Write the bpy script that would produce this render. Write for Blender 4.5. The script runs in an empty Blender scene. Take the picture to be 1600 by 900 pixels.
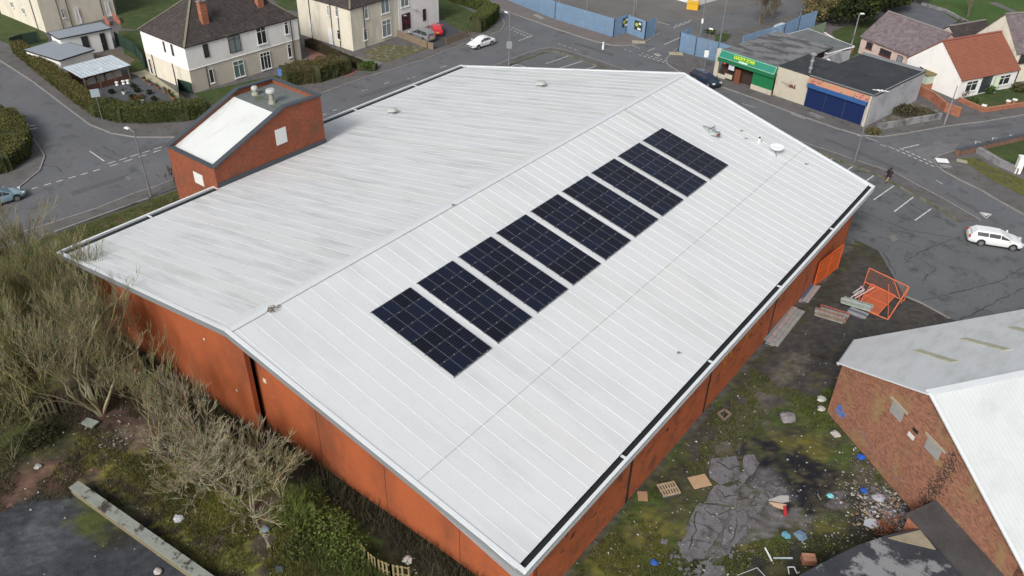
import bpy, bmesh, math, random
import numpy as np
from mathutils import Vector, Matrix
random.seed(7); RNG=np.random.RandomState(7)
SC=bpy.context.scene; COL=SC.collection
# ------------------------------------------------------------------ camera (solved from the photograph)
YAW,PITCH,ROLL,FPX=-0.64661165,0.60913315,0.02726146,1277.43
CH=40.0
def _cam():
    cy,sy,cp,sp=math.cos(YAW),math.sin(YAW),math.cos(PITCH),math.sin(PITCH)
    F=Vector((sy*cp,cy*cp,-sp));R=Vector((cy,-sy,0));U=R.cross(F)
    cr,sr=math.cos(ROLL),math.sin(ROLL)
    return R*cr+U*sr,-R*sr+U*cr,F
CR,CU,CF=_cam(); CP=Vector((0,0,CH))
def ray(px,py): return CF+CR*((px-800)/FPX)-CU*((py-450)/FPX)
def G(px,py,z=0.0):
    d=ray(px,py); t=(z-CH)/d.z; return CP+d*t
def onplane(px,py,p0,n):
    d=ray(px,py); t=(Vector(p0)-CP).dot(n)/d.dot(n); return CP+d*t
cam=bpy.data.cameras.new('camera'); co=bpy.data.objects.new('camera',cam); COL.objects.link(co)
co.matrix_world=Matrix((( CR.x,CU.x,-CF.x,CP.x),(CR.y,CU.y,-CF.y,CP.y),(CR.z,CU.z,-CF.z,CP.z),(0,0,0,1)))
cam.sensor_width=36; cam.lens=36*FPX/1600; cam.clip_end=3000; cam.clip_start=.1
SC.camera=co
# ------------------------------------------------------------------ tagging
def tag(o,label=None,cat=None,group=None,kind=None):
    if label:o['label']=label
    if cat:o['category']=cat
    if group:o['group']=group
    if kind:o['kind']=kind
    return o
def thing(name,label,cat,loc,group=None,rz=0):
    o=bpy.data.objects.new(name,None); COL.objects.link(o); o.location=Vector(loc); o.rotation_euler.z=rz
    o.empty_display_size=.3
    return tag(o,label,cat,group)
# ------------------------------------------------------------------ materials
MATS={}
def nodes(m):
    m.use_nodes=True; nt=m.node_tree; return nt,nt.nodes,nt.links
def M(name,col,rough=.8,var=.15,scale=.8,bump=.15,bscale=14,metal=0,spec=.3,fine=.1,stretch=None,course=None,stripe=None,brick=None,bdir=(1,1),bc=1.0,cell=.36,dirt=None,attr=False,trans=0):
    if name in MATS: return MATS[name]
    m=bpy.data.materials.new(name); MATS[name]=m
    nt,N,L=nodes(m); b=N['Principled BSDF']
    b.inputs['Roughness'].default_value=rough; b.inputs['Metallic'].default_value=metal
    b.inputs['Specular IOR Level'].default_value=spec
    geo=N.new('ShaderNodeNewGeometry'); pos=geo.outputs['Position']
    def math_(op,a,bb=None,cl=False):
        n=N.new('ShaderNodeMath'); n.operation=op; n.use_clamp=cl
        for i,v in enumerate((a,bb)):
            if v is None: continue
            if isinstance(v,(int,float)): n.inputs[i].default_value=v
            else: L.new(v,n.inputs[i])
        return n.outputs[0]
    def noise(sc,det=4,vec=None,rough_=.6):
        n=N.new('ShaderNodeTexNoise'); n.inputs['Scale'].default_value=sc; n.inputs['Detail'].default_value=det; n.inputs['Roughness'].default_value=rough_
        L.new(vec or pos,n.inputs['Vector']); return n.outputs['Fac']
    vec=None
    if stretch:
        mp=N.new('ShaderNodeMapping'); mp.inputs['Scale'].default_value=stretch; L.new(pos,mp.inputs['Vector']); vec=mp.outputs[0]
    if attr:
        at=N.new('ShaderNodeAttribute'); at.attribute_name='Col'; c0=at.outputs['Color']
    else:
        rg=N.new('ShaderNodeRGB'); rg.outputs[0].default_value=(*col,1); c0=rg.outputs[0]
    f1=noise(scale,5,vec); f2=noise(scale*14,3)
    k=math_('ADD',math_('MULTIPLY',math_('SUBTRACT',f1,.5),var*4),math_('MULTIPLY',math_('SUBTRACT',f2,.5),fine*4))
    k=math_('ADD',k,1.0)
    sep=N.new('ShaderNodeSeparateXYZ'); L.new(pos,sep.inputs[0])
    h=noise(bscale,3)
    if course:   # horizontal courses on a pitched roof
        fr=math_('FRACT',math_('DIVIDE',sep.outputs[2],course))
        ln=math_('LESS_THAN',fr,.22)
        k=math_('MULTIPLY',k,math_('SUBTRACT',1.0,math_('MULTIPLY',ln,.35)))
        vr=N.new('ShaderNodeTexVoronoi'); vr.inputs['Scale'].default_value=3.2; L.new(pos,vr.inputs['Vector'])
        s2=N.new('ShaderNodeSeparateColor'); L.new(vr.outputs['Color'],s2.inputs[0])
        k=math_('MULTIPLY',k,math_('ADD',1-cell/2,math_('MULTIPLY',s2.outputs[0],cell)))
        h=math_('ADD',math_('MULTIPLY',fr,.8),math_('MULTIPLY',h,.3))
    if stripe:   # (dx,dy,period,width,strength)
        dx,dy,pe,wd,st=stripe
        s=math_('ADD',math_('MULTIPLY',sep.outputs[0],dx),math_('MULTIPLY',sep.outputs[1],dy))
        fr=math_('FRACT',math_('DIVIDE',s,pe)); ln=math_('LESS_THAN',fr,wd)
        k=math_('MULTIPLY',k,math_('SUBTRACT',1.0,math_('MULTIPLY',ln,st)))
    if brick:
        bt=N.new('ShaderNodeTexBrick'); bt.inputs['Scale'].default_value=1.0
        bt.inputs['Brick Width'].default_value=.225;bt.inputs['Row Height'].default_value=.075;bt.inputs['Mortar Size'].default_value=.008
        bt.inputs['Color1'].default_value=(1-.38*bc,1-.38*bc,1-.38*bc,1);bt.inputs['Color2'].default_value=(1+.3*bc,1+.2*bc,1+.2*bc,1);bt.inputs['Mortar'].default_value=(brick,brick,brick,1)
        cb=N.new('ShaderNodeCombineXYZ'); L.new(math_('ADD',math_('MULTIPLY',sep.outputs[0],bdir[0]),math_('MULTIPLY',sep.outputs[1],bdir[1])),cb.inputs[0]); L.new(sep.outputs[2],cb.inputs[1]); L.new(cb.outputs[0],bt.inputs['Vector'])
    mx=N.new('ShaderNodeMix'); mx.data_type='RGBA'; mx.blend_type='MULTIPLY'; mx.inputs[0].default_value=1
    L.new(c0,mx.inputs[6]); cc=N.new('ShaderNodeCombineColor')
    for i in range(3): L.new(k,cc.inputs[i])
    L.new(cc.outputs[0],mx.inputs[7]); out=mx.outputs[2]
    if brick:
        m2=N.new('ShaderNodeMix'); m2.data_type='RGBA'; m2.blend_type='MULTIPLY'; m2.inputs[0].default_value=1
        L.new(out,m2.inputs[6]); L.new(bt.outputs['Color'],m2.inputs[7]); out=m2.outputs[2]
    if dirt:     # (colour, scale, low, high, stretch vector or None)
        dc,ds,lo,hi,dst=dirt
        v=None
        if dst:
            mp=N.new('ShaderNodeMapping'); mp.inputs['Scale'].default_value=dst; L.new(pos,mp.inputs['Vector']); v=mp.outputs[0]
        dn=noise(ds,7,v,.68); mr=N.new('ShaderNodeMapRange'); L.new(dn,mr.inputs[0]); mr.inputs[1].default_value=lo; mr.inputs[2].default_value=hi
        m3=N.new('ShaderNodeMix'); m3.data_type='RGBA'; L.new(mr.outputs[0],m3.inputs[0]); L.new(out,m3.inputs[6]); m3.inputs[7].default_value=(*dc,1); out=m3.outputs[2]
    L.new(out,b.inputs['Base Color'])
    if bump:
        bp=N.new('ShaderNodeBump'); bp.inputs['Strength'].default_value=bump; bp.inputs['Distance'].default_value=.05; L.new(h,bp.inputs['Height']); L.new(bp.outputs[0],b.inputs['Normal'])
    if trans:
        tr=N.new('ShaderNodeBsdfTranslucent'); L.new(out,tr.inputs[0]); ms=N.new('ShaderNodeMixShader'); ms.inputs[0].default_value=trans
        L.new(b.outputs[0],ms.inputs[1]); L.new(tr.outputs[0],ms.inputs[2]); L.new(ms.outputs[0],N['Material Output'].inputs[0])
    return m
def simple(name,col,rough=.5,metal=0,spec=.5,coat=0):
    if name in MATS: return MATS[name]
    m=M(name,col,rough=rough,metal=metal,spec=spec,var=.04,fine=.03,bump=0)
    if coat: m.node_tree.nodes['Principled BSDF'].inputs['Coat Weight'].default_value=coat
    return m
# ------------------------------------------------------------------ mesh builder
class MB:
    def __init__(s): s.v=[];s.f=[];s.m=[];s.c=[];s.uv=None;s.cuts=[]
    def cut(s): s.cuts.append(len(s.f)); return s
    def add(s,vs,fs,mi=0,col=None):
        o=len(s.v); s.v.extend([tuple(v) for v in vs]); s.f.extend([tuple(i+o for i in f) for f in fs]); s.m.extend([mi]*len(fs)); s.c.extend([col]*len(fs)); return s
    def box(s,c,size,rz=0,mi=0,axes=None,col=None):
        hx,hy,hz=size[0]/2,size[1]/2,size[2]/2; c=Vector(c)
        if axes is None:
            axes=(Vector((math.cos(rz),math.sin(rz),0)),Vector((-math.sin(rz),math.cos(rz),0)),Vector((0,0,1)))
        X,Y,Z=axes
        vs=[c+X*(hx*a)+Y*(hy*b)+Z*(hz*d) for d in (-1,1) for a,b in ((-1,-1),(1,-1),(1,1),(-1,1))]
        return s.add(vs,[(3,2,1,0),(4,5,6,7),(0,1,5,4),(1,2,6,5),(2,3,7,6),(3,0,4,7)],mi,col)
    def bar(s,p,q,w,h,mi=0,up=(0,0,1),col=None):
        p,q=Vector(p),Vector(q); d=q-p; L=d.length
        if L<1e-6: return s
        X=d/L; U=Vector(up)
        if abs(X.dot(U))>.98: U=Vector((1,0,0))
        Y=U.cross(X).normalized(); Z=X.cross(Y)
        return s.box((p+q)/2,(L,w,h),axes=(X,Y,Z),mi=mi,col=col)
    def tube(s,p,q,r0,r1=None,n=8,mi=0,cap=True,col=None):
        p,q=Vector(p),Vector(q); r1=r0 if r1 is None else r1; d=(q-p)
        if d.length<1e-6:return s
        X=d.normalized(); U=Vector((0,0,1)) if abs(X.z)<.9 else Vector((1,0,0)); A=X.cross(U).normalized(); B=X.cross(A)
        vs=[];
        for c,r in ((p,r0),(q,r1)):
            for i in range(n):
                t=2*math.pi*i/n; vs.append(c+A*(r*math.cos(t))+B*(r*math.sin(t)))
        fs=[(i,i+n,(i+1)%n+n,(i+1)%n) for i in range(n)]
        if cap: fs+= [tuple(range(n)),tuple(range(2*n-1,n-1,-1))]
        return s.add(vs,fs,mi,col)
    def lathe(s,c,prof,n=16,mi=0,col=None):
        c=Vector(c); vs=[]
        for r,z in prof:
            for i in range(n):
                t=2*math.pi*i/n; vs.append(c+Vector((r*math.cos(t),r*math.sin(t),z)))
        fs=[]
        for k in range(len(prof)-1):
            for i in range(n): fs.append((k*n+i,k*n+(i+1)%n,(k+1)*n+(i+1)%n,(k+1)*n+i))
        fs.append(tuple(range(n-1,-1,-1))); fs.append(tuple(range((len(prof)-1)*n,len(prof)*n)))
        return s.add(vs,fs,mi,col)
    def prism(s,poly,z0,z1,mi=0,side=None,col=None):
        P=[Vector((p[0],p[1],0)) for p in poly]
        ar=sum(P[i].x*P[(i+1)%len(P)].y-P[(i+1)%len(P)].x*P[i].y for i in range(len(P)))
        if ar<0:P=P[::-1]
        n=len(P)
        tri=_tess(P)
        if z1-z0>1e-5:
            vs=[Vector((p.x,p.y,z0)) for p in P]+[Vector((p.x,p.y,z1)) for p in P]
            s.add(vs,[tuple(i+n for i in t) for t in tri],mi,col)
            s.add(vs,[(i,(i+1)%n,(i+1)%n+n,i+n) for i in range(n)],mi if side is None else side,col)
        else: s.add([Vector((p.x,p.y,z1)) for p in P],tri,mi,col)
        return s
    def build(s,name,mat,parent=None,smooth=False,loc=None,local=False):
        if s.cuts:
            b=[0]+[c for c in s.cuts if 0<c<len(s.f)]+[len(s.f)]; out=None
            for i,j in zip(b[:-1],b[1:]):
                if i==j: continue
                q=MB(); fs=s.f[i:j]; ids=sorted({k for f in fs for k in f}); mp={k:n for n,k in enumerate(ids)}
                q.v=[s.v[k] for k in ids]; q.f=[tuple(mp[k] for k in f) for f in fs]; q.m=s.m[i:j]; q.c=s.c[i:j]; out=q.build(name,mat,parent,smooth,loc,local)
            return out
        me=bpy.data.meshes.new(name)
        vs=s.v
        off=None
        if parent is not None and not local:
            inv=world(parent).inverted(); vs=[tuple(inv@Vector(v)) for v in vs]
        elif loc is not None:
            L0=Vector(loc); vs=[tuple(Vector(v)-L0) for v in vs]
        me.from_pydata(vs,[],s.f)
        mats=mat if isinstance(mat,(list,tuple)) else [mat]
        for m in mats: me.materials.append(m)
        me.polygons.foreach_set('material_index',s.m)
        if any(c is not None for c in s.c):
            at=me.color_attributes.new('Col','FLOAT_COLOR','CORNER'); arr=[]
            for f,c in zip(s.f,s.c):
                c=c or (.5,.5,.5); arr.extend([c[0],c[1],c[2],1]*len(f))
            at.data.foreach_set('color',arr)
        if smooth: me.polygons.foreach_set('use_smooth',[True]*len(me.polygons))
        me.update()
        o=bpy.data.objects.new(name,me); COL.objects.link(o)
        if parent is not None: o.parent=parent
        elif loc is not None: o.location=Vector(loc)
        return o
def world(o):
    m=Matrix.LocRotScale(o.location,o.rotation_euler,o.scale)
    return world(o.parent)@m if o.parent else m
def _tess(P):
    from mathutils.geometry import tessellate_polygon
    t=tessellate_polygon([P]); out=[]
    for a,b,c in t:
        cr=(P[b].x-P[a].x)*(P[c].y-P[a].y)-(P[b].y-P[a].y)*(P[c].x-P[a].x)
        out.append((a,b,c) if cr>0 else (c,b,a))
    return out
def struct(name,mb,mat,**k): return tag(mb.build(name,mat,**k),kind='structure')
def gp(pts,z=0): return [G(x,y,z) for x,y in pts]
def arr_mesh(name,verts,faces_n,nper,mat,cols=None,parent=None):
    """verts (N,3) numpy, consecutive polygons of nper verts; cols (P,3)"""
    me=bpy.data.meshes.new(name); N=len(verts); P=N//nper
    me.vertices.add(N); me.vertices.foreach_set('co',np.asarray(verts,dtype=np.float32).ravel())
    me.loops.add(N); me.loops.foreach_set('vertex_index',np.arange(N,dtype=np.int32))
    me.polygons.add(P); me.polygons.foreach_set('loop_start',np.arange(0,N,nper,dtype=np.int32))
    try: me.polygons.foreach_set('loop_total',np.full(P,nper,dtype=np.int32))
    except Exception: pass
    me.update(calc_edges=True)
    if cols is not None:
        at=me.color_attributes.new('Col','FLOAT_COLOR','CORNER'); c=np.ones((P,nper,4),dtype=np.float32); c[:,:,:3]=np.asarray(cols)[:,None,:]; at.data.foreach_set('color',c.ravel())
    me.materials.append(mat); me.validate()
    o=bpy.data.objects.new(name,me); COL.objects.link(o)
    if parent is not None: o.parent=parent
    return o
# numpy noise
def vnoise(x,y,seed=0):
    xi=np.floor(x).astype(np.int64); yi=np.floor(y).astype(np.int64); fx=x-xi; fy=y-yi
    def h(a,b):
        n=(a*374761393+b*668265263+seed*974634777)&0x7fffffff; n=((n^(n>>13))*1274126177)&0x7fffffff; return ((n^(n>>16))&0xffff)/65535.0
    fx=fx*fx*(3-2*fx); fy=fy*fy*(3-2*fy)
    return (h(xi,yi)*(1-fx)+h(xi+1,yi)*fx)*(1-fy)+(h(xi,yi+1)*(1-fx)+h(xi+1,yi+1)*fx)*fy
def fbm(x,y,o=4,seed=0):
    s=0;a=.5
    for i in range(o): s=s+a*vnoise(x*2**i,y*2**i,seed+i*17); a*=.5
    return s/(1-.5**o)
def inpoly(x,y,poly):
    c=np.zeros(x.shape,bool); n=len(poly)
    for i in range(n):
        x0,y0=poly[i][0],poly[i][1]; x1,y1=poly[i-1][0],poly[i-1][1]
        if y0==y1: continue
        c^=((y0>y)!=(y1>y))&(x<(x1-x0)*(y-y0)/(y1-y0)+x0)
    return c
def segdist(x,y,a,b):
    ax,ay,bx,by=a[0],a[1],b[0],b[1]; dx,dy=bx-ax,by-ay; t=np.clip(((x-ax)*dx+(y-ay)*dy)/(dx*dx+dy*dy+1e-9),0,1)
    return np.hypot(x-ax-t*dx,y-ay-t*dy)
# common materials
m_asph=M('worn_asphalt',(.125,.128,.136),rough=.88,var=.16,scale=.25,fine=.1,bump=.12,bscale=30,dirt=((.085,.088,.093),.5,.52,.66,None))
m_asph2=M('car_park_asphalt',(.115,.121,.125),rough=.88,var=.14,scale=.3,fine=.12,bump=.15,bscale=25,dirt=((.06,.064,.068),.55,.53,.68,None))
m_asph3=M('yard_asphalt',(.13,.125,.12),rough=.88,var=.16,scale=.2,fine=.1,bump=.12,bscale=25)
m_pave=M('pavement_tarmac',(.118,.112,.112),rough=.9,var=.16,scale=.5,fine=.14,bump=.15,bscale=30,dirt=((.085,.08,.072),.8,.5,.65,None))
m_kerb=M('kerb_concrete',(.24,.235,.225),rough=.9,var=.2,scale=1.2,fine=.1,bump=.1)
m_conc=M('weathered_concrete',(.24,.235,.24),rough=.9,var=.2,scale=.7,fine=.15,bump=.3,dirt=((.09,.09,.085),.9,.5,.65,None))
m_paint=M('road_paint',(.62,.62,.6),rough=.8,var=.1,scale=2,fine=.2,bump=0,dirt=((.2,.2,.2),6,.5,.62,None))
m_grass=M('lawn_grass',(.043,.068,.018),rough=.95,var=.3,scale=.5,fine=.35,bump=.6,bscale=9,dirt=((.085,.08,.035),.6,.5,.66,None))
m_grass2=M('field_grass',(.045,.09,.018),rough=.95,var=.2,scale=.2,fine=.2,bump=.5,bscale=7,dirt=((.1,.1,.035),.25,.55,.68,None))
m_leaf=M('leaf_clumps',(.1,.1,.04),rough=.75,var=.15,scale=.6,fine=.2,bump=0,attr=True,trans=.15,spec=.2)
m_white=M('white_render',(.80,.79,.76),rough=.85,var=.04,scale=.8,fine=.04,bump=.15,bscale=40,dirt=((.68,.67,.63),.7,.5,.8,(1,1,.25)))
m_cream=M('cream_render',(.68,.63,.52),rough=.88,var=.06,scale=.8,fine=.05,bump=.15,bscale=40,dirt=((.47,.44,.37),.7,.5,.75,(1,1,.25)))
m_dash=M('grey_roughcast',(.52,.475,.40),rough=.92,var=.08,scale=.7,fine=.1,bump=.3,bscale=40)
m_pink=M('pink_roughcast',(.56,.44,.39),rough=.92,var=.07,scale=.7,fine=.1,bump=.3,bscale=40)
m_slate=M('brown_roof_tile',(.055,.046,.044),rough=.85,var=.25,scale=.9,fine=.15,bump=.5,course=.2,dirt=((.09,.085,.065),1.6,.56,.7,None))
m_slate2=M('purple_slate',(.16,.125,.135),rough=.8,var=.2,scale=.8,fine=.15,bump=.4,course=.16,dirt=((.21,.19,.19),1.5,.5,.7,None))
m_redtile=M('red_pantile',(.26,.095,.06),rough=.75,var=.1,scale=.8,fine=.08,bump=.6,course=.22,cell=.06)
m_felt=M('dark_roof_felt',(.035,.039,.044),rough=.85,var=.25,scale=.4,fine=.12,bump=.2,dirt=((.065,.065,.07),.7,.55,.68,None))
m_greyroof=M('grey_sheet_roof',(.25,.28,.31),rough=.6,var=.06,scale=.6,fine=.05,bump=.05)
m_black=simple('black_trim',(.02,.02,.022),.5)
m_dglass=simple('window_glass',(.03,.035,.04),.08,0,.8)
m_blind=simple('curtained_glass',(.2,.24,.25),.15,0,.7)
m_upvc=simple('white_upvc',(.78,.78,.76),.4)
m_brownf=simple('brown_window_frame',(.06,.035,.025),.5)
m_redf=simple('dark_red_frame',(.13,.03,.03),.5)
m_redb=M('red_brick',(.36,.15,.09),rough=.9,var=.15,scale=1,fine=.1,bump=.3,brick=.8)
m_steel=simple('galvanised_steel',(.33,.34,.35),.45,.6)
m_wood=M('weathered_timber',(.22,.17,.12),rough=.85,var=.2,scale=2,fine=.2,bump=.2)
m_wood2=M('pale_timber',(.38,.29,.19),rough=.85,var=.15,scale=2,fine=.15,bump=.2)
m_bluef=M('blue_painted_steel',(.19,.31,.46),rough=.5,var=.12,scale=1,fine=.08,bump=0,dirt=((.22,.3,.4),1.5,.5,.7,None))
# ================================================================== GROUND
def g2(px,py): v=G(px,py); return (v.x,v.y)
def axis(lo,f0,f1,hi,st):
    a=list(np.arange(f0,f1+1e-6,st)); s=st; x=f0; L=[]
    while x>lo: s=min(s*1.35,25); x-=s; L.append(x)
    R=[]; s=st; x=a[-1]
    while x<hi: s=min(s*1.35,25); x+=s; R.append(x)
    return np.array(L[::-1]+a+R)
gx=axis(-420,-78,12,260,.28); gy=axis(-120,3,77,620,.28)
X,Y=np.meshgrid(gx,gy); X=X.ravel(); Y=Y.ravel()
n1=fbm(X*.35,Y*.35,4,1); n2=fbm(X*1.3,Y*1.3,4,9); n3=fbm(X*.12,Y*.12,3,21); n4=vnoise(X*4.1,Y*4.1,33); n5=fbm(X*2.6,Y*2.6,3,71)
def C3(*c): return np.array(c)
col=np.zeros((len(X),3))+C3(.075,.085,.035)
def blend(c,w): 
    global col
    w=np.clip(w,0,1)[:,None]; col=col*(1-w)+np.asarray(c)*w
blend(C3(.065,.11,.025),(n1-.45)*4)                      # general grass
left=inpoly(X,Y,[(-80,3),(-14,3),(-14,22.5),(-58,22.5),(-58,30),(-80,22)])|((X<-50)&(Y<24)&(X>-90))|((Y<22)&(X<-14))
blend(C3(.045,.038,.024),left*1.0)
blend(C3(.075,.058,.04),left*(n1-.42)*6)
blend(C3(.05,.055,.02),left*(n2-.5)*5)
blend(C3(.07,.08,.02),left*(n3-.5)*5)
def blob(px,py,r,c,s=1.0,ry=None,soft=.5,seed=0):
    cx,cy=g2(px,py); d=np.hypot((X-cx)/r,(Y-cy)/(ry or r)); nn=fbm(X*.9+seed,Y*.9,4,seed+5)
    blend(c,(1-d+(nn-.5)*1.5+(n5-.5)*.9)/(soft*.7)*s)
def strip(pts,w,c,s=1.0,soft=.5,seed=3):
    P=[g2(*p) for p in pts]; d=np.full(X.shape,1e9)
    for a,b in zip(P[:-1],P[1:]): d=np.minimum(d,segdist(X,Y,a,b))
    nn=fbm(X*.9+seed,Y*.9,4,seed); blend(c,(1-d/w+(nn-.5)*1.5+(n5-.5)*.9)/(soft*.7)*s)
def polyc(pts,c,soft_noise=.6,s=1.0,seed=8):
    P=[g2(*p) for p in pts]; dx=(fbm(X*.8,Y*.8,3,seed)-.5)*soft_noise*4; dy=(fbm(X*.8+9,Y*.8,3,seed+1)-.5)*soft_noise*4
    blend(c,inpoly(X+dx,Y+dy,P)*s)
MOSS=C3(.14,.13,.03);GRN=C3(.055,.08,.02);DK=C3(.028,.026,.02);BRN=C3(.10,.08,.055);ASP=C3(.04,.043,.05);RED=C3(.13,.075,.055)
# --- scrub on the left
polyc([(-200,845),(60,775),(150,765),(215,800),(330,910),(-200,1100)],ASP,.5)
blob(60,850,3.2,C3(.07,.075,.085),.5); blob(190,830,1.6,DK,.6); blob(160,800,2.0,C3(.06,.07,.02),.6)
strip([(-60,800),(60,745),(190,725)],1.3,RED,.8)
strip([(160,705),(235,730),(300,775),(380,790)],2.3,MOSS*1.15,1.1); strip([(300,800),(370,850),(450,905)],2.2,C3(.16,.17,.035),1.1); strip([(250,660),(330,700),(420,760)],1.3,C3(.09,.10,.03),.8)
strip([(470,780),(520,830),(570,900)],1.7,C3(.09,.15,.03),.95); blob(60,600,2.5,C3(.09,.085,.03),.7); blob(20,610,2,MOSS*.8,.6)
strip([(110,620),(200,650),(270,690)],2.0,C3(.07,.045,.035),.8); blob(200,690,1.6,BRN*1.3,.6)
strip([(420,790),(330,840),(300,800)],1.2,BRN,.6); blob(440,860,2,C3(.06,.05,.035),.8)
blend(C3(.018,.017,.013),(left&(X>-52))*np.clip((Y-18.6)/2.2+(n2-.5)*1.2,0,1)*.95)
# --- yard on the right
yard=(X>-14.9)&(X<14)&(Y>18)&(Y<77)
blend(C3(.05,.048,.032),yard*1.0); blend(C3(.06,.065,.025),yard*(n1-.45)*5); blend(C3(.045,.04,.03),yard*(n2-.52)*5)
for a in [(1040,700,2.6),(1000,800,3),(950,860,3),(1230,640,2.2),(1290,660,2.4),(1330,720,2),(1200,710,1.3),(1300,600,1.6),(1060,860,2.5),(1130,620,1.6),(1150,665,1.3),(1310,830,1.6),(1200,850,1.5)]:
    blob(a[0],a[1],a[2],GRN,.9,seed=a[0])
for a in [(1010,830,2),(960,880,2),(1080,840,1.3),(1270,700,1.6),(1225,690,1.2),(1280,835,1.8),(1180,850,1.5)]: blob(a[0],a[1],a[2],MOSS*.85,.7,seed=a[1])
polyc([(1270,480),(1345,400),(1420,440),(1560,520),(1400,560),(1335,540),(1318,600),(1270,620),(1200,640),(1150,690),(1110,740),(1080,700),(1160,600),(1215,540)],C3(.06,.055,.052),.35)
strip([(1380,500),(1290,540),(1240,575)],2.0,C3(.045,.043,.043),.8); strip([(1250,560),(1200,610),(1160,660),(1130,720)],1.3,C3(.11,.1,.09),.6,seed=12)
strip([(1300,440),(1275,470),(1300,420)],1.2,C3(.04,.04,.03),.7); blob(1265,425,1.0,GRN,.5); blob(1335,378,.9,MOSS*.7,.7)
blob(1285,560,1.2,DK,.7); blob(1195,590,1.0,DK,.5)
strip([(1355,520),(1280,575)],.7,C3(.035,.035,.035),.5)
blob(1235,740,3.8,C3(.012,.013,.018),1.4,ry=3.0,seed=44); blob(1200,760,1.8,C3(.10,.10,.11),.55); blob(1265,745,1.6,C3(.012,.012,.016),.9)
polyc([(1170,740),(1230,800),(1310,790),(1330,770),(1290,790),(1225,835),(1160,850),(1080,880),(1060,860)],C3(.15,.145,.15),.5,.8,31)
strip([(1180,885),(1260,860),(1340,830),(1400,800)],1.3,C3(.03,.028,.022),.9,seed=5); blob(1360,745,2.0,C3(.09,.08,.06),.6); blob(1395,800,1.6,C3(.08,.06,.045),.8)
blob(1085,885,.7,C3(.012,.014,.02),.9)
strip([(1330,372),(1200,525),(1100,632),(968,775),(830,935)],.75,C3(.10,.10,.095),.8,seed=61)
# verge strip between street and hall
blend(GRN*.9,((X<-57)&(X>-90)&(Y>20)&(Y<36))*1.0); blend(MOSS*.7,((X<-57)&(X>-90)&(Y>20)&(Y<36))*(n1-.5)*5); blend(BRN*.6,((X<-57)&(X>-90)&(Y>20)&(Y<36))*(n2-.55)*5)
blend(C3(.045,.04,.03),yard*np.clip((n5-.56)*9,0,.75)); blend(C3(.10,.10,.035),(yard&(Y<52))*np.clip((fbm(X*1.9+7,Y*1.9,3,91)-.6)*9,0,.4))
col*= (.7+.6*n4)[:,None]*(0.75+.5*n5)[:,None]
Z=(n2-.5)*.08*((X>-78)&(X<12)&(Y>3)&(Y<77))
me=bpy.data.meshes.new('ground'); nx,ny=len(gx),len(gy)
me.vertices.add(nx*ny); me.vertices.foreach_set('co',np.stack([X,Y,Z-.03],1).astype(np.float32).ravel())
ii=np.arange(nx*ny).reshape(ny,nx); q=np.stack([ii[:-1,:-1],ii[:-1,1:],ii[1:,1:],ii[1:,:-1]],-1).reshape(-1,4)
me.loops.add(q.size); me.loops.foreach_set('vertex_index',q.ravel().astype(np.int32)); me.polygons.add(len(q)); me.polygons.foreach_set('loop_start',np.arange(0,q.size,4,dtype=np.int32))
me.update(calc_edges=True)
at=me.color_attributes.new('Col','FLOAT_COLOR','POINT'); cc=np.ones((nx*ny,4),np.float32); cc[:,:3]=np.clip(col,.005,1); at.data.foreach_set('color',cc.ravel())
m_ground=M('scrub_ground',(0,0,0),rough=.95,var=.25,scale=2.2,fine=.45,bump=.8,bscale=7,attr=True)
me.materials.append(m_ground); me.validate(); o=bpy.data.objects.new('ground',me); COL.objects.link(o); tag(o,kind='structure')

# ================================================================== ROADS
def xy(v): return (v[0],v[1])
mb=MB()
P=[G(-500,520),G(-200,440),G(60,378),G(88,367),G(200,327),G(292,292)]
P=[xy(p) for p in P]+[(-57.5,36),(-57.5,72),(-14,72)]+[xy(G(*p)) for p in [(1332,372),(1372,384),(1400,410),(1440,470),(1482,497),(1560,470),(1750,470),(1900,350),(2000,150),(1900,-60),(1500,-150),(1000,-180),(300,-150),(-300,-120),(-700,100),(-700,300)]]
mb.prism(P,.004,.004); struct('road',mb,m_asph)
mb=MB(); P=[xy(G(*p)) for p in [(1275,240),(1360,270),(1400,290),(1450,317),(1500,347),(1530,352),(1620,420),(1700,455),(1700,560),(1560,520),(1484,498),(1440,474),(1412,462),(1398,436),(1372,392),(1332,372)]]+[(-24,78)]
mb.prism(P,.009,.009); 
P=[xy(G(*p)) for p in [(794,103),(830,90),(855,81),(871,82),(894,89),(943,107),(1000,130),(1080,165),(900,170),(760,140)]]; mb.prism(P,.009,.009)
struct('car_park',mb,m_asph2)
mb=MB(); P=[xy(G(*p)) for p in [(780,-4),(867,27),(958,50),(980,47),(1022,48),(1040,30),(1087,34),(1106,29),(1205,-2),(1300,-60),(1000,-100),(700,-60)]]; mb.prism(P,.008,.008); struct('yard_asphalt',mb,m_asph3)
def pave(name,pts,mat,z=.1,kerb=None,extra=None,km=None):
    mb=MB(); mb.prism([xy(G(*p)) for p in pts],-.05,z); o=struct(name,mb,mat)
    if kerb:
        kb=MB()
        for a,b in zip(kerb[:-1],kerb[1:]):
            A,B=G(*a),G(*b); A.z=B.z=z-.045; d=(B-A).normalized()*.05; kb.bar(A-d,B+d,.15,.11)
        struct('kerb',kb,km or m_kerb)
    return o
k1=[(-300,-40),(-60,52),(0,95),(50,127),(100,165),(140,195),(175,209),(212,215),(275,215),(340,206),(400,186),(500,147),(575,120),(662,94),(712,74),(755,58),(782,49),(789,38),(783,27),(770,17),(740,5),(690,-14),(600,-50)]
pave('pavement',k1+[(400,-120),(-300,-150)],m_pave,.1,k1)
k3=[(660,-40),(780,14),(867,45),(929,65),(955,71),(975,72),(992,70),(1008,66),(1022,58),(1032,52)]
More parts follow.
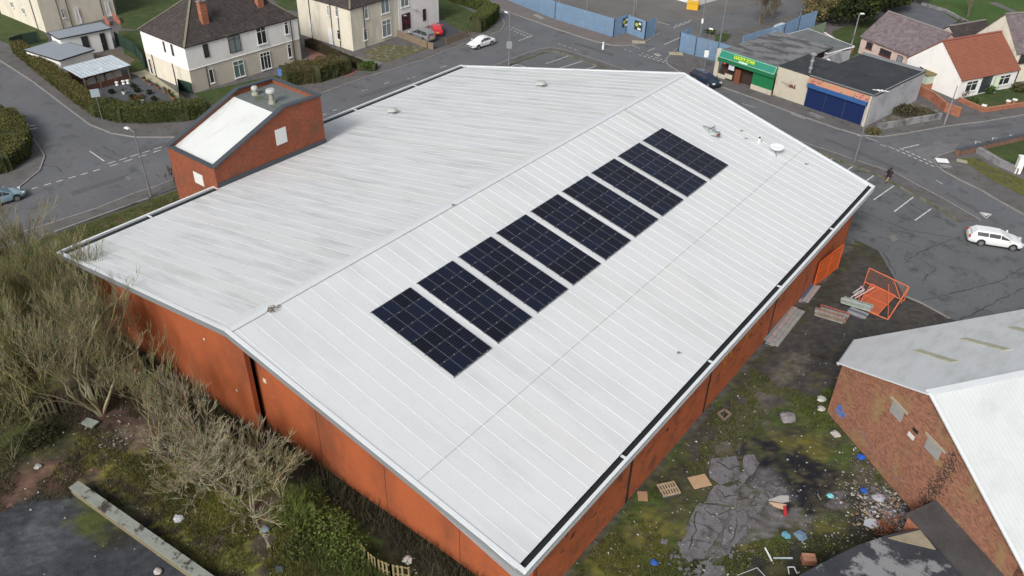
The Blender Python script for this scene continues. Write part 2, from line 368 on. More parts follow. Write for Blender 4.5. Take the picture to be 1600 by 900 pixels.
pave('pavement',k3+[(1022,46),(980,46),(958,50),(867,24),(700,-40)],M('pavement_brown',(.15,.13,.125),rough=.9,var=.15,scale=.5,fine=.12,bump=.15),.1,k3)
k2=[(700,128),(765,106),(800,92),(841,78),(860,75),(880,78),(925,92),(972,108),(1040,137),(1150,184),(1230,214),(1260,225),(1340,252),(1400,272),(1475,312),(1532,345)]
k2b=[(1500,347),(1450,317),(1400,290),(1360,270),(1275,238),(1230,222),(1130,186),(1040,150),(985,124),(943,107),(894,89),(871,82),(855,81),(830,90),(794,103),(740,128)]
mb=MB(); 
pave('pavement',k2+k2b,m_pave,.1,k2)
kb=MB()
for a,b in zip(k2b[:-1],k2b[1:]):
    A,B=G(*a),G(*b); A.z=B.z=.065; kb.bar(A,B,.16,.15)
struct('kerb',kb,M('mossy_kerb',(.17,.16,.12),rough=.95,var=.3,scale=1,fine=.2,bump=.3,dirt=((.08,.09,.03),1.2,.45,.6,None)))
k4=[(1124,50),(1100,55),(1078,62),(1063,72),(1047,86),(1041,93),(1043,101),(1060,112),(1110,130),(1178,154),(1222,171),(1258,184),(1310,202),(1345,212),(1380,214),(1420,208),(1476,198),(1540,190),(1600,180),(1760,158)]
pave('pavement',k4+[(1900,100),(1900,-60),(1400,-70),(1320,-12),(1246,19),(1203,35)],m_pave,.1,k4[3:])
k5=[(1760,190),(1600,216),(1492,236),(1466,244),(1458,251),(1462,258),(1474,268),(1500,282),(1530,296),(1560,314),(1600,336),(1700,395)]
pave('pavement',k5+[(1900,420),(1900,200)],m_pave,.1,k5)
k6=[(-100,158),(0,175),(32,193),(50,215),(62,230),(70,245),(62,267),(25,297),(0,306),(-100,330)]
pave('pavement',k6+[(-200,250)],m_pave,.1,k6)
k7=[(-200,430),(25,367),(150,327),(212,302),(232,296),(300,271),(360,250)]
pave('pavement',k7+[(360,262),(290,289),(240,308),(200,325),(87,366),(-200,460)],m_pave,.1,k7)
# low verge wall along the back of that pavement
# markings
mb=MB()
def mk(a,b,w=.1,z=.016): 
    A,B=G(*a),G(*b); d=(B-A).normalized(); n=Vector((-d.y,d.x,0))*w/2
    mb.add([Vector((p.x,p.y,z)) for p in (A+n,A-n,B-n,B+n)],[(0,1,2,3)])
for l in [((1365,312.5),(1397,290)),((1397,331),(1427,308)),((1429.5,344.5),(1455.5,326)),((1345,289),(1365,274.5)),((1315,272),(1334,259)),((1285,257),(1302,247)),((853,99.5),(887.5,88)),((872,107.5),(910,95.5)),((905,112),(932,103)),((785,108),(808,101)),((808,101),(824,106))]: mk(*l,w=.13)
def dashes(a,b,n,duty=.6,w=.1,off=None):
    A,B=Vector(a),Vector(b)
    for i in range(n):
        p=A.lerp(B,i/n); q=A.lerp(B,(i+duty)/n); mk(p,q,w)
dashes((30,301),(165,262),7,.55,.13); dashes((168,256),(258,228),5,.7,.12); dashes((172,260),(262,231),4,.55,.12)
mk((140,236),(163,252),.12); 
for l in [((28,184),(31,194)),((31,194),(40,200)),((40,200),(50,202)),((50,202),(58,200)),((36,190),(44,195)),((45,197),(54,196)),((32,184),(31,190))]: mk(*l,w=.22)
dashes((800,43),(832,56),6,.6,.12); dashes((797,46),(828,59),6,.6,.12); mk((810,64),(832,56),.12)
dashes((872,68),(905,80),4,.5,.1); dashes((975,77),(990,82),2,.5,.1); dashes((998,85),(1048,101),7,.6,.14); dashes((1002,83),(1052,99),7,.6,.14)
mk((1037,70),(1062,59),.12); mk((1012,80),(1024,75),.1); mk((1022,84),(1030,88),.25); mk((1026,83),(1033,87),.15)
dashes((1052,44),(1079,34),4,.7,.13); dashes((1054,41),(1082,31),4,.7,.13); mk((1027,34),(1046,39),.12)
mk((983,69),(1000,76),.07); mk((1041,90),(1044,100),.09); mk((1044,100),(1052,105),.09)
dashes((688,106),(700,102),1,.8,.1);dashes((636,124),(652,119),2,.6,.1); dashes((520,173),(527,171),1,.9,.12); dashes((503,180),(510,178),1,.9,.12); mk((740,66),(745,64),.1)
for p in [(566,142),(600,131)]: mk(p,(p[0]+8,p[1]-2.5),.08)
dashes((1400,234),(1463,262),7,.62,.14); dashes((1406,232),(1469,260),7,.62,.14); mk((1410,232),(1436,226),.13); mk((1375,226),(1385,229),.1); mk((1388,229),(1398,233),.1)
mk((1205,164),(1222,170.5),.09); mk((1160,162),(1180,168),.08); mk((1236,178),(1258,186),.09); mk((1339,211),(1348,214),.1); mk((1352,214),(1372,222),.09)
mk((1462,281),(1473,288),.08); mb.prism([xy(G(*p)) for p in [(1530,331),(1549,334.5),(1540,338)]],.016,.016); mk((1531,333),(1541,341),.09); mk((1549,335),(1541,341),.09)
zz=[(1527,221),(1524,232),(1525,221),(1549,226),(1551,215),(1554,226),(1551,215),(1581,221),(1578,211),(1583,221),(1578,211),(1604,215)]
for a,b in zip([(1524,221),(1551,226),(1551,215),(1580,222),(1578,211)],[(1551,226),(1551,215),(1580,222),(1578,211),(1610,216)]): mk(a,b,.1)
mk((1524,221),(1526,231),.1)
struct('road_markings',mb,m_paint)
kb=MB()
for a,b in (((1412,462),(1440,474)),((1440,474),(1484,498))):
    A,B=G(*a),G(*b); kb.bar(A+Vector((0,0,.03)),B+Vector((0,0,.03)),.14,.08)
struct('kerb',kb,m_kerb)
# darker repair patches & manholes in the tarmac
mb=MB()
def ppatch(pts,z=.013): mb.prism([xy(G(*p)) for p in pts],z,z)
ppatch([(1389,369),(1398,367),(1403,375),(1394,378)]); ppatch([(195,277),(200,275),(206,279),(200,282)])
struct('manhole_cover',mb,M('iron_cover',(.17,.165,.15),rough=.7,var=.2,scale=4,bump=.4)) 
mb=MB()
def crack(pts,w=.08,z=.0125,seed=0):
    r=random.Random(seed); prev=None
    W=[G(*p) for p in pts]
    for a,b in zip(W[:-1],W[1:]):
        n=max(2,int((b-a).length/.5)); 
        for i in range(n):
            p=a.lerp(b,i/n); q=a.lerp(b,(i+1)/n)
            if prev is None: prev=p
            d=(q-p).normalized(); q=q+Vector((-d.y,d.x,0))*r.uniform(-.12,.12)
            ww=w*r.uniform(.4,1.4); nn=Vector((-(q-prev).normalized().y,(q-prev).normalized().x,0))*ww/2
            mb.add([Vector((v.x,v.y,z)) for v in (prev+nn,prev-nn,q-nn,q+nn)],[(0,1,2,3)]); prev=q
for i,c in enumerate([[(1500,370),(1470,380),(1440,392),(1420,405)],[(1345,330),(1380,345),(1420,360),(1486,370)],[(1370,370),(1420,380),(1440,388)],[(1600,418),(1560,440),(1500,455),(1440,470)],[(1430,400),(1462,420),(1440,440)],[(1380,395),(1400,430)],[(1500,500),(1600,450)],[(150,240),(185,250),(200,245)],[(60,255),(90,262),(100,270)],[(160,228),(185,243),(195,246)],[(1395,300),(1440,330),(1480,345)]]): crack(c,seed=i)
struct('tarmac_cracks',mb,M('tar_crack',(.035,.036,.038),rough=.8))
# lighter and darker patches of resurfacing
mb=MB()
for pts in [[(1415,236),(1470,225),(1500,224),(1490,234),(1455,246),(1470,262)],[(1455,222),(1470,220),(1474,224),(1460,226)]]: ppatch(pts,.008)
struct('resurfacing_patch',mb,M('grey_patch',(.15,.15,.155),rough=.9,var=.2,scale=1))
mb=MB()
for pts in [[(60,110),(72,120),(120,158),(108,158),(55,118)],[(215,232),(260,222),(262,229),(218,240)],[(110,300),(200,272),(203,277),(114,306)],[(560,150),(640,124),(643,128),(563,154)],[(900,66),(960,84),(956,88),(896,69)],[(1290,215),(1420,268),(1416,272),(1286,218)],[(1480,300),(1560,345),(1556,349),(1475,303)],[(1500,200),(1580,192),(1582,197),(1502,205)]]: ppatch(pts,.0085)
struct('resurfacing_patch',mb,M('trench_patch',(.098,.1,.105),rough=.92,var=.15,scale=1.5,fine=.15))
mb=MB()
for pts in [] and [[(20,150),(60,165),(120,210),(95,222),(40,180)],[(1520,400),(1600,395),(1640,430),(1540,440)],[(1380,340),(1440,352),(1430,370),(1370,356)],[(700,95),(780,75),(786,83),(706,104)]]: ppatch(pts,.0095 if pts[0][0]!=1380 and pts[0][0]!=1520 else .0125)

# gardens / lawns
def patch(name,pts,mat,z=.13,kind='structure'):
    m=MB(); m.prism([xy(G(*p)) for p in pts],z-.12,z); return struct(name,m,mat)
patch('lawn',[(-300,-60),(-100,-40),(0,14),(66,50),(75,60),(75,72),(30,77),(0,64),(-60,30),(-200,-20)],m_grass)
patch('lawn',[(172,-30),(330,-30),(240,50),(190,45)],m_grass)
patch('lawn',[(185,50),(222,48),(232,115),(205,118),(190,70)],m_grass)
patch('lawn',[(686,-5),(735,18),(760,34),(735,52),(722,50),(683,28)],m_grass,.14)
patch('lawn',[(400,-30),(480,-30),(475,20),(440,15)],m_grass)
patch('lawn',[(303,148),(395,127),(440,118),(480,103),(500,110),(480,125),(400,150),(330,165)],m_grass,.15)
patch('front_garden_soil',[(568,82),(600,70),(672,76),(650,84),(602,99),(572,92)],M('mossy_soil',(.10,.10,.045),rough=.95,var=.3,scale=1,fine=.4,bump=.5,dirt=((.2,.18,.15),1.5,.52,.6,None)),.14)
patch('gravel_bed',[(157,138),(175,125),(205,117),(240,127),(278,158),(270,166),(225,166),(165,160)],M('slate_gravel',(.075,.08,.088),rough=.9,var=.12,scale=2,fine=.35,bump=.5,bscale=10),.15)
patch('garden_path',[(205,116),(228,111),(290,155),(283,162),(240,130)],M('cream_slabs',(.34,.31,.22),rough=.9,var=.15,scale=1.5),.17)
patch('shed_yard_paving',[(140,95),(180,78),(212,95),(200,105),(150,108)],M('brown_paving',(.13,.105,.08),rough=.9,var=.2,scale=1),.16)
patch('driveway',[(480,76),(560,112),(545,122),(528,118),(484,98)],M('red_chip_drive',(.2,.095,.075),rough=.9,var=.12,scale=1.5),.14)
patch('driveway',[(640,50),(697,33),(722,52),(697,72),(677,78),(625,55)],M('dark_drive',(.06,.06,.065),rough=.9,var=.15,scale=1.5),.135)
patch('side_path',[(478,60),(552,88),(600,100),(582,107),(560,104),(478,72)],M('grey_slabs',(.17,.165,.15),rough=.9,var=.15,scale=1.5),.16)
patch('field',[(1430,-10),(1480,-60),(1900,-60),(1900,40),(1640,60),(1600,48),(1560,45),(1525,55),(1515,48)],m_grass2,.16)
patch('lane',[(1556,5),(1590,20),(1700,40),(1700,55),(1590,25),(1545,6)],m_asph3,.19)
patch('yard_slab',[(1372,22),(1395,12),(1440,8),(1500,30),(1528,44),(1500,52),(1440,50)],M('dark_yard',(.11,.115,.13),rough=.9,var=.15,scale=.5),.15)
patch('lawn',[(1300,50),(1345,35),(1372,30),(1350,60),(1340,85),(1322,95),(1305,80)],m_grass,.15)
patch('lawn',[(1497,52),(1525,50),(1530,70),(1490,68)],m_grass,.15)
patch('lawn',[(1500,158),(1540,145),(1600,136),(1680,130),(1680,158),(1600,163),(1536,172)],m_grass,.17)
patch('lawn',[(1117,56),(1128,52),(1143,55),(1135,66),(1117,66)],m_grass,.13)
patch('waste_plot',[(1375,190),(1425,160),(1470,175),(1460,182),(1380,200)],M('waste_soil',(.09,.085,.06),rough=.95,var=.3,scale=1,fine=.4,bump=.6,dirt=((.2,.19,.18),1.2,.5,.62,None)),.14)
patch('verge',[(1500,249),(1530,249),(1548,262),(1590,278),(1700,320),(1700,345),(1600,308),(1560,288),(1545,280)],M('mossy_verge',(.11,.12,.035),rough=.95,var=.3,scale=.8,fine=.3,bump=.5,dirt=((.09,.07,.05),1,.5,.6,None)),.13)
patch('lawn',[(1540,236),(1600,218),(1700,215),(1700,300),(1590,265)],m_grass,.2)
patch('verge',[(-100,440),(87,368),(200,327),(240,311),(292,292),(330,285),(340,300),(110,390),(60,400)],M('rough_verge',(.075,.095,.03),rough=.95,var=.35,scale=.9,fine=.4,bump=.7,dirt=((.13,.10,.06),.9,.5,.62,None)),.12)
# ================================================================== MAIN HALL
RX,RZ=-34.94,11.07; XR,ZR=-13.79,6.38; XL=-57.1; mL=.18696; mR=(RZ-ZR)/(XR-RX); XL2=-62.48
Y0,Y1=19.94,71.62; YR0,YR1=19.27,73.99
def zr(x): return RZ-mR*(x-RX)
def zl(x): return RZ-mL*(RX-x)
def yn(x): 
    t=(x-RX)/(XR-RX) if x>RX else (RX-x)/(RX-XL); return YR0+(Y0-YR0)*t
def yf(x):
    t=(x-RX)/(XR-RX) if x>RX else (RX-x)/(RX-XL2); return YR1+(Y1-YR1)*t
nR=Vector((mR,0,1)).normalized(); nL=Vector((-mL,0,1)).normalized()
def onR(px,py,dz=0): p=onplane(px,py,(RX,0,RZ+dz),nR); return p
def onL(px,py,dz=0): p=onplane(px,py,(RX,0,RZ+dz),nL); return p
hall=thing('sports_hall','large orange-red painted hall with a pale low-pitched metal roof','hall',(-36,46,0))
m_roofR=M('pale_metal_roof',(.63,.64,.635),rough=.42,var=.03,scale=.25,fine=.02,bump=.03,spec=.35,dirt=((.52,.53,.52),.35,.5,.7,(.35,1.2,1)))
m_roofL=M('stained_metal_roof',(.63,.645,.645),rough=.45,var=.03,scale=.25,fine=.02,bump=.03,spec=.35,dirt=((.30,.32,.32),.5,.49,.72,(.35,3.2,1)))
m_rib=simple('roof_rib',(.68,.70,.71),.4); m_ribl=simple('roof_rib_stained',(.61,.63,.64),.5)
m_lap=simple('sheet_lap_joint',(.33,.34,.34),.8)
m_flash=M('ridge_flashing',(.595,.62,.63),rough=.45,var=.03,bump=0)
m_orange=M('orange_painted_brick',(.36,.095,.034),rough=.85,var=.08,scale=.3,fine=.03,bump=.15,brick=.93,bc=.2,dirt=((.19,.06,.028),.28,.47,.72,(1,1,.5)))
m_orange2=M('red_painted_brick',(.48,.135,.052),rough=.85,var=.12,scale=.5,fine=.06,bump=.2,brick=.9,bc=.4,dirt=((.22,.08,.05),.9,.5,.68,None))
# roof sheets, each 1.07 m sheet its own tone
def sheetcol(base,k,seed):
    r=random.Random(seed*1000+k); t=r.uniform(-1,1); w=r.random()
    k_=1+.008*t; c=[base*.96*k_,base*.985*k_,base*k_]
    if w<.12: c=[c[0],c[1],c[2]*.965]
    return tuple(c)
xe=XR-.54; xlap1=onR(800,625).x; xlap0=RX+.32
PITCHR=1.07
def sheetroof(name,xs,zf,mat,seed,xclipfun=None,base=.63):
    mb=MB(); n=0
    ys=[YR0]; y=YR0+.6
    while y<YR1: ys.append(y); y+=PITCHR
    ys.append(YR1)
    for j,(xa,xb) in enumerate(zip(xs[:-1],xs[1:])):
        for k,(ya,yb) in enumerate(zip(ys[:-1],ys[1:])):
            quad=[(xa,ya),(xb,ya),(xb,yb),(xa,yb)]
            pts=[(x,min(max(yy,yn(x)),yf(x))) for x,yy in quad]
            if abs(pts[0][1]-pts[3][1])<.002 and abs(pts[1][1]-pts[2][1])<.002: continue
            mb.add([(x,yy,zf(x)) for x,yy in pts],[(0,1,2,3)],0,sheetcol(base,k*3+j,seed))
    return mb,ys
mA=M('pale_metal_sheets',(0,0,0),rough=.42,var=.025,scale=.3,fine=.02,bump=.03,spec=.35,attr=True,dirt=((.50,.52,.53),.3,.5,.78,(.3,1.3,1)))
mbR,ys=sheetroof('r',[xlap0,xlap1,xe],zr,None,1); rp=mbR.build('roof_slope',mA,hall)
# left slope with notch at the tower
TX=-56.4; TY0,TY1=33.5,45.3
mB=M('streaked_metal_sheets',(0,0,0),rough=.45,var=.025,scale=.3,fine=.02,bump=.03,spec=.35,attr=True,dirt=((.36,.385,.38),.5,.48,.84,(.28,2.4,1)))
mbL=MB(); xl_a=TX+.02; 
ysl=ys
def lstrip(xa,xb,ylo,yhi,j):
    for k,(ya,yb) in enumerate(zip(ysl[:-1],ysl[1:])):
        a,b=max(ya,ylo),min(yb,yhi)
        if a>=b: continue
        pts=[(xa,min(max(a,yn(xa)),yf(xa))),(xb,min(max(a,yn(xb)),yf(xb))),(xb,min(max(b,yn(xb)),yf(xb))),(xa,min(max(b,yn(xa)),yf(xa)))]
        if abs(pts[0][1]-pts[3][1])<.002 and abs(pts[1][1]-pts[2][1])<.002: continue
        mbL.add([(x,yy,zl(x)) for x,yy in pts],[(3,2,1,0)],0,sheetcol(.63,k*2+j,2))
lstrip(RX-.45,TX+.3,YR0,YR1,0); lstrip(TX+.3,xl_a,TY0-.1,YR1,1); lstrip(xl_a,XL2+.95,TY1+.02,YR1,1)
mbL.build('roof_slope',mB,hall)
# ribs
mb=MB()
for y in ys[1:-1]:
    for xa,xb in ((xlap0,xe),):
        if y>yf(xb)-.05 and y>yf(xa)-.05: continue
        if y>yf(xb): xb=RX+(YR1-y)/(YR1-Y1)*(XR-RX)-.05
        mb.bar((xa,y,zr(xa)+.008),(xb,y,zr(xb)+.006),.028,.02,up=nR)
mb.build('standing_seams',m_rib,hall); mb=MB()
for y in ys[1:-1]:
    xb=TX+.3 if y<TY1 else XL2+.95
    if y>yf(xb): xb=RX-(YR1-y)/(YR1-Y1)*(RX-XL2)+.05
    mb.bar((RX-.45,y,zl(RX-.45)+.005),(xb,y,zl(xb)+.005),.022,.014,up=nL)
mb.build('standing_seams',m_ribl,hall)
# minor flutes on the right slope: fine joints
mb=MB()
mb.bar((xlap1,yn(xlap1)+.3,zr(xlap1)+.004),(xlap1,yf(xlap1)-.3,zr(xlap1)+.004),.035,.012,up=nR)
yA=onR(1031,203).y; yB=onL(850,130).y
mb.bar((RX+.35,yA,zr(RX+.35)+.01),(onR(1031,203).x,yA,zr(onR(1031,203).x)+.01),.07,.02,up=nR)
mb.bar((RX-.4,yB,zl(RX-.4)+.01),(onL(700,119).x,yB,zl(onL(700,119).x)+.01),.07,.02,up=nL)
mb.build('sheet_lap',m_lap,hall)
# ridge cap
mb=MB()
mb.add([(RX+.34,YR0,zr(RX+.34)+.012),(RX+.34,YR1,zr(RX+.34)+.012),(RX,YR1,RZ+.012),(RX,YR0,RZ+.012),(RX-.5,YR0,zl(RX-.5)+.012),(RX-.5,YR1,zl(RX-.5)+.012)],[(0,1,2,3),(3,2,5,4)])
mb.build('ridge_cap',m_flash,hall)
mb=MB(); mb.bar((RX+.35,YR0+.1,zr(RX+.35)+.015),(RX+.35,YR1-.1,zr(RX+.35)+.01),.06,.03); mb.build('ridge_joint',m_lap,hall)
# verge trims + fascia (near and far)
def fascia(mb,a,b,yoff,depth,thick,mi=0):
    for (A,B) in ((a,b),):
        A=Vector(A);B=Vector(B); s=yoff
        vs=[A,B,B+Vector((0,0,-depth)),A+Vector((0,0,-depth))]; vs2=[v+Vector((0,s*thick,0)) for v in vs]
        mb.add(vs+vs2,[(0,1,2,3),(7,6,5,4),(0,4,5,1),(1,5,6,2),(2,6,7,3),(3,7,4,0)],mi)
mb=MB()
fascia(mb,(XL,Y0,zl(XL)),(RX,YR0,RZ),1,.42,.08); mb.cut(); fascia(mb,(RX,YR0,RZ),(XR,Y0,ZR),1,.42,.08)
mb.cut(); fascia(mb,(XL2,Y1,zl(XL2)),(RX,YR1,RZ),-1,.42,.08); mb.cut(); fascia(mb,(RX,YR1,RZ),(XR,Y1,ZR),-1,.42,.08)
mb.build('verge_fascia',simple('grey_fascia',(.20,.215,.225),.55),hall)
mb=MB()
for x0,z0,x1,z1,ya,yb,s in ((XL,zl(XL),RX,RZ,Y0,YR0,1),(RX,RZ,XR,ZR,YR0,Y0,1),(XL2,zl(XL2),RX,RZ,Y1,YR1,-1),(RX,RZ,XR,ZR,YR1,Y1,-1)):
    mb.cut(); mb.bar((x0,ya+s*.12,z0+.03),(x1,yb+s*.12,z1+.03),.26,.06)
mb.build('verge_capping',simple('white_capping',(.66,.69,.70),.4),hall)
# soffit
mb=MB()
for x0,x1,zf in ((XL,RX,zl),(RX,XR,zr)):
    mb.add([(x0,Y0+.08,zf(x0)-.40),(x1,Y0-.3,zf(x1)-.40),(x1,Y1-.2,zf(x1)-.40),(x0,Y1-.2,zf(x0)-.40)],[(0,1,2,3)])
mb.add([(XL2,45.3,zl(XL2)-.40),(XL,45.3,zl(XL)-.40),(XL,Y1-.2,zl(XL)-.40),(XL2,Y1-.2,zl(XL2)-.40)],[(0,1,2,3)])
mb.build('soffit',simple('grey_soffit',(.3,.3,.3),.8),hall)
# gutters: dark channel and white outer kerb
mb=MB(); mw=MB()
def gutter(xin,xout,ya,yb,z,brk):
    s=1 if xout>xin else -1; mb.cut(); mw.cut()
    mb.box(((xin+xout)/2-s*.10,(ya+yb)/2,z-.16),(abs(xout-xin)-.16,yb-ya,.05))
    mb.box((xin-s*.01,(ya+yb)/2,z-.09),(.02,yb-ya,.16))
    mw.box((xout-s*.1,(ya+yb)/2,z-.05),(.20,yb-ya,.16)); mw.box((xout-s*.02,(ya+yb)/2,z-.24),(.04,yb-ya,.3))
    for y in brk: mw.box(((xin+xout)/2,y,z-.02),(abs(xout-xin)-.1,.16,.05))
gutter(xe,XR,Y0+.1,Y1-.1,ZR+.08,[onR(976,715).y,onR(1111,565).y,onR(1219,448).y,onR(1301,358).y,Y0+.15,Y1-.2])
gutter(TX+.12,XL+.02,Y0+.1,TY0,zl(XL)+.1,[Y0+.15,onL(234,338).y,TY0-.1])
gutter(XL2+.85,XL2,TY1,Y1-.1,zl(XL2)+.12,[TY1+.2,onL(551,171).y,onL(650,134).y,Y1-.3])
mb.build('gutter_channel',simple('gutter_black',(.015,.017,.018),.6),hall); mw.build('gutter_kerb',simple('white_capping',(.66,.69,.70),.4),hall)
# walls
mb=MB()
xs_step=-36.85
def gablewall(xa,xb,y,th,s,zfa,zfb,split=RX):
    pts=[xa]+([split] if xa<split<xb else [])+[xb]
    zf=lambda x: (zl(x) if x<RX else zr(x))-.41
    top=[(x,zf(x)) for x in pts]
    poly=[(xa,-.1)]+[(xb,-.1)]+top[::-1]
    vs=[(x,y,z) for x,z in poly]+[(x,y+s*th,z) for x,z in poly]; n=len(poly)
    mb.add(vs,[tuple(range(n)),tuple(range(2*n-1,n-1,-1))]+[(i,i+n,(i+1)%n+n,(i+1)%n) for i in range(n)])
gablewall(-55.6,xs_step,21.25,.35,1,0,0); mb.cut(); gablewall(xs_step-.3,-14.72,22.0,.35,1,0,0)
mb.cut(); gablewall(-61.0,-14.72,70.4,.35,1,0,0)
mb.build('end_wall',m_orange,hall)
mb=MB()
slots=[G(1200,500).y,G(1103,628).y,G(966,782).y]
ys_=[22.2]+sorted([31.9,42.3,53.4])+[70.4]
for i,(a,b) in enumerate(zip(ys_[:-1],ys_[1:])):
    mb.cut(); mb.box((-14.87,(a+b)/2+.0,3.0),(.3,b-a-.22,6.2))
mb.cut(); mb.box((-15.2,46,3),(.3,48.3,6.1)); mb.cut()
mb.box((-55.7,27.4,3.3),(.3,12.4,6.8)); mb.cut(); mb.box((-61,58,2.9),(.3,25,6.0))
mb.build('side_wall',m_orange2,hall)
mb=MB()
for y in ys_[1:-1]: mb.cut(); mb.box((-14.76,y,3.05),(.14,.2,6.1))
mb.build('downpipe',m_black,hall)
mb=MB()
for x in (-31.4,-25.6,-19.8): mb.cut(); mb.box((x,21.99,3.9),(.035,.02,7.6))
mb.build('movement_joint',simple('dark_joint',(.12,.04,.02),.9),hall)
# graffiti strokes on the side wall
mb=MB(); r=random.Random(4)
def scrib(mb,y0,z0,w,h,n,r,x=-14.69,th=.05,mi=0):
    p=Vector((x,y0,z0))
    for i in range(n):
        q=Vector((x,y0+w*(i+1)/n+r.uniform(-.15,.15),z0+r.uniform(0,h))); mb.bar(p,q,th,.012,up=(1,0,0),mi=mi); p=q
for y in (43.4,44.6,47.6,49.3): mb.cut(); scrib(mb,y,2.8,1.1,1.4,6,r)
mb.build('graffiti',simple('amber_spray',(.62,.30,.06),.7),hall)
mb=MB()
scrib(mb,27.2,4.4,.5,.8,7,r,th=.12); mb.build('paint_splash',simple('white_splash',(.7,.62,.56),.7),hall)
mb=MB()
for k in range(60):
    y=r.uniform(24,52); z=r.uniform(2.4,5.2); mb.box((-14.70,y,z),(.012,r.uniform(.1,.4),r.uniform(.08,.3)))
tag(mb.build('soot_marks',simple('soot',(.2,.06,.035),.9),hall),kind='stuff')
# small weep/patches on end wall
mb=MB()
for (px,py) in [(319,530),(370,610),(242,553)]:
    mb.cut(); p=onplane(px,py,(0,21.2 if px<405 else 21.98,0),(0,-1,0)); mb.box(p,(.16,.05,.14))
mb.cut(); p=onplane(414,595,(0,21.98,0),(0,-1,0)); mb.box(p,(.3,.08,.3))
mb.build('wall_vent',simple('pale_vent',(.6,.55,.45),.7),hall)
# orange door standing open on the side wall
dr=thing('steel_door','bright orange steel door leaf standing ajar against the hall side wall','door',G(1272,432))
a=Vector((-14.5,62.6,0));b=Vector((-13.95,66.9,0))
mb=MB(); d=(b-a); u=d.normalized(); nrm=Vector((u.y,-u.x,0))
H=2.6
mb.bar(a+Vector((0,0,H/2)),b+Vector((0,0,H/2)),.06,H); mb.build('leaf',simple('orange_steel',(.62,.13,.03),.5),dr)
mb=MB()
for z in (.1,1.3,2.5): mb.bar(a+nrm*.05+Vector((0,0,z)),b+nrm*.05+Vector((0,0,z)),.05,.09)
for t in (.02,.5,.98): p=a.lerp(b,t)+nrm*.05; mb.bar(p+Vector((0,0,.1)),p+Vector((0,0,2.5)),.05,.09)
mb.build('frame',simple('orange_steel_frame',(.5,.09,.02),.5),dr)
# ------------------------------------------------------------------ tower on the street side
tw=thing('brick_tower','orange brick stair tower with a sloped white roof and dark parapet beside the hall','tower',(-59.7,39.4,0))
TL=-63.1; zlo,zhi,yb_=8.89,11.80,41.2; TYn,TYf=33.4,45.25
mb=MB(); prof=[(TYn,0),(TYf,0),(TYf,zhi-.15),(yb_,zhi),(TYn,zlo)]
vs=[(TX,y,z) for y,z in prof]+[(TL,y,z) for y,z in prof]
# hollow top: outer walls as four slabs
def slab(poly,x0,x1): 
    n=len(poly); vs=[(x0,y,z) for y,z in poly]+[(x1,y,z) for y,z in poly]
    mb.add(vs,[tuple(range(n)),tuple(range(2*n-1,n-1,-1))]+[(i,i+n,(i+1)%n+n,(i+1)%n) for i in range(n)])
slab(prof,TX,TX-.3); slab(prof,TL,TL+.3)
mb.box(((TX+TL)/2,TYn+.15,zlo/2),(TX-TL-.6,.3,zlo)); mb.box(((TX+TL)/2,TYf-.15,(zhi-.15)/2),(TX-TL-.6,.3,zhi-.15))
m_tower=M('tower_brick',(.265,.083,.043),rough=.88,var=.14,scale=.5,fine=.12,bump=.3,brick=.85,bc=.7,dirt=((.17,.075,.045),.6,.48,.68,None))
mb.build('wall',m_tower,tw)
mb=MB(); e=.12
for x in (TX-.15,TL+.15):
    mb.bar((x,TYn-.05,zlo+.05),(x,yb_,zhi+.05),.5,.12); mb.bar((x,yb_,zhi+.05),(x,TYf+.05,zhi-.1),.5,.12)
mb.bar((TX-.15,TYn+.1,zlo+.04),(TL+.15,TYn+.1,zlo+.04),.42,.12); mb.bar((TX,TYf-.1,zhi-.1),(TL,TYf-.1,zhi-.1),.42,.12)
mb.bar((TX+.03,TY0,zl(TX)+.22),(TX+.03,TY1,zl(TX)+.22),.07,.42)
mb.build('parapet_coping',simple('dark_coping',(.055,.065,.075),.5),tw)
mb=MB(); zi=lambda y: zlo-.3+(zhi-zlo)*(y-TYn)/(yb_-TYn)
mb.add([(TX-.3,TYn+.3,zi(TYn+.3)),(TX-.3,yb_-.6,zi(yb_-.6)),(TL+.3,yb_-.6,zi(yb_-.6)),(TL+.3,TYn+.3,zi(TYn+.3))],[(0,1,2,3)])
mb.build('sloped_roof',M('tower_sheet',(.62,.64,.63),rough=.45,var=.04,scale=.5,fine=.02,bump=0,dirt=((.45,.46,.44),.6,.52,.75,(1.5,.25,1))),tw)
mb=MB(); mb.box(((TX+TL)/2,(yb_-.6+TYf-.3)/2,zi(yb_-.6)-.02),(TX-TL-.6,TYf-.3-yb_+.6,.1)); mb.build('flat_roof',M('ribbed_dark_roof',(.16,.18,.18),rough=.6,var=.15,scale=.8,bump=.1,stripe=(1,0,.35,.3,.35),dirt=((.09,.1,.06),.8,.5,.65,None)),tw)
zf_=zi(yb_-.6)
def vent(px,py,h,r0,name='roof_vent'):
    p=G(px,py,zf_+h); mb=MB()
    mb.lathe((p.x,p.y,zf_),[(.34,0),(.3,.25),(.2,.3),(.19,h-.35)],14); o=mb.build(name,M('vent_stack',(.3,.3,.24),rough=.8,var=.2,bump=.1),tw)
    mb=MB(); mb.lathe((p.x,p.y,zf_),[(r0*.6,h-.4),(r0,h-.3),(r0*1.02,h-.12),(r0*.8,h),(.05,h+.02)],18); mb.build('cowl',simple('white_cowl',(.42,.43,.42),.6),o)
vent(422,139,1.35,.42); vent(397,135,.8,.3)
mb=MB(); 
def tpanel(P,Q,plane,n):
    a=onplane(*P,plane,n); b=onplane(*Q,plane,n); return a,b
a,b=tpanel((429,204),(449,221),(TX,0,0),(1,0,0)); mb.box(((TX+.02),(a.y+b.y)/2,(a.z+b.z)/2),(.05,abs(b.y-a.y),abs(a.z-b.z)))
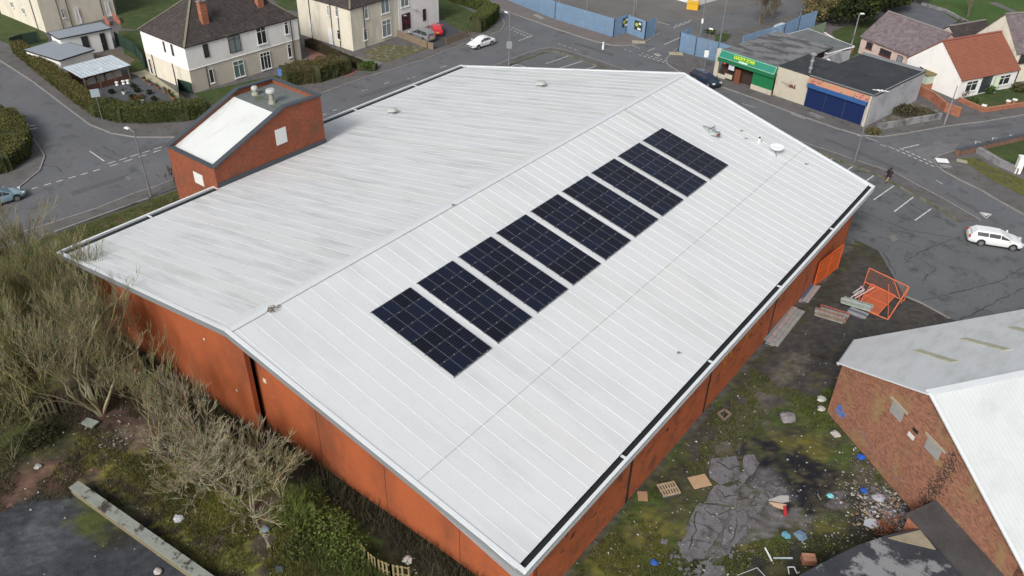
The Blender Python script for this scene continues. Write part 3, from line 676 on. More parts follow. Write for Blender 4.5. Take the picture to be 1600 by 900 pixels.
mb.cut(); a,b=tpanel((303,272),(319,287),(0,TYn,0),(0,-1,0)); mb.box(((a.x+b.x)/2,TYn-.02,(a.z+b.z)/2),(abs(b.x-a.x),.05,1.05))
mb.build('boarded_window',simple('white_board',(.68,.68,.66),.6),tw)
# roof furniture
def roofthing(px,py,left):
    p=onL(px,py) if left else onR(px,py); return p
for i,(px,py,l) in enumerate([(845,136,'low mushroom vent nearer the far end of the hall roof'),(613,178,'low mushroom vent on the hall roof near the brick tower')]):
    p=roofthing(px,py,True); t=thing('roof_vent',l,'vent',p,group='mushroom vents on the hall roof')
    mb=MB(); mb.lathe(p,[(.5,0),(.42,.12),(.25,.2),(.24,.4)],18); mb.build('base',simple('grey_vent_base',(.33,.35,.34),.6),t)
    mb=MB(); mb.lathe(p,[(.35,.38),(.56,.42),(.5,.56),(.25,.66),(.03,.68)],18); mb.build('cowl',simple('white_cowl',(.42,.43,.42),.6),t)
p=onR(1212,240); t=thing('satellite_dish','round white dish lying face up on the far right of the hall roof','dish',p)
mb=MB(); mb.lathe(p+Vector((0,0,.35)),[(.1,0),(.38,.08),(.58,.24),(.64,.38),(.61,.38),(.32,.33),(.03,.32)],20); mb.build('reflector',simple('bright_white',(.85,.86,.86),.35),t,smooth=True)
mb=MB(); mb.tube(p,p+Vector((0,0,.4)),.06); mb.bar(p+Vector((.3,-.5,.03)),p+Vector((-.3,.5,.03)),.08,.05); mb.build('mount',m_steel,t)
p=onR(1186,222); t=thing('flue_pipe','short white angled pipe sticking up from the hall roof','pipe',p)
mb=MB(); mb.tube(p,p+Vector((0,0,.55)),.12,.12,12); mb.tube(p+Vector((0,0,.5)),p+Vector((.1,-.35,.62)),.13,.14,12); mb.build('pipe',simple('bright_white',(.85,.86,.86),.35),t)
mb=MB(); q=p+Vector((.11,-.37,.625)); mb.tube(q,q+Vector((.01,-.03,.0)),.11,.11,12); mb.build('opening',m_black,t)
p=onR(1108,205); t=thing('roof_unit','weathered grey boxy unit with clutter on the hall roof beyond the solar panels','vent',p)
mb=MB(); mb.box(p+Vector((0,0,.16)),(.9,.7,.3),.3); mb.box(p+Vector((.75,-.3,.14)),(.7,.6,.26),.1); mb.build('casing',M('weathered_casing',(.38,.42,.41),rough=.7,var=.25,scale=2,fine=.2,bump=.2),t)
mb=MB(); mb.bar(p+Vector((-.7,.1,.3)),p+Vector((1.3,-.5,.36)),.07,.07); mb.bar(p+Vector((.1,-.5,.3)),p+Vector((.3,.5,.45)),.06,.06); mb.box(p+Vector((1.15,-.55,.15)),(.3,.2,.2),.4,mi=1); mb.build('pipework',[m_steel,simple('maroon_bit',(.16,.04,.04),.6)],t)
for i,(px,py,l) in enumerate([(1158,205,'small dark scrap on the hall roof nearest the far right verge'),(1165,217,'small pinkish scrap on the hall roof above the white pipe'),(1259,257,'small grey scrap on the hall roof below the white dish'),(708,321,'small scrap caught on the ridge seam of the hall roof'),(1060,552,'tiny dark scrap on the lower part of the hall roof')]):
    p=onR(px,py); mb=MB(); mb.box(p+Vector((0,0,.05)),(.18,.14,.08),.4*i); mb.bar(p+Vector((0,0,.05)),p+Vector((.22,.1,.08)),.04,.03); o=mb.build('scrap',simple('scrap%d'%(i%2) if 0 else 'dull_scrap',(.2,.17,.15),.8),loc=p); tag(o,l,'debris')
p=onR(424,483); mb=MB(); r=random.Random(2)
for i in range(40): 
    q=p+Vector((r.gauss(0,.16),r.gauss(0,.2),0)); mb.bar(q+Vector((0,0,.03+r.random()*.05)),q+Vector((r.uniform(-.2,.2),r.uniform(-.2,.2),.06)),.035,.02)
tag(mb.build('bird_nest',simple('nest_twig',(.16,.12,.08),.9),loc=p),'small brown clump of twigs on the hall roof ridge near its front end','nest')
# ------------------------------------------------------------------ solar panels
def m_panel():
    m=bpy.data.materials.new('solar_cells'); nt,N,L=nodes(m); b=N['Principled BSDF']; b.inputs['Roughness'].default_value=.12; b.inputs['Specular IOR Level'].default_value=.3
    at=N.new('ShaderNodeAttribute'); at.attribute_name='UVP'; s=N.new('ShaderNodeSeparateXYZ'); L.new(at.outputs['Vector'],s.inputs[0])
    def mt(op,a,bb=None):
        n=N.new('ShaderNodeMath'); n.operation=op
        for i,v in enumerate((a,bb)):
            if v is None: continue
            if isinstance(v,(int,float)): n.inputs[i].default_value=v
            else: L.new(v,n.inputs[i])
        return n.outputs[0]
    u,v=s.outputs[0],s.outputs[1]
    fv=mt('FRACT',mt('MULTIPLY',v,6)); l1=mt('LESS_THAN',mt('ABSOLUTE',mt('SUBTRACT',fv,.5)),.14)
    fu=mt('FRACT',mt('MULTIPLY',u,18)); l2=mt('LESS_THAN',fu,.07)
    mid=mt('LESS_THAN',mt('ABSOLUTE',mt('SUBTRACT',u,.5)),.011)
    geo=N.new('ShaderNodeObjectInfo'); 
    cr=N.new('ShaderNodeMix'); cr.data_type='RGBA'; cr.inputs[6].default_value=(.004,.005,.010,1); cr.inputs[7].default_value=(.007,.010,.026,1); L.new(geo.outputs['Random'],cr.inputs[0])
    c=cr.outputs[2]
    for f,cc in ((mt('MULTIPLY',l1,.3),(.03,.036,.055,1)),(mt('MULTIPLY',l2,.3),(.04,.045,.06,1)),(mid,(.12,.13,.16,1))):
        x=N.new('ShaderNodeMix'); x.data_type='RGBA'; L.new(f,x.inputs[0]); L.new(c,x.inputs[6]); x.inputs[7].default_value=cc; c=x.outputs[2]
    L.new(c,b.inputs['Base Color']); return m
mp_=m_panel(); m_frame=simple('panel_frame',(.09,.095,.105),.4,.3)
pxa,pxb=-30.73,-24.05; slen=(pxb-pxa)/6
ords=['first','second','third','fourth','fifth','sixth','seventh','eighth','ninth']
txt=['nearest','second','third','fourth','fifth','sixth','seventh','eighth','farthest']
zoff=.10
def panelmesh():
    """one 1.72 x 1.13 panel in local axes: x down the slope, y along the ridge"""
    L=slen*math.hypot(1,mR)-.02; W=3.45/2-.04; me=MB()
    me.box((0,0,0),(L,W,.035)); f=me
    g=.018; z=.0185
    me.add([(-L/2+g,-W/2+g,z),(L/2-g,-W/2+g,z),(L/2-g,W/2-g,z),(-L/2+g,W/2-g,z)],[(0,1,2,3)],1)
    o=me.build('solar_panel',[m_frame,mp_],local=True); a=o.data.attributes.new('UVP','FLOAT_VECTOR','CORNER')
    arr=[0.0]*(3*len(o.data.loops)); p=o.data.polygons[-1]
    for k,li in enumerate(p.loop_indices):
        vx,vy=[(0,0),(1,0),(1,1),(0,1)][k]; arr[3*li]=vy; arr[3*li+1]=vx
    a.data.foreach_set('vector',arr); return o
proto=panelmesh(); rot=Matrix(((1,0,0),(0,1,0),(0,0,1)))
ang=math.atan(mR); first=True
mbc=MB()
for i in range(9):
    y0=26.54+i*4.0446; cx=(pxa+pxb)/2; cy=y0+3.4547/2
    t=thing('solar_array','block of twelve dark solar panels, %s of nine up the roof from its near end'%txt[i],'solar panels',(cx,cy,zr(cx)+zoff),group='blocks of solar panels on the hall roof')
    for a in range(6):
        for b in (0,1):
            if first: o=proto; first=False
            else: o=proto.copy(); COL.objects.link(o)
            o.parent=t; x=(a-2.5)*slen; o.location=(x,(b-.5)*3.4547/2,-mR*x); o.rotation_euler=(0,ang,0)
    mb=MB()
    for a in range(7):
        mb.cut(); x=(a-3)*slen; mb.box((cx+x,cy,zr(cx+x)+zoff-.055),(.05,3.5,.05))
    mb.build('mounting_rail',m_steel,t)
    mb=MB()
    for a in range(7):
        x=(a-3)*slen
        for dy in (-1.3,-.45,.45,1.3): mb.box((cx+x,cy+dy,zr(cx+x)+zoff+.025),(.055,.05,.012),axes=(Vector((math.cos(ang),0,-math.sin(ang))),Vector((0,1,0)),Vector((math.sin(ang),0,math.cos(ang)))))
    tag(mb.build('clamp',simple('clamp_silver',(.4,.4,.42),.4,.3),t),kind='stuff')
# ================================================================== BRICK BUILDING, RIGHT
p0=Vector((-7.86,48,0)); d2=Vector((.81,-.59,0)).normalized(); e2=Vector((.59,.81,0)).normalized()
def S2(s,t,z): v=p0+d2*s+e2*t; v.z=z; return v
def gab(px,py): v=onplane(px,py,p0,e2); return v
AP=gab(1457,616); sA=(AP-p0).dot(d2); zA=AP.z; zE=4.46; s_r=16.4; sl=(zA-zE)/sA; zEr=3.9; slr=(zA-zEr)/(s_r-sA)
bh=thing('brick_workshop','brown brick workshop with a pale corrugated roof at the right edge','building',(p0.x+8,p0.y+6,0))
Lb=34
m_brick2=M('brown_brick',(.31,.155,.10),rough=.92,var=.12,scale=.8,fine=.3,bump=.5,brick=.8,bdir=(d2.x,d2.y),dirt=((.30,.22,.10),.6,.54,.7,None))
mb=MB()
def z2(s): return zE+sl*s if s<sA else zA-slr*(s-sA)
prof=[(0,0),(s_r,0),(s_r,zEr),(sA,zA),(0,zE)]
vs=[S2(s,0,z) for s,z in prof]+[S2(s,.3,z) for s,z in prof]; n=5
mb.add(vs,[tuple(range(n)),tuple(range(2*n-1,n-1,-1))]+[(i,i+n,(i+1)%n+n,(i+1)%n) for i in range(n)])
def vwall(a,b,za,zb):
    A=S2(*a,0);B=S2(*b,0); A1=S2(*a,za);B1=S2(*b,zb); off=Vector((-(B-A).y,(B-A).x,0)).normalized()*.3
    vs=[A,B,B1,A1,A+off,B+off,B1+off,A1+off]; mb.add(vs,[(0,1,2,3),(7,6,5,4),(0,4,5,1),(1,5,6,2),(2,6,7,3),(3,7,4,0)])
sc,tc=-1.9,2.5
def _rl(px,py):
    a_=S2(0,0,zE+.06);b_=S2(sA,0,zA+.06);c_=S2(0,5,zE+.06); v=onplane(px,py,a_,(b_-a_).cross(c_-a_)); d=v-p0; return d.dot(d2),d.dot(e2)
q_=_rl(1335,531); sc,tc=q_[0]+.2,q_[1]; print('chamfer',q_,_rl(1319,570),_rl(1600,472))
vwall((sc,tc),(0,0),z2(sc)-.1,zE-.02); vwall((sc,Lb),(sc,tc),z2(sc)-.1,z2(sc)-.1); vwall((s_r,0),(s_r,Lb),zEr,zEr)
wl=mb.build('wall',m_brick2,bh)
m_wr=M('weathered_corrugated',(.68,.70,.70),rough=.55,var=.05,scale=.4,fine=.05,bump=.05,stripe=(e2.x,e2.y,.3,.35,.05),dirt=((.48,.50,.48),.5,.45,.78,(2,.4,1)))
m_wr2=M('white_corrugated',(.60,.62,.625),rough=.5,var=.03,scale=.4,fine=.03,bump=.03,stripe=(e2.x,e2.y,.3,.35,.05),dirt=((.5,.52,.52),.5,.5,.75,None))
mb=MB(); o_=.22
def rp(s,t,dz=.06): return S2(s,t,z2(s)+dz)
mb.add([rp(-.15,-o_),rp(sA,-o_),rp(sA,Lb),rp(sc-.2,Lb),rp(sc-.2,tc)],[(0,1,2,3,4)]); 
mb.add([v-Vector((0,0,.12)) for v in [rp(-.15,-o_),rp(sA,-o_),rp(sA,Lb),rp(sc-.2,Lb),rp(sc-.2,tc)]],[(4,3,2,1,0)])
mb.build('roof_slope',m_wr,bh)
mb=MB(); mb.add([rp(sA,-o_),rp(s_r+.3,-o_),rp(s_r+.3,Lb),rp(sA,Lb)],[(0,1,2,3)]); mb.add([v-Vector((0,0,.12)) for v in [rp(sA,-o_),rp(s_r+.3,-o_),rp(s_r+.3,Lb),rp(sA,Lb)]],[(3,2,1,0)]); mb.build('roof_slope',m_wr2,bh)
mb=MB()
mb.bar(rp(-.15,-o_,.09),rp(sA,-o_,.09),.34,.1); mb.cut(); mb.bar(rp(sA,-o_+.02,.09),rp(s_r+.3,-o_+.02,.09),.16,.08); mb.cut(); mb.bar(rp(sA-.1,-o_,.12),rp(sA-.1,Lb,.12),.5,.08)
mb.build('verge_capping',simple('white_capping',(.66,.69,.70),.4),bh)
mb=MB(); mb.bar(rp(-.15,-o_,-.06),rp(sc-.2,tc,-.06),.14,.2); mb.bar(rp(sc-.2,tc,-.06),rp(sc-.2,Lb,-.06),.14,.18); mb.build('gutter',simple('bluegrey_gutter',(.3,.36,.42),.5),bh)
mb=MB()
nW=Vector((d2.x*sl*-1*-1,0,1))
def roofL(px,py):
    n=(rp(sA,5)-rp(0,5)).cross(rp(0,8)-rp(0,5)); return onplane(px,py,rp(0,5),n)
for (a,b,w) in [((1432,547),(1493,566),.55),((1505,529),(1575,547),.6),((1580,511),(1640,527),.6)]:
    mb.cut(); A=roofL(*a);B=roofL(*b); mb.bar(A+Vector((0,0,.03)),B+Vector((0,0,.03)),w,.05)
mb.build('rooflight',M('yellowed_rooflight',(.42,.42,.31),rough=.6,var=.2,scale=2,bump=0),bh)
# blocked windows, lintels on gable
mb=MB(); ml=MB()
def gbox(m,c,w,h,th,tilt=0): m.bar(c-d2*w/2-e2*.02,c+d2*w/2-e2*.02,th,h)
for a,w,h in [(gab(1402,643),1.05,.85),(gab(1458,701),1.15,.8)]:
    mb.cut(); ml.cut(); gbox(mb,a,w,h,.06); gbox(ml,a+Vector((0,0,h/2+.1)),w+.55,.16,.09)
mb.build('blocked_window',M('cement_infill',(.3,.3,.29),rough=.9,var=.15,scale=2,bump=.2),bh); ml.build('lintel',simple('stone_lintel',(.36,.32,.25),.9),bh)
mb=MB(); gbox(mb,gab(1424,681),.5,.28,.08); mb.build('white_plate',simple('white_board',(.68,.68,.66),.6),bh)
mb=MB(); gbox(mb,gab(1431,673),.42,.2,.06); mb.build('wall_vent',m_black,bh)
mb=MB(); r=random.Random(8)
c=gab(1312,642)
for k in range(14): 
    q=c+d2*r.uniform(-.35,.45)+Vector((0,0,r.uniform(-.4,.4))); mb.bar(q-e2*.012,q-e2*.012+d2*r.uniform(.15,.5)+Vector((0,0,r.uniform(-.3,.3))),.012,.16)
mb.build('graffiti',simple('blue_spray',(.1,.2,.5),.7),bh)
mb=MB()
for k in range(26):
    c=gab(1325+k*3.4,655+k*4.2); q=c+Vector((0,0,r.uniform(-.2,.5))); mb.bar(q-e2*.012,q-e2*.012+d2*r.uniform(.1,.35)+Vector((0,0,r.uniform(-.25,.25))),.01,.07)
mb.build('graffiti',simple('faded_purple_spray',(.22,.11,.14),.8),bh)
mb=MB()
for k in range(520):
    t=r.random()**.8; a=gab(1497,708); b=gab(1442,788); c=a.lerp(b,t)+d2*r.gauss(0,.28)+Vector((0,0,r.gauss(0,.28))); mb.bar(c-e2*.014,c-e2*.014+d2*r.uniform(.03,.14),.01,r.uniform(.02,.08))
tag(mb.build('soot_stain',simple('soot_black',(.06,.04,.032),.95),bh),kind='stuff')
# flat roofed annex and slab
def fbox(name,label,cat,top,h,mat,wmat,th=.18,z=None):
    P=[G(x,y,h) for x,y in top]; c=sum(P,Vector())/len(P); t=thing(name,label,cat,(c.x,c.y,0))
    mb=MB(); mb.prism([xy(c+(p-c)*.96) for p in P],-.05,h-th); mb.build('wall',wmat,t)
    mb=MB(); mb.prism([xy(p) for p in P],h-th,h); mb.build('roof',mat,t); return t
m_annex=M('stained_flat_roof',(.065,.062,.062),rough=.85,var=.3,scale=.5,fine=.2,bump=.3,dirt=((.16,.1,.1),.45,.54,.7,None))
m_slab=M('broken_screed_roof',(.04,.042,.05),rough=.8,var=.25,scale=.5,fine=.15,bump=.4,dirt=((.22,.22,.225),.33,.55,.60,None))
fbox('flat_roofed_annex','narrow dark flat-roofed brick annex against the workshop gable','outbuilding',[(1467,779),(1417,802),(1439,824),(1509,900),(1560,960),(1640,960),(1560,872)],2.3,m_annex,m_redb)
fbox('ruined_store','low derelict store with a patchy grey screed roof by the rubbish heap','outbuilding',[(1437,826),(1390,835),(1340,852),(1305,869),(1252,897),(1180,950),(1300,1100),(1560,980),(1507,900)],2.1,m_slab,m_conc)
mb=MB(); P=gp([(1388,840),(1437,828),(1452,845),(1462,858),(1410,846)],2.16); mb.prism([xy(p) for p in P],2.1,2.16); 
tag(mb.build('loose_sheet',M('tan_board',(.27,.23,.16),rough=.9,var=.2,scale=1.5,fine=.15,bump=.2),loc=G(1430,840,1.5)),'tan board lying on the corner of the ruined store roof','board')

# ================================================================== GENERIC BUILDINGS
class Bld:
    def __init__(s,name,label,cat,O,a,la,lb,h,flip=1):
        s.O=Vector((O[0],O[1],0)); s.a=Vector((a[0],a[1],0)).normalized(); s.b=Vector((-s.a.y,s.a.x,0))*flip; s.la,s.lb,s.h=la,lb,h
        c=s.O+s.a*la/2+s.b*lb/2; s.root=thing(name,label,cat,c)
    def P(s,u,v,z): r=s.O+s.a*u+s.b*v; r.z=z; return r
    def walls(s,mat,z0=0,z1=None,e=0,name='wall'):
        mb=MB(); z1=z1 or s.h
        mb.prism([xy(s.P(-e,-e,0)),xy(s.P(s.la+e,-e,0)),xy(s.P(s.la+e,s.lb+e,0)),xy(s.P(-e,s.lb+e,0))],z0,z1); return mb.build(name,mat,s.root)
    def hip(s,mat,rise,over=.35,ridge_mat=None,inset=None):
        mb=MB(); o=over; h=s.h; A=[s.P(-o,-o,h),s.P(s.la+o,-o,h),s.P(s.la+o,s.lb+o,h),s.P(-o,s.lb+o,h)]
        i=inset or s.lb/2; R1=s.P(i,s.lb/2,h+rise); R2=s.P(s.la-i,s.lb/2,h+rise)
        D=[v-Vector((0,0,.12)) for v in A]
        mb.add(A+[R1,R2]+D,[(0,1,5,4),(1,2,5),(2,3,4,5),(3,0,4),(0,6,7,1),(1,7,8,2),(2,8,9,3),(3,9,6,0),(9,8,7,6)])
        s.R=mb.build('roof',mat,s.root)
        if ridge_mat:
            mb=MB()
            for p,q in ((A[0],R1),(A[3],R1),(A[1],R2),(A[2],R2),(R1,R2)): mb.cut(); mb.bar(p+Vector((0,0,.04)),q+Vector((0,0,.04)),.26,.1)
            mb.build('ridge_tiles',ridge_mat,s.R)
        s.rz=h+rise; return s.R
    def gable(s,mat,rise,over=.3,along='a',wmat=None,ridge_mat=None,vo=None):
        o=over; h=s.h; mb=MB(); vo=o if vo is None else vo
        if along=='a': 
            W,Lg=s.lb,s.la; f=lambda u,v,z: s.P(u,v,z)
        else:
            W,Lg=s.la,s.lb; f=lambda u,v,z: s.P(v,u,z)
        sl=rise/(W/2); th=.12
        e0=[f(-vo,-o,h-sl*o+.05),f(Lg+vo,-o,h-sl*o+.05)]; rg=[f(-vo,W/2,h+rise+.05),f(Lg+vo,W/2,h+rise+.05)]; e1=[f(-vo,W+o,h-sl*o+.05),f(Lg+vo,W+o,h-sl*o+.05)]
        T=Vector((0,0,th)); V=[e0[0],e0[1],rg[0],rg[1],e1[0],e1[1]]; V2=[v+T for v in V]
        mb.add(V+V2,[(6,7,9,8),(8,9,11,10),(1,0,2,3),(3,2,4,5),(0,1,7,6),(5,4,10,11),(0,6,8,2),(2,8,10,4),(1,3,9,7),(3,5,11,9)])
        s.R=mb.build('roof',mat,s.root)
        if wmat:
            mb=MB()
            for u0,u1 in ((0,.3),(Lg-.3,Lg)):
                mb.cut()
                vs=[f(u0,0,h),f(u0,W,h),f(u0,W/2,h+rise),f(u1,0,h),f(u1,W,h),f(u1,W/2,h+rise)]; mb.add(vs,[(0,1,2),(5,4,3),(0,3,4,1),(1,4,5,2),(2,5,3,0)])
            mb.build('gable',wmat,s.root)
        if ridge_mat:
            mb=MB(); mb.bar(rg[0]+T,rg[1]+T,.3,.1); mb.build('ridge_tiles',ridge_mat,s.R)
        s.rz=h+rise
    def flat(s,mat,th=.14,over=.2,slope=0,name='roof',trim=None):
        mb=MB(); o=over; A=[s.P(-o,-o,s.h),s.P(s.la+o,-o,s.h),s.P(s.la+o,s.lb+o,s.h+slope),s.P(-o,s.lb+o,s.h+slope)]; T=Vector((0,0,th))
        mb.add([v for v in A]+[v+T for v in A],[(3,2,1,0),(4,5,6,7),(0,1,5,4),(1,2,6,5),(2,3,7,6),(3,0,4,7)]); s.R=mb.build(name,mat,s.root)
        if trim:
            mb=MB()
            for i in range(4): mb.bar(A[i]+T*.5,A[(i+1)%4]+T*.5,.06,th+.03)
            mb.build('fascia',trim,s.R)
    def face(s,k):
        return {'f':(s.P(0,0,0),s.a,-s.b),'s':(s.P(0,0,0),s.b,-s.a),'k':(s.P(0,s.lb,0),s.a,s.b),'r':(s.P(s.la,0,0),s.b,s.a)}[k]
    def uz(s,k,px,py):
        P,u,n=s.face(k); p=onplane(px,py,P,n); return (p-P).dot(u),p.z
    def opening(s,k,tl,br,kind='window',frame=None,glass=None,mull=1,transom=.3,sill=True,name='window',w=None,h=None):
        P,u,n=s.face(k); u0,z1=s.uz(k,*tl); u1,z0=s.uz(k,*br); 
        if u1<u0: u0,u1=u1,u0
        if z1<z0: z0,z1=z1,z0
        if w: m_=(u0+u1)/2; u0,u1=m_-w/2,m_+w/2
        if h: m_=(z0+z1)/2; z0,z1=m_-h/2,m_+h/2
        return s.open_uz(k,u0,u1,z0,z1,kind,frame,glass,mull,transom,sill,name)
    def open_uz(s,k,u0,u1,z0,z1,kind='window',frame=None,glass=None,mull=1,transom=.3,sill=True,name='window'):
        P,u,n=s.face(k); Z=Vector((0,0,1)); frame=frame or m_upvc; glass=glass or m_dglass
        pt=lambda a,z,d: P+u*a+Z*z+n*(d+.06)
        mb=MB(); t=.07; d=.03
        for a,b in (((u0,z0),(u1,z0)),((u0,z1),(u1,z1))): mb.bar(pt(a[0]-t/2,a[1],d),pt(b[0]+t/2,b[1],d),.06,t)
        for a in (u0,u1): mb.bar(pt(a,z0+t/2,d),pt(a,z1-t/2,d),.058,t,up=tuple(u))
        if kind=='window':
            for i in range(mull): a=u0+(u1-u0)*(i+1)/(mull+1); mb.bar(pt(a,z0+.03,d-.003),pt(a,z1-.03,d-.003),.05,.06,up=tuple(u))
            if transom: zt=z1-(z1-z0)*transom; mb.bar(pt(u0+.03,zt,d-.005),pt(u1-.03,zt,d-.005),.048,.06)
            if sill: mb.bar(pt(u0-.1,z0-.09,.06),pt(u1+.1,z0-.09,.06),.14,.09)
        fr=mb.build(name+('_frame' if 0 else ''),frame,s.root)
        mb=MB(); mb.bar(pt(u0+.02,(z0+z1)/2,.012),pt(u1-.02,(z0+z1)/2,.012),.012,z1-z0-.04); mb.build('pane' if kind=='window' else 'panel',glass,fr)
        if kind=='door':
            mb=MB(); mb.box(pt(u0+.15,(z0+z1)/2,.05),(.05,.05,.12)); mb.build('handle',m_steel,fr)
        return fr
    def pipe(s,k,px,py,z0=0,z1=None,mat=None):
        u0,_=s.uz(k,px,py); P,u,n=s.face(k); p=P+u*u0+n*.1; mb=MB(); mb.tube(p+Vector((0,0,z0)),p+Vector((0,0,z1 or s.h)),.055); mb.build('downpipe',mat or m_black,s.root)
    def chimney(s,u,v,w,d,z0,z1,mat,pots=2):
        mb=MB(); c=s.P(u,v,0); rz=math.atan2(s.a.y,s.a.x); mb.box((c.x,c.y,(z0+z1)/2),(w,d,z1-z0),rz); mb.box((c.x,c.y,z1+.05),(w+.14,d+.14,.12),rz,mi=1)
        for i in range(pots):
            q=c+s.a*((i-(pots-1)/2)*.35); mb.tube((q.x,q.y,z1+.1),(q.x,q.y,z1+.5),.12,.1,10,mi=2)
        mb.build('chimney',[mat,m_conc,simple('clay_pot',(.35,.17,.1),.8)],s.R)
m_ridge=M('mossy_ridge_tiles',(.18,.17,.12),rough=.9,var=.2,scale=1.5,bump=.2)
# ---- house 1
h1=Bld('semi_detached_house','two-storey house white above grey roughcast with a dark hipped roof, near the corner hedge','house',(-91.9,53.85),(.03,1),17.0,10.2,6.0)
h1.walls(m_dash,0,3.05); h1.walls(m_white,3.05,6.0,.03,'upper_wall'); h1.hip(m_slate,4.3,.18,m_ridge)
h1.walls(m_white,0,3.04,.0) if 0 else None
mb=MB(); mb.bar(h1.P(-.015,0,1.52),h1.P(-.015,10.2,1.52),.03,3.04); mb.build('side_render',m_cream,h1.root)
mb=MB(); 
for k in (('f',h1.la),('s',h1.lb)): 
    P,u,n=h1.face(k[0]); mb.cut(); mb.bar(P+n*.05+Vector((0,0,3.06)),P+u*k[1]+n*.05+Vector((0,0,3.06)),.06,.06)
mb.build('string_course',m_white,h1.root)
h1.opening('f',(316,70),(327,88),frame=m_brownf,mull=0,sill=False)
h1.opening('f',(355,58),(377,78),frame=m_brownf,glass=m_blind,mull=1,transom=.2,sill=False)
h1.opening('f',(399,45),(417,66),mull=1,transom=.22); h1.opening('f',(443,35),(451,52),mull=0,transom=.2)
h1.opening('f',(325,109),(335,128),mull=0,transom=0,glass=m_dglass); h1.opening('f',(363,97),(383,117),mull=1,transom=.25,glass=simple('green_blind',(.10,.17,.15),.3))
h1.opening('f',(405,84),(424,105),mull=2,transom=.2); h1.opening('f',(448,70),(456,88),mull=0,transom=.2)
h1.opening('s',(255,65),(260,81),frame=m_brownf,mull=0,sill=False); h1.opening('s',(267,69),(273,87),frame=m_brownf,mull=0,sill=False)
h1.opening('s',(232,91),(241,116),kind='door',frame=m_upvc,glass=simple('dark_red_door',(.05,.012,.012),.5),name='door')
h1.pipe('f',324,120,0,3.05); h1.pipe('f',459,80)
for px,py in ((271,105),(240,95)): h1.pipe('s',px,py,0,3.1)
c=G(323,35,8.3); 

e0=h1.P(0,-.4,6); nn=(h1.a).cross(h1.P(0,h1.lb/2,10.3)-e0)
for px_,py_,dz in ((322,36,2.6),(408,10,2.6)):
    q=onplane(px_,py_,e0,nn); d_=q-h1.O; h1.chimney(d_.dot(h1.a),d_.dot(h1.b)+.3,.9,.7,q.z-.3,q.z+dz,m_redb,2)
# ---- house 2
h2=Bld('semi_detached_house','two-storey house with cream near half and white far half, cars parked in front','house',(-88.6,78.0),(0,1),18.2,11.5,6.1)
h2.walls(m_cream,0,6.1); 
mb=MB(); mb.prism([xy(h2.P(9.4,-.04,0)),xy(h2.P(18.24,-.04,0)),xy(h2.P(18.24,6,0)),xy(h2.P(9.4,6,0))],0,6.08); mb.build('front_wall',m_white,h2.root)
h2.hip(m_slate,4.3,.2,m_ridge)
h2.opening('f',(568,8),(575,28),mull=0,transom=.25,glass=m_blind); h2.opening('f',(594,0),(608,18),mull=1,transom=0,glass=m_blind)
h2.opening('f',(567,46),(574,61),mull=0,transom=.25,glass=m_blind); h2.opening('f',(596,33),(611,54),mull=1,transom=.25,glass=m_blind)
h2.opening('f',(627,23),(641,43),frame=m_redf,mull=1,transom=.2,sill=False); h2.opening('f',(660,15),(665,31),frame=m_redf,mull=0,transom=0,sill=False); h2.opening('f',(625,-8),(638,8),mull=1,transom=0,glass=m_blind)
h2.opening('s',(524,10),(529,26),mull=0,transom=.3,glass=m_blind); h2.opening('s',(527,46),(532,62),mull=0,transom=.3,glass=m_dglass)
h2.opening('s',(513,43),(523,70),kind='door',glass=m_upvc,name='door'); h2.opening('s',(483,30),(490,55),kind='door',glass=m_upvc,name='door'); h2.opening('s',(511,8),(515,24),mull=0,transom=.3,glass=m_blind)
for px in (519,530,487): h2.pipe('s',px,40)
for px in (569,): h2.pipe('f',px,40)
for px,py in ((630,24),(647,14)):
    u0,z0=h2.uz('f',px,py); P,u,n=h2.face('f'); p=P+u*u0+n*.35+Vector((0,0,z0)); t=thing('satellite_dish','grey dish on the white house wall %s'%('above the dark red window' if px==630 else 'higher up beside the slim window'),'dish',p)
    mb=MB(); mb.tube(p-n*.3,p,.025); mb.lathe(p-Vector((0,0,.05)),[(.05,0),(.25,.04),(.3,.1),(.24,.08),(.03,.05)],12); mb.build('reflector',simple('dish_grey',(.35,.35,.35),.5),t)
# ---- house 0
A=G(73,52);Bq=G(190,40)
h0=Bld('apartment_house','tall cream house with pipes and two white doors at the top left','house',A,(0,1),G(183,26).y-A.y,14,7.0)
h0.walls(m_cream,0,7.0); h0.hip(m_slate,4,.4,m_ridge)
h0.opening('f',(94,14),(101,27),mull=0,transom=.35,sill=True); h0.opening('f',(115,13),(128,36),kind='door',glass=m_upvc,name='door'); h0.opening('f',(162,3),(174,24),kind='door',glass=m_upvc,name='door')
for q in ((117.5,15,120,28),(122,14,125,27),(164.5,4,167,17),(168.5,4,171,16)): h0.opening('f',(q[0],q[1]),(q[2],q[3]),mull=0,transom=0,sill=False,glass=m_dglass,name='door_light')
for px,py in ((92,20),(107,20),(158,10)): h0.pipe('f',px,py)
for (x0,y0,x1,y1) in ((16,2,22,12),(34,12,40,22)): h0.opening('s',(x0,y0),(x1,y1),mull=0,transom=0,glass=m_blind)
h0.pipe('s',56,30)
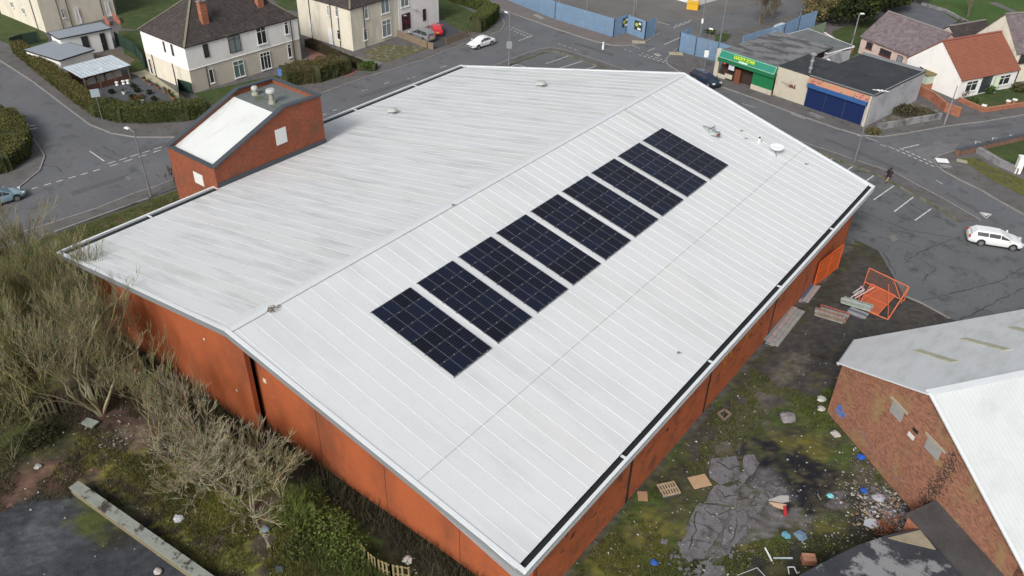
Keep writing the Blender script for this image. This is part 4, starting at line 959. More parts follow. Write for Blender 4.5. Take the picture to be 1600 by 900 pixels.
# red brick stair walls
for i,(a,b,l) in enumerate([((116,42),(121,34),'left'),((133,38),(139,30),'right')]): pass
for i,(b0,b1,l) in enumerate([((117,44),(124,52),'red brick stair wall left of the nearer white door'),((133,41),(141,48),'red brick stair wall right of the nearer white door'),((163,26),(172,42),'red brick stair wall left of the farther white door'),((176,22),(189,39),'red brick stair wall right of the farther white door')]):
    a=G(*b0,1.1 if i>1 else .9);b=G(*b1); a.z=b.z=0; t=MB(); d=(b-a).normalized()
    n=Vector((-d.y,d.x,0))*.1; hh=1.3 if i>1 else .9
    vs=[a+n,b+n,b+n+Vector((0,0,.5)),a+n+Vector((0,0,hh)),a-n,b-n,b-n+Vector((0,0,.5)),a-n+Vector((0,0,hh))]
    t.add(vs,[(0,1,2,3),(7,6,5,4),(0,4,5,1),(1,5,6,2),(2,6,7,3),(3,7,4,0)]); tag(t.build('stair_wall',M('faded_red_paint',(.35,.13,.1),rough=.9,var=.15,bump=.2),loc=a),l,'wall')
def fromtop(name,label,cat,N,A,B,z):
    O=G(*N,z);a=G(*A,z)-O;b=G(*B,z)-O; a.z=b.z=0; la=a.length; an=a.normalized(); bn=Vector((-an.y,an.x,0)); f=1
    if bn.dot(b)<0: bn=-bn; f=-1
    return Bld(name,label,cat,O,an,la,abs(b.dot(bn)),z,f)
s1=fromtop('garden_shed','white garden shed with black door and window under a grey sheet roof','shed',(93,61),(171,45),(73.5,53),2.9)
s1.walls(m_white); s1.flat(m_greyroof,.12,.25,0,trim=m_black)
s1.opening('f',(126,58),(140,73),frame=m_black,mull=0,transom=0,sill=False); s1.opening('f',(155,53),(170,82),kind='door',frame=m_black,glass=m_black,name='door')
s2=fromtop('garden_garage','smaller white garage with grey flat roof beside the long hedge','shed',(93,95),(144,79),(58,73.5),2.1)
s2.walls(m_white); s2.flat(m_greyroof,.12,.2,0,trim=m_black)
s3=fromtop('lean_to','open lean-to with translucent corrugated roof over timber panels','shed',(129,121),(200,102),(106,107),2.1)
mb=MB()
for u in (0.1,s3.la*.33,s3.la*.66,s3.la-.1):
    for v in (.1,s3.lb-.1): mb.cut(); mb.bar(s3.P(u,v,0),s3.P(u,v,2.1),.1,.1)
mb.build('post',m_wood,s3.root)
mb=MB(); mb.box(s3.P(s3.la/2,.15,.45)+Vector((0,0,0)),(s3.la-.2,.08,.9),math.atan2(s3.a.y,s3.a.x)); mb.cut(); mb.box(s3.P(s3.la/2,s3.lb-.1,1),(s3.la-.2,.08,2.0),math.atan2(s3.a.y,s3.a.x)); mb.build('panelling',M('dark_red_panelling',(.10,.045,.035),rough=.85,var=.25,scale=3,stripe=(1,0,.7,.12,.6)),s3.root)
for k in range(4):
    fr=MB(); u0=.6+k*(s3.la-1.4)/4
    for (a,b) in (((u0,.95),(u0+.9,.95)),((u0,1.75),(u0+.9,1.75))): fr.bar(s3.P(a[0],.12,a[1]),s3.P(b[0],.12,b[1]),.06,.06)
    for u in (u0,u0+.9): fr.bar(s3.P(u,.12,.95),s3.P(u,.12,1.75),.06,.06)
    f=fr.build('window',m_wood,s3.root); g=MB(); g.bar(s3.P(u0+.03,.13,1.35),s3.P(u0+.87,.13,1.35),.01,.78); g.build('pane',simple('dusty_pane',(.2,.2,.2),.3),f)
s3.flat(M('corrugated_translucent',(.5,.56,.6),rough=.3,var=.15,scale=1,fine=.1,bump=0,stripe=(s3.a.x,s3.a.y,.55,.25,.3),dirt=((.75,.8,.85),.9,.6,.68,None)),.04,.25,.2)
# ---- shops
sa=Vector((-22.46+44.26,100.31-104.18,0)).normalized(); 
def shop(name,label,bx0,bx1,h,depth,cat='shop'):
    O=G(*bx0); E_=G(*bx1); O2=Vector((-44.26,104.18,0)); u0=(O-O2).dot(sa); u1=(E_-O2).dot(sa); b=Bld(name,label,cat,O2+sa*u0,sa,u1-u0,depth,h); return b
gs=shop('takeaway_shop','takeaway with green fascia and green shutter, dark open front on its left',(1119.5,119),(1207,149),3.5,13.5)
gs.walls(M('shop_interior',(.05,.03,.025),rough=.9,var=.2),0,3.3,-.35); gs.flat(M('patched_felt',(.17,.17,.175),rough=.85,var=.3,scale=.35,fine=.12,bump=.15,dirt=((.08,.08,.085),.35,.48,.56,(1,2.2,1))),.15,.05)
m_green=simple('green_paint',(.012,.15,.06),.5); m_green2=simple('teal_fascia',(.015,.20,.13),.45); m_crm=M('cream_shop_wall',(.50,.46,.37),rough=.9,var=.06,scale=.8,fine=.06,bump=.2,dirt=((.3,.29,.2),.6,.55,.75,None))
mb=MB(); mb.bar(gs.P(0,-.25,0),gs.P(0,-.25,3.9),.5,.55); mb.build('pillar',m_crm,gs.root)
mb=MB(); mb.add([gs.P(.3,-.75,3.0),gs.P(gs.la,-.75,3.0),gs.P(gs.la,-.3,3.85),gs.P(.3,-.3,3.85),gs.P(.3,0,3.0),gs.P(gs.la,0,3.0),gs.P(gs.la,0,3.85),gs.P(.3,0,3.85)],[(0,1,2,3),(3,2,6,7),(0,3,7,4),(1,5,6,2),(4,5,1,0)]); fas=mb.build('fascia',m_green2,gs.root)
mb=MB()
for v,z in ((-.76,3.02),(-.31,3.84)): mb.bar(gs.P(.3,v,z),gs.P(gs.la,v,z),.05,.06)
for u in (.33,gs.la-.03): mb.bar(gs.P(u,-.76,3.02),gs.P(u,-.31,3.84),.05,.05)
mb.build('fascia_trim',simple('mint_trim',(.35,.6,.48),.5),fas)
mb=MB(); mb.bar(gs.P(.2,-.45,2.7),gs.P(gs.la,-.45,2.7),.5,.5); mb.build('shutter_box',m_green,gs.root)
def label3d(txt,P,X,Y,size,mat,parent,name='lettering'):
    cu=bpy.data.curves.new('t','FONT'); cu.body=txt; cu.size=size; cu.extrude=.02; cu.align_x='CENTER'; cu.align_y='CENTER'; cu.offset=.012
    o=bpy.data.objects.new('tmp',cu); COL.objects.link(o); bpy.context.view_layer.update()
    me=bpy.data.meshes.new_from_object(o.evaluated_get(bpy.context.evaluated_depsgraph_get())); bpy.data.objects.remove(o)
    Zv=X.cross(Y); R=Matrix((( X.x,Y.x,Zv.x,P.x),(X.y,Y.y,Zv.y,P.y),(X.z,Y.z,Zv.z,P.z),(0,0,0,1)))
    me.transform(world(parent).inverted()@R); me.materials.clear(); me.materials.append(mat); ob=bpy.data.objects.new(name,me); COL.objects.link(ob); ob.parent=parent; return ob
fY=(gs.P(0,-.3,3.85)-gs.P(0,-.75,3.0)).normalized(); fN=gs.a.cross(fY)
mb=MB(); c=gs.P(gs.la*.5-.3,-.525,3.43)+fN*.02; X_=gs.a; 
mb.box(c+fY*.06,(3.3,.62,.03),axes=(X_,fY,fN)); mb.build('sign_board',simple('bright_green',(.04,.27,.03),.5),fas)
label3d('LUCKY STAR',c+fN*.03+fY*.08,X_,fY,.56,simple('yellow_letters',(.6,.62,.04),.5),fas)
mb=MB(); mb.box(c-fY*.32+fN*.035,(1.35,.17,.02),axes=(X_,fY,fN)); mb.build('strapline_board',simple('pale_strapline',(.55,.7,.62),.5),fas)
sh0=gs.uz('f',1177,128)[0]
mb=MB(); mb.bar(gs.P(sh0,-.35,1.6),gs.P(gs.la-.05,-.35,1.6),.12,1.75); mb.build('shutter',M('green_shutter',(.015,.16,.06),rough=.5,var=.05,bump=0),gs.root)
mb=MB(); mb.bar(gs.P(sh0,-.38,.37),gs.P(gs.la-.05,-.38,.37),.2,.72); mb.cut(); mb.bar(gs.P(.2,-.3,.3),gs.P(1.6,-.3,.3),.2,.6); mb.build('stall_riser',m_crm,gs.root)
mb=MB(); mb.bar(gs.P(3.0,-.32,1.0),gs.P(3.9,-.32,1.0),.1,1.9); mb.build('door',simple('brown_door',(.18,.06,.03),.6),gs.root)
mb=MB(); mb.bar(gs.P(1.9,-.36,2.0),gs.P(2.8,-.36,2.0),.04,.8); mb.build('poster',simple('white_poster',(.6,.62,.66),.5),gs.root)
mb=MB(); mb.bar(gs.P(1.5,-.36,.65),gs.P(2.7,-.36,.65),.04,.6); mb.build('window_panel',m_crm,gs.root)
mb=MB(); mb.lathe(gs.P(1.3,-.5,2.15),[(.05,0),(.2,.05),(.24,.18),(.2,.32),(.05,.36)],12); tag(mb.build('paper_lantern',simple('red_lantern',(.55,.05,.03),.6),loc=gs.P(1.3,-.5,2.2)),'red paper lantern hanging in the dark takeaway front','lantern')
# cream panel shop
cs=shop('blank_shop_unit','narrow cream rendered unit with scribbled writing between green and blue shops',(1207,149),(1251,167),3.9,7.0)
cs.walls(m_crm); cs.flat(m_felt,.12,0)
mb=MB(); r=random.Random(11); P,u,n=cs.face('f'); q=P+u*.9+n*.02+Vector((0,0,2.15))
for k in range(26):
    q2=P+u*(.9+k*.085)+n*.02+Vector((0,0,2.1-.008*k+r.uniform(-.14,.14))); mb.bar(q,q2,.02,.05 if k<14 else .09,up=tuple(u)); q=q2
for k in range(8):
    q=P+u*(2.1+k*.12)+n*.02+Vector((0,0,1.75+r.uniform(-.1,.1))); mb.bar(q,q+Vector((0,0,.45))+u*r.uniform(-.1,.15),.02,.08,up=tuple(u))
mb.build('graffiti',simple('maroon_spray',(.13,.035,.03),.8),cs.root)
# flue on it
p=cs.P(cs.la-.6,.9,3.9); t=thing('kitchen_flue','tall shiny metal flue with a wide cap on the cream unit roof','flue',p)
mb=MB(); mb.tube(p,p+Vector((0,0,2.4)),.17,.17,14); 
for z in (.6,1.5): mb.lathe(p+Vector((0,0,z)),[(.17,0),(.26,.03),(.26,.2),(.17,.23)],14)
mb.build('stack',simple('bright_steel',(.55,.56,.57),.3,.7),t)
mb=MB(); mb.lathe(p+Vector((0,0,2.3)),[(.2,0),(.38,.08),(.38,.2),(.1,.36)],16); mb.build('cap',simple('bright_steel',(.55,.56,.57),.3,.7),t)
# blue shop
bs=shop('shuttered_shop','flat-roofed shop with deep blue shutters and orange graffitied fascia',(1251,167),(1352,199),3.85,13.2)
m_gw=M('grey_render_side',(.42,.42,.44),rough=.9,var=.12,scale=.7,fine=.1,bump=.2,dirt=((.3,.3,.31),.8,.5,.65,None))
bs.walls(m_gw); bs.flat(m_felt,.14,.04)
m_navy=M('navy_shutter',(.009,.022,.085),rough=.5,var=.08,scale=1,fine=.05,bump=0)
n_=3
for i in range(n_):
    u0=.15+i*(bs.la-.75)/n_; mb=MB(); mb.bar(bs.P(u0,-.06,1.35),bs.P(u0+(bs.la-.75)/n_-.06,-.06,1.35),.1,2.65); mb.build('shutter',m_navy,bs.root)
mb=MB(); mb.bar(bs.P(.1,-.2,2.9),bs.P(bs.la-.5,-.2,2.9),.4,.5); mb.build('shutter_box',simple('mid_blue',(.03,.10,.27),.5),bs.root)
mb=MB(); mb.bar(bs.P(.05,-.1,3.5),bs.P(bs.la-.45,-.1,3.5),.2,.72); fb=mb.build('fascia',M('orange_fascia',(.55,.25,.16),rough=.7,var=.1,scale=1.5,fine=.1,bump=0,dirt=((.45,.3,.18),1.2,.5,.56,None)),bs.root)
mb=MB()
for k in range(46):
    u0=r.choice([r.uniform(.2,1.6),r.uniform(5.8,8),r.uniform(.2,8)]); z=r.uniform(3.2,3.8); mb.bar(bs.P(u0,-.21,z),bs.P(u0+r.uniform(.05,.35),-.21,z+r.uniform(-.2,.2)),.02,.05,mi=r.choice([0,0,1]))
mb.build('graffiti',[simple('maroon_spray',(.13,.035,.03),.8),simple('violet_spray',(.25,.14,.4),.8)],fb)
mb=MB(); mb.bar(bs.P(bs.la-.22,-.1,0),bs.P(bs.la-.22,-.1,3.9),.45,.3); mb.build('corner_pier',m_crm,bs.root)
mb=MB(); mb.bar(bs.P(0,.07,4.03),bs.P(bs.la,.07,4.03),.14,.1);mb.bar(bs.P(bs.la-.07,0,4.03),bs.P(bs.la-.07,bs.lb,4.03),.14,.1);mb.bar(bs.P(0,bs.lb-.1,4.08),bs.P(bs.la,bs.lb-.1,4.08),.5,.25); mb.build('roof_edge',simple('pale_flashing',(.2,.21,.22),.6),bs.R)
t=thing('broken_aerial','white scrap of aerial lying on the blue shop roof','debris',G(1376,142,4))
mb=MB(); p=G(1376,142,4.05)
for a,b in ((-.5,.5),(.2,.9),(1.2,.3)): mb.bar(p-Vector((math.cos(a)*b,math.sin(a)*b,0)),p+Vector((math.cos(a)*b,math.sin(a)*b,.1)),.08,.06)
mb.build('rods',simple('bright_white',(.85,.86,.86),.35),t)
# grey shed behind + white tent things
o1=fromtop('outhouse','grey felt roofed outhouse with white edge trim behind the takeaway','shed',(1293,84),(1225,57),(1312,69),3.0)
o1.walls(m_gw,0,2.9); o1.flat(M('grey_felt',(.13,.14,.14),rough=.85,var=.2,scale=.8,bump=.15),.12,.2,.3,trim=simple('bright_white',(.85,.86,.86),.35))
p=G(1290,100,2.3); t=thing('satellite_dish','large pale satellite dish on the wall behind the shops','dish',p)
mb=MB(); axd=Vector((-.2,-.9,.35)).normalized(); 
mb.tube(p,p+axd*.12,.75,.8,20); mb.build('reflector',simple('dish_pale',(.6,.62,.62),.4),t); mb=MB(); mb.tube(p-Vector((0,0,2.3)),p,.05); mb.bar(p,p+axd*.8+Vector((0,0,-.2)),.05,.05); mb.build('mount',m_steel,t)
bk=Bld('boundary_wall','grey rendered wall between the takeaway yard and the blue shop','wall',gs.P(gs.la+1.2,5.5,0),gs.b,8.5,.25,3.3); bk.walls(m_gw)
# ---- pink bungalow
pk=Bld('pink_bungalow','pink roughcast bungalow with purple slate roof behind the blue shop','house',(-32.5,127.2),(9.35,-4.5),11.0,8.4,2.6)
pk.walls(m_pink); pk.gable(m_slate2,3.0,.3,'a',m_pink,simple('grey_ridge',(.25,.22,.21),.8),vo=.15)
pk.opening('f',(1356,65),(1362,77),frame=m_redf,mull=0,transom=0); pk.opening('f',(1377,75),(1391,90),frame=m_redf,mull=0,transom=0); pk.opening('f',(1404,86),(1408,101),frame=m_redf,mull=0,transom=0,glass=m_blind)
pr=Bld('rear_wing','low brown slate wing projecting behind the pink bungalow','house',pk.P(4.2,8.4,0),pk.b,7.5,6.5,2.5,-1); pr.walls(m_pink); pr.gable(m_slate,2.6,.2,'a',m_pink,simple('grey_ridge',(.25,.22,.21),.8),vo=.1)
# ---- white bungalow, red roof
wbO=Vector((-16.33,117.25,0)); wb=Bld('white_bungalow','white bungalow with orange-red pantile roof and front garden','house',wbO,Vector((-11.44+16.33,126.96-117.25,0)),11.0,8.8,2.75)
wb.walls(m_white); wb.gable(m_redtile,3.6,.25,'a',m_white,simple('red_ridge',(.3,.1,.07),.8),vo=.1)
wb.opening('f',(1511,128),(1523,140),mull=1,transom=.3); wb.opening('f',(1561,119),(1574,130),mull=1,transom=.3); wb.opening('f',(1535,120),(1543,143),kind='door',glass=simple('dark_door',(.04,.05,.055),.3),name='door')
mb=MB(); u0,_=wb.uz('f',1549,137); mb.bar(wb.P(u0,-.5,0),wb.P(u0,-.5,2.4),.12,.5); mb.build('porch_post',simple('pale_green',(.45,.55,.4),.6),wb.root)
wb.opening('s',(1438,103),(1443,112),mull=0,transom=0,frame=m_upvc)
u0,_=wb.uz('s',1451,125); 
t=thing('porch','small side porch with mossy brown roof and glazed sides on the white bungalow','porch',wb.P(-.7,u0,0)); 
P1=wb.P(0,u0-1,0)
mb=MB(); c=wb.P(-.75,u0,0); rz=math.atan2(wb.a.y,wb.a.x); mb.box((c.x,c.y,.45),(1.4,1.7,.9),rz); mb.build('brick_base',m_redb,t)
mb=MB(); mb.box((c.x,c.y,1.5),(1.3,1.6,1.2),rz); mb.build('glazing',simple('porch_glass',(.42,.5,.4),.2),t)
mb=MB(); mb.box((c.x,c.y,2.2),(1.7,2.0,.15),rz); mb.build('roof',M('mossy_porch_roof',(.2,.15,.07),rough=.9,var=.2,scale=2),t)
# ---- cream gable house far right
O=G(1589,83,4.3);L_=G(1523,55,4.3); dd=(L_-O); dd.z=0; lbw=dd.length; bdir=dd.normalized(); adir=Vector((bdir.y,-bdir.x,0))
cg=Bld('cream_house','cream gabled house with purple slate roof at the right edge','house',O,adir,14,lbw,4.3)
cg.walls(m_cream); cg.gable(m_slate2,4.0,.2,'a',m_cream,simple('grey_ridge',(.25,.22,.21),.8),vo=.1)
cg.open_uz('f',.8,2.6,2.9,4.0,frame=m_brownf,mull=1); cg.open_uz('f',.6,1.5,.1,2.1,kind='door',frame=m_brownf,glass=m_dglass,name='door'); cg.open_uz('f',3.4,5,.8,2.1,mull=1)
# ---- white warehouse top
A=G(1089,9);B1=G(1121,0);B2=G(1051,0)
wh=Bld('warehouse','white clad warehouse at the top edge beyond the blue fence','warehouse',A,(B1-A),26,30,6,1)
wh.walls(M('white_cladding',(.68,.68,.67),rough=.5,var=.04,scale=.6,bump=.05,stripe=(1,0,1.2,.06,.15))); wh.flat(m_greyroof,.2,.2)
# ================================================================== FENCES, POLES, SIGNS
def fence(name,label,pts,h,mat,pitch=.14,w=.09,cat='fence',z0=.08,post=3.0,pm=None,rails=(.25,.85)):
    P=[G(x,y,z0) if len(p)==2 else Vector(p) for p in [tuple(q) for q in pts] for x,y in [p[:2]]]
    c=P[len(P)//2]; t=thing(name,label,cat,c); mb=MB(); mr=MB(); 
    posts=[]
    for a,b in zip(P[:-1],P[1:]):
        L=(b-a).length; u=(b-a)/L; n=int(L/pitch)
        for i in range(n):
            q=a+u*(i+.5)*pitch; mb.bar(q+Vector((0,0,.02)),q+Vector((0,0,h)),.02,w,up=tuple(u)) if 0 else mb.box(q+Vector((0,0,h/2)),(w,.02,h),math.atan2(u.y,u.x))
        for z in rails: mr.cut(); mr.bar(a+Vector((0,0,h*z))+Vector((-u.y,u.x,0))*.04,b+Vector((0,0,h*z))+Vector((-u.y,u.x,0))*.04,.04,.06)
        k=max(1,int(L/post))
        for i in range(k+1): posts.append(a.lerp(b,i/k))
    mb.build('pales',mat,t); mr.build('rail',pm or mat,t); mp2=MB()
    for q in posts: mp2.cut(); mp2.box(q+Vector((0,0,h/2-.02)),(.09,.09,h))
    mp2.build('post',pm or mat,t); return t
fence('palisade_fence','long blue palisade fence running along the street to the yard entrance',[(700,-30),(790,-1),(867,30),(958,58)],2.8,m_bluef)
fe=fence('entrance_fence','blue palisade entrance screen with two sign panels and a bright end return',[(958,58),(978,51),(1007,62),(1022,55)],2.8,m_bluef,pitch=.12)
def board(base,px0,px1,lab,parentthing=None):
    pass
a=G(978,51,.08);b=G(1007,62,.08);u=(b-a).normalized();n=Vector((u.y,-u.x,0))
if n.dot(CP-a)<0:n=-n
a0=G(958,58,.08);u0=(a-a0).normalized();n0=Vector((u0.y,-u0.x,0)); 
if n0.dot(CP-a0)<0:n0=-n0
for (q,uu,nn,l,s) in ((a0.lerp(a,.82),u0,n0,'dark green and yellow poster with white blocks, left of two on the blue entrance fence',1.0),(a.lerp(b,.62),u,n,'dark green and yellow poster with white blocks, right of two on the blue entrance fence',1.15)):
    c=q+Vector((0,0,1.75))+nn*.08; t=thing('poster_board',l,'sign',c,group='posters on the blue entrance fence'); mb=MB(); Z=Vector((0,0,1)); ax=(uu,nn,Z)
    mb.box(c,(1.35*s,.04,1.35),axes=ax); mb.build('board',simple('dark_green_board',(.02,.035,.02),.5),t)
    mb=MB(); mb.tube(c-uu*.3+nn*.03+Z*.1,c-uu*.3+nn*.05+Z*.1,.28,.28,14,mi=0); mb.box(c+uu*.35+nn*.03+Z*.35,(.5,.02,.3),axes=ax,mi=1); mb.box(c+uu*.25+nn*.03-Z*.45,(.7,.02,.3),axes=ax,mi=1); mb.box(c+uu*.25+nn*.03-Z*.05,(.4,.02,.12),axes=ax,mi=2)
    mb.build('print',[simple('yellow_green',(.45,.5,.08),.5),simple('poster_white',(.75,.75,.72),.5),simple('olive_print',(.15,.2,.03),.5)],t)
fence('palisade_fence','blue palisade fence and gate on the right of the yard entrance beside the takeaway',[(1075,72),(1060,80),(1085,87),(1119,96),(1140,103)],2.8,m_bluef)
ff=[G(1160,64,2.9),G(1220,41,2.9),G(1246,32,2.9),G(1274,20,2.9)]
fence('palisade_fence','blue palisade fence behind the takeaway, near the bare bush',[(1157,84),(1222,64),(1245,52),(1271,43)],2.7,m_bluef)
fence('timber_fence','pale green timber fence by the white garden path',[(1262,62),(1286,52)],1.8,simple('pale_green_timber',(.22,.28,.18),.8),.16,.14)
m_dkg=simple('dark_green_fence',(.02,.045,.03),.7)
fence('garden_fence','dark green garden fence between the white sheds and the white house',[(183,70),(214,88),(228,108)],1.9,m_dkg,.16,.15)
fence('garden_fence','short dark green fence and gate beside the near corner of the white house',[(283,160),(281,141),(301,147)],1.5,m_dkg,.16,.15)
fence('garden_fence','dark green fence at the end of the long hedge by the lawn',[(20,78),(38,72),(64,67)],1.7,m_dkg,.16,.15)
fence('low_fence','brown timber fence along the lawn edge of the driveway by the parked sedan',[(697,71),(732,57)],1.05,m_wood,.1,.09,post=2)
fence('low_fence','brown timber fence between the mossy garden and the silver estate car',[(621,57),(668,76),(677,78)],1.05,m_wood,.1,.09,post=2)
m_oldf=M('mossy_paling',(.12,.115,.06),rough=.95,var=.3,scale=2,bump=.2)
fence('paling_fence','old mossy paling fence under the bare trees on the left',[(62,655),(95,648),(150,622),(168,628)],1.5,m_oldf,.3,.1,z0=-.02)
fence('paling_fence','curved yellowish paling fence at the foot of the hall end wall',[(566,868),(575,880),(590,892),(612,901),(640,905)],1.1,M('yellow_paling',(.24,.2,.10),rough=.95,var=.2,scale=2,bump=.2),.26,.12,z0=-.02)
def lowwall(name,label,pts,h,w,mat,z0=0,cope=None):
    P=[G(x,y,z0) for x,y in pts]; t=thing(name,label,'wall',P[0]); mb=MB(); mc=MB()
    for a,b in zip(P[:-1],P[1:]):
        d=(b-a).normalized()*w/2
        mb.bar(a-d*.0+Vector((0,0,h/2)),b+d+Vector((0,0,h/2)),w,h); mc.bar(a+Vector((0,0,h+.03)),b+d+Vector((0,0,h+.03)),w+.06,.07)
    mb.build('wall_body',mat,t); mc.build('coping',cope or mat,t); return t
lowwall('garden_wall','long low brick garden wall along the side street, lower right corner plot',[(1494,243),(1540,232),(1600,218),(1700,196)],.7,.5,M('dull_red_brick',(.2,.12,.09),rough=.92,var=.2,scale=1,fine=.15,bump=.3,brick=.8),.1,M('dark_coping',(.14,.1,.09),rough=.9))
lowwall('garden_wall','crumbling pale rubble wall beside the mossy verge on the right',[(1527,238),(1560,258),(1587,270)],.6,.55,m_conc,.1)
lowwall('garden_wall','orange brick wall running beside the white bungalow to the pavement',[(1424,140),(1456,158),(1475,174),(1497,182)],1.1,.25,m_redb,.1,M('red_coping',(.36,.17,.1),rough=.9))
lowwall('garden_wall','low orange brick wall round the front garden of the white bungalow',[(1497,158),(1536,175),(1600,166),(1680,160)],.5,.25,m_redb,.1,M('red_coping',(.36,.17,.1),rough=.9))
lowwall('garden_wall','pale concrete wall in front of the waste plot',[(1370,203),(1420,194),(1467,186)],.7,.3,m_conc,.1)
lowwall('garden_wall','white-topped stepped garden wall behind the outhouse',[(1286,60),(1302,70),(1312,74),(1330,84)],.9,.2,m_redb,.1,m_white)
lowwall('kerb_wall','long low kerb wall at the back of the pavement beside the grassy verge',[(-60,410),(87,366),(200,325),(232,314)],.25,.15,m_conc,.05)
lowwall('field_wall','pale stone edging wall along the green field',[(1440,8),(1475,18),(1520,42)],.4,.4,m_conc,.1)
p=G(1588,270,.1); t=thing('gate_pillar','tall white gate pillar at the right edge beside the mossy verge','pillar',p); mb=MB(); mb.box(p+Vector((0,0,.95)),(.6,.6,1.9),.5); mb.build('shaft',m_white,t); mb=MB(); mb.box(p+Vector((0,0,1.95)),(.7,.7,.12),.5); mb.build('cap',m_white,t)
for (x,y,l) in ((1535,173,'white-capped low brick pier at the corner of the bungalow front garden'),(1573,166,'left of two white-capped piers at the bungalow garden gate'),(1583,164,'right of two white-capped piers at the bungalow garden gate')):
    p=G(x,y,.1); t=thing('garden_pier',l,'pillar',p); mb=MB(); mb.box(p+Vector((0,0,.35)),(.4,.4,.7)); mb.build('shaft',m_redb,t); mb=MB(); mb.box(p+Vector((0,0,.74)),(.55,.55,.09)); mb.build('cap',m_white,t)
# beam-like coping wall bottom left
a=G(120,768,.0); b=G(312,905,0); t=thing('boundary_wall','long lichen-covered concrete wall top running out of the bottom left corner','wall',a)
mb=MB(); d=(b-a).normalized(); b2_=b+d*6; n=Vector((-d.y,d.x,0)); mb.bar(a+Vector((0,0,.3)),b2_+Vector((0,0,.3)),.55,.6); mb.build('wall_body',M('wall_side',(.20,.17,.10),rough=.9,var=.2,bump=.2),t)
mb=MB(); mb.bar(a+Vector((0,0,.64)),b2_+Vector((0,0,.64)),.66,.09); mb.build('coping',M('lichen_coping',(.23,.25,.22),rough=.9,var=.15,scale=1.5,fine=.12,bump=.2,dirt=((.05,.045,.035),1.2,.53,.6,None)),t)
# ---- poles
def pole(px,py,h,label,name='street_lamp',arm=None,head=True,sign=None,col=None,r=.075,cat='street lamp',z0=.1,sgw=.7,sgh=.9,lean=0):
    b=G(px,py,z0); t=thing(name,label,cat,b); col=col or m_steel
    mb=MB(); mb.tube(b,b+Vector((0,0,1.4)),r*1.4,r*1.3,10); mb.tube(b+Vector((0,0,1.4)),b+Vector((0,0,h)),r,r*.75,10); mb.build('column',col,t)
    top=b+Vector((0,0,h))
    if arm:
        A=Vector((arm[0],arm[1],0)); mb=MB(); mb.tube(top,top+A+Vector((0,0,.15)),.04,.035,8); mb.build('bracket_arm',col,t); e=top+A+Vector((0,0,.12)); u=A.normalized()
    else: e=top; u=Vector((1,0,0))
    if head:
        mb=MB(); ax=(u,Vector((-u.y,u.x,0)),Vector((0,0,1)))
        mb.box(e+u*.1+Vector((0,0,.03)),(.62,.26,.1),axes=ax); mb.box(e+u*.1+Vector((0,0,.1)),(.4,.18,.06),axes=ax); mb.build('lamp_head',simple('lamp_white',(.75,.76,.76),.4),t)
    if sign:
        z,w,hh,cm=sign; f=(CP-b); f.z=0; f.normalize(); q=b+Vector((0,0,z))+f*.09; ax=(Vector((-f.y,f.x,0)),f,Vector((0,0,1)))
        mb=MB(); mb.box(q,(w,.03,hh),axes=ax); mb.build('sign_plate',cm,t)
    return t
white_s=simple('sign_white',(.72,.74,.74),.5); blue_s=simple('sign_pale_blue',(.36,.44,.48),.5); grey_s=simple('sign_back_grey',(.33,.34,.35),.5,.3)
pole(236,307,6.9,'grey street lamp with short arm, on the verge left of the brick tower',arm=(-.9,-.1),z0=.1)
pole(160,187,3.7,'thin leaning post with square pale sign in front of the long hedge',name='road_sign',head=False,sign=(3.3,.95,.95,blue_s),r=.035,cat='road sign')
pole(795,103,7.0,'street lamp with grey rectangular sign at the far corner of the hall roof',arm=(-.8,.3),sign=(3.0,.75,1.0,grey_s))
pole(872,31,8,'grey lamp column standing just in front of the long blue fence',head=True,arm=(.6,.5))
pole(917,16,8,'grey lamp column just behind the long blue fence',arm=(.6,.5),z0=0)
pole(989,27,8,'grey lamp column behind the blue entrance screen',arm=(.6,.5),z0=0)
pole(994,13,9,'thinner grey column behind the blue entrance screen, farther back',arm=(.6,.5),z0=0,r=.06)
pole(1094,56,9,'tall column with small white box inside the yard entrance',sign=(2.3,.3,.7,white_s),arm=(.6,.5))
pole(1124,70,9,'tall pale column beside the small round lawn inside the yard',arm=(.6,.5),r=.09)
pole(1250,28,8,'tall column by the street beyond the bare bush',arm=(-.6,.5))
pole(1100,109,5.7,'slim post with white square sign beside the dark parked car',name='road_sign',sign=(2.3,.6,.95,white_s),r=.05,cat='road sign')
pole(1325,91,6.3,'pale concrete lamp column at the left end of the pink bungalow',r=.1,col=m_conc,head=True,arm=(.2,.2))
pole(1475,195,5.0,'short plain pole on the pavement by the orange brick wall',name='pole',head=False,r=.08,col=m_conc,cat='pole')
pole(1335,252,7.6,'tall grey lamp column on the pavement in front of the blue shutters',arm=(.5,-.2),head=False)
pole(441,140,2.6,'small blue sign on a post in front of the white house hedge',name='road_sign',head=False,sign=(2.3,.45,.9,simple('sign_blue',(.09,.2,.45),.5)),r=.03,cat='road sign')
p=G(942,77,.0); t=thing('traffic_bollard','small white bollard standing at the kerb of the upper street','bollard',p); mb=MB(); mb.tube(p,p+Vector((0,0,1.05)),.16,.13,12); mb.build('post',simple('bright_white',(.85,.86,.86),.35),t); mb=MB(); mb.tube(p+Vector((0,0,.8)),p+Vector((0,0,.95)),.152,.148,12); mb.build('band',simple('band_grey',(.4,.42,.42),.4),t)
p=G(1082,14,0); t=thing('grit_bin','yellow grit bin at the corner of the white warehouse','bin',p); mb=MB(); mb.box(p+Vector((0,0,.55)),(1.9,1.2,1.1),.3); mb.build('body',simple('yellow_plastic',(.65,.38,.02),.5),t); mb=MB(); mb.box(p+Vector((0,0,1.18)),(2.0,1.35,.16),.3); mb.build('lid',simple('yellow_plastic',(.65,.38,.02),.5),t)
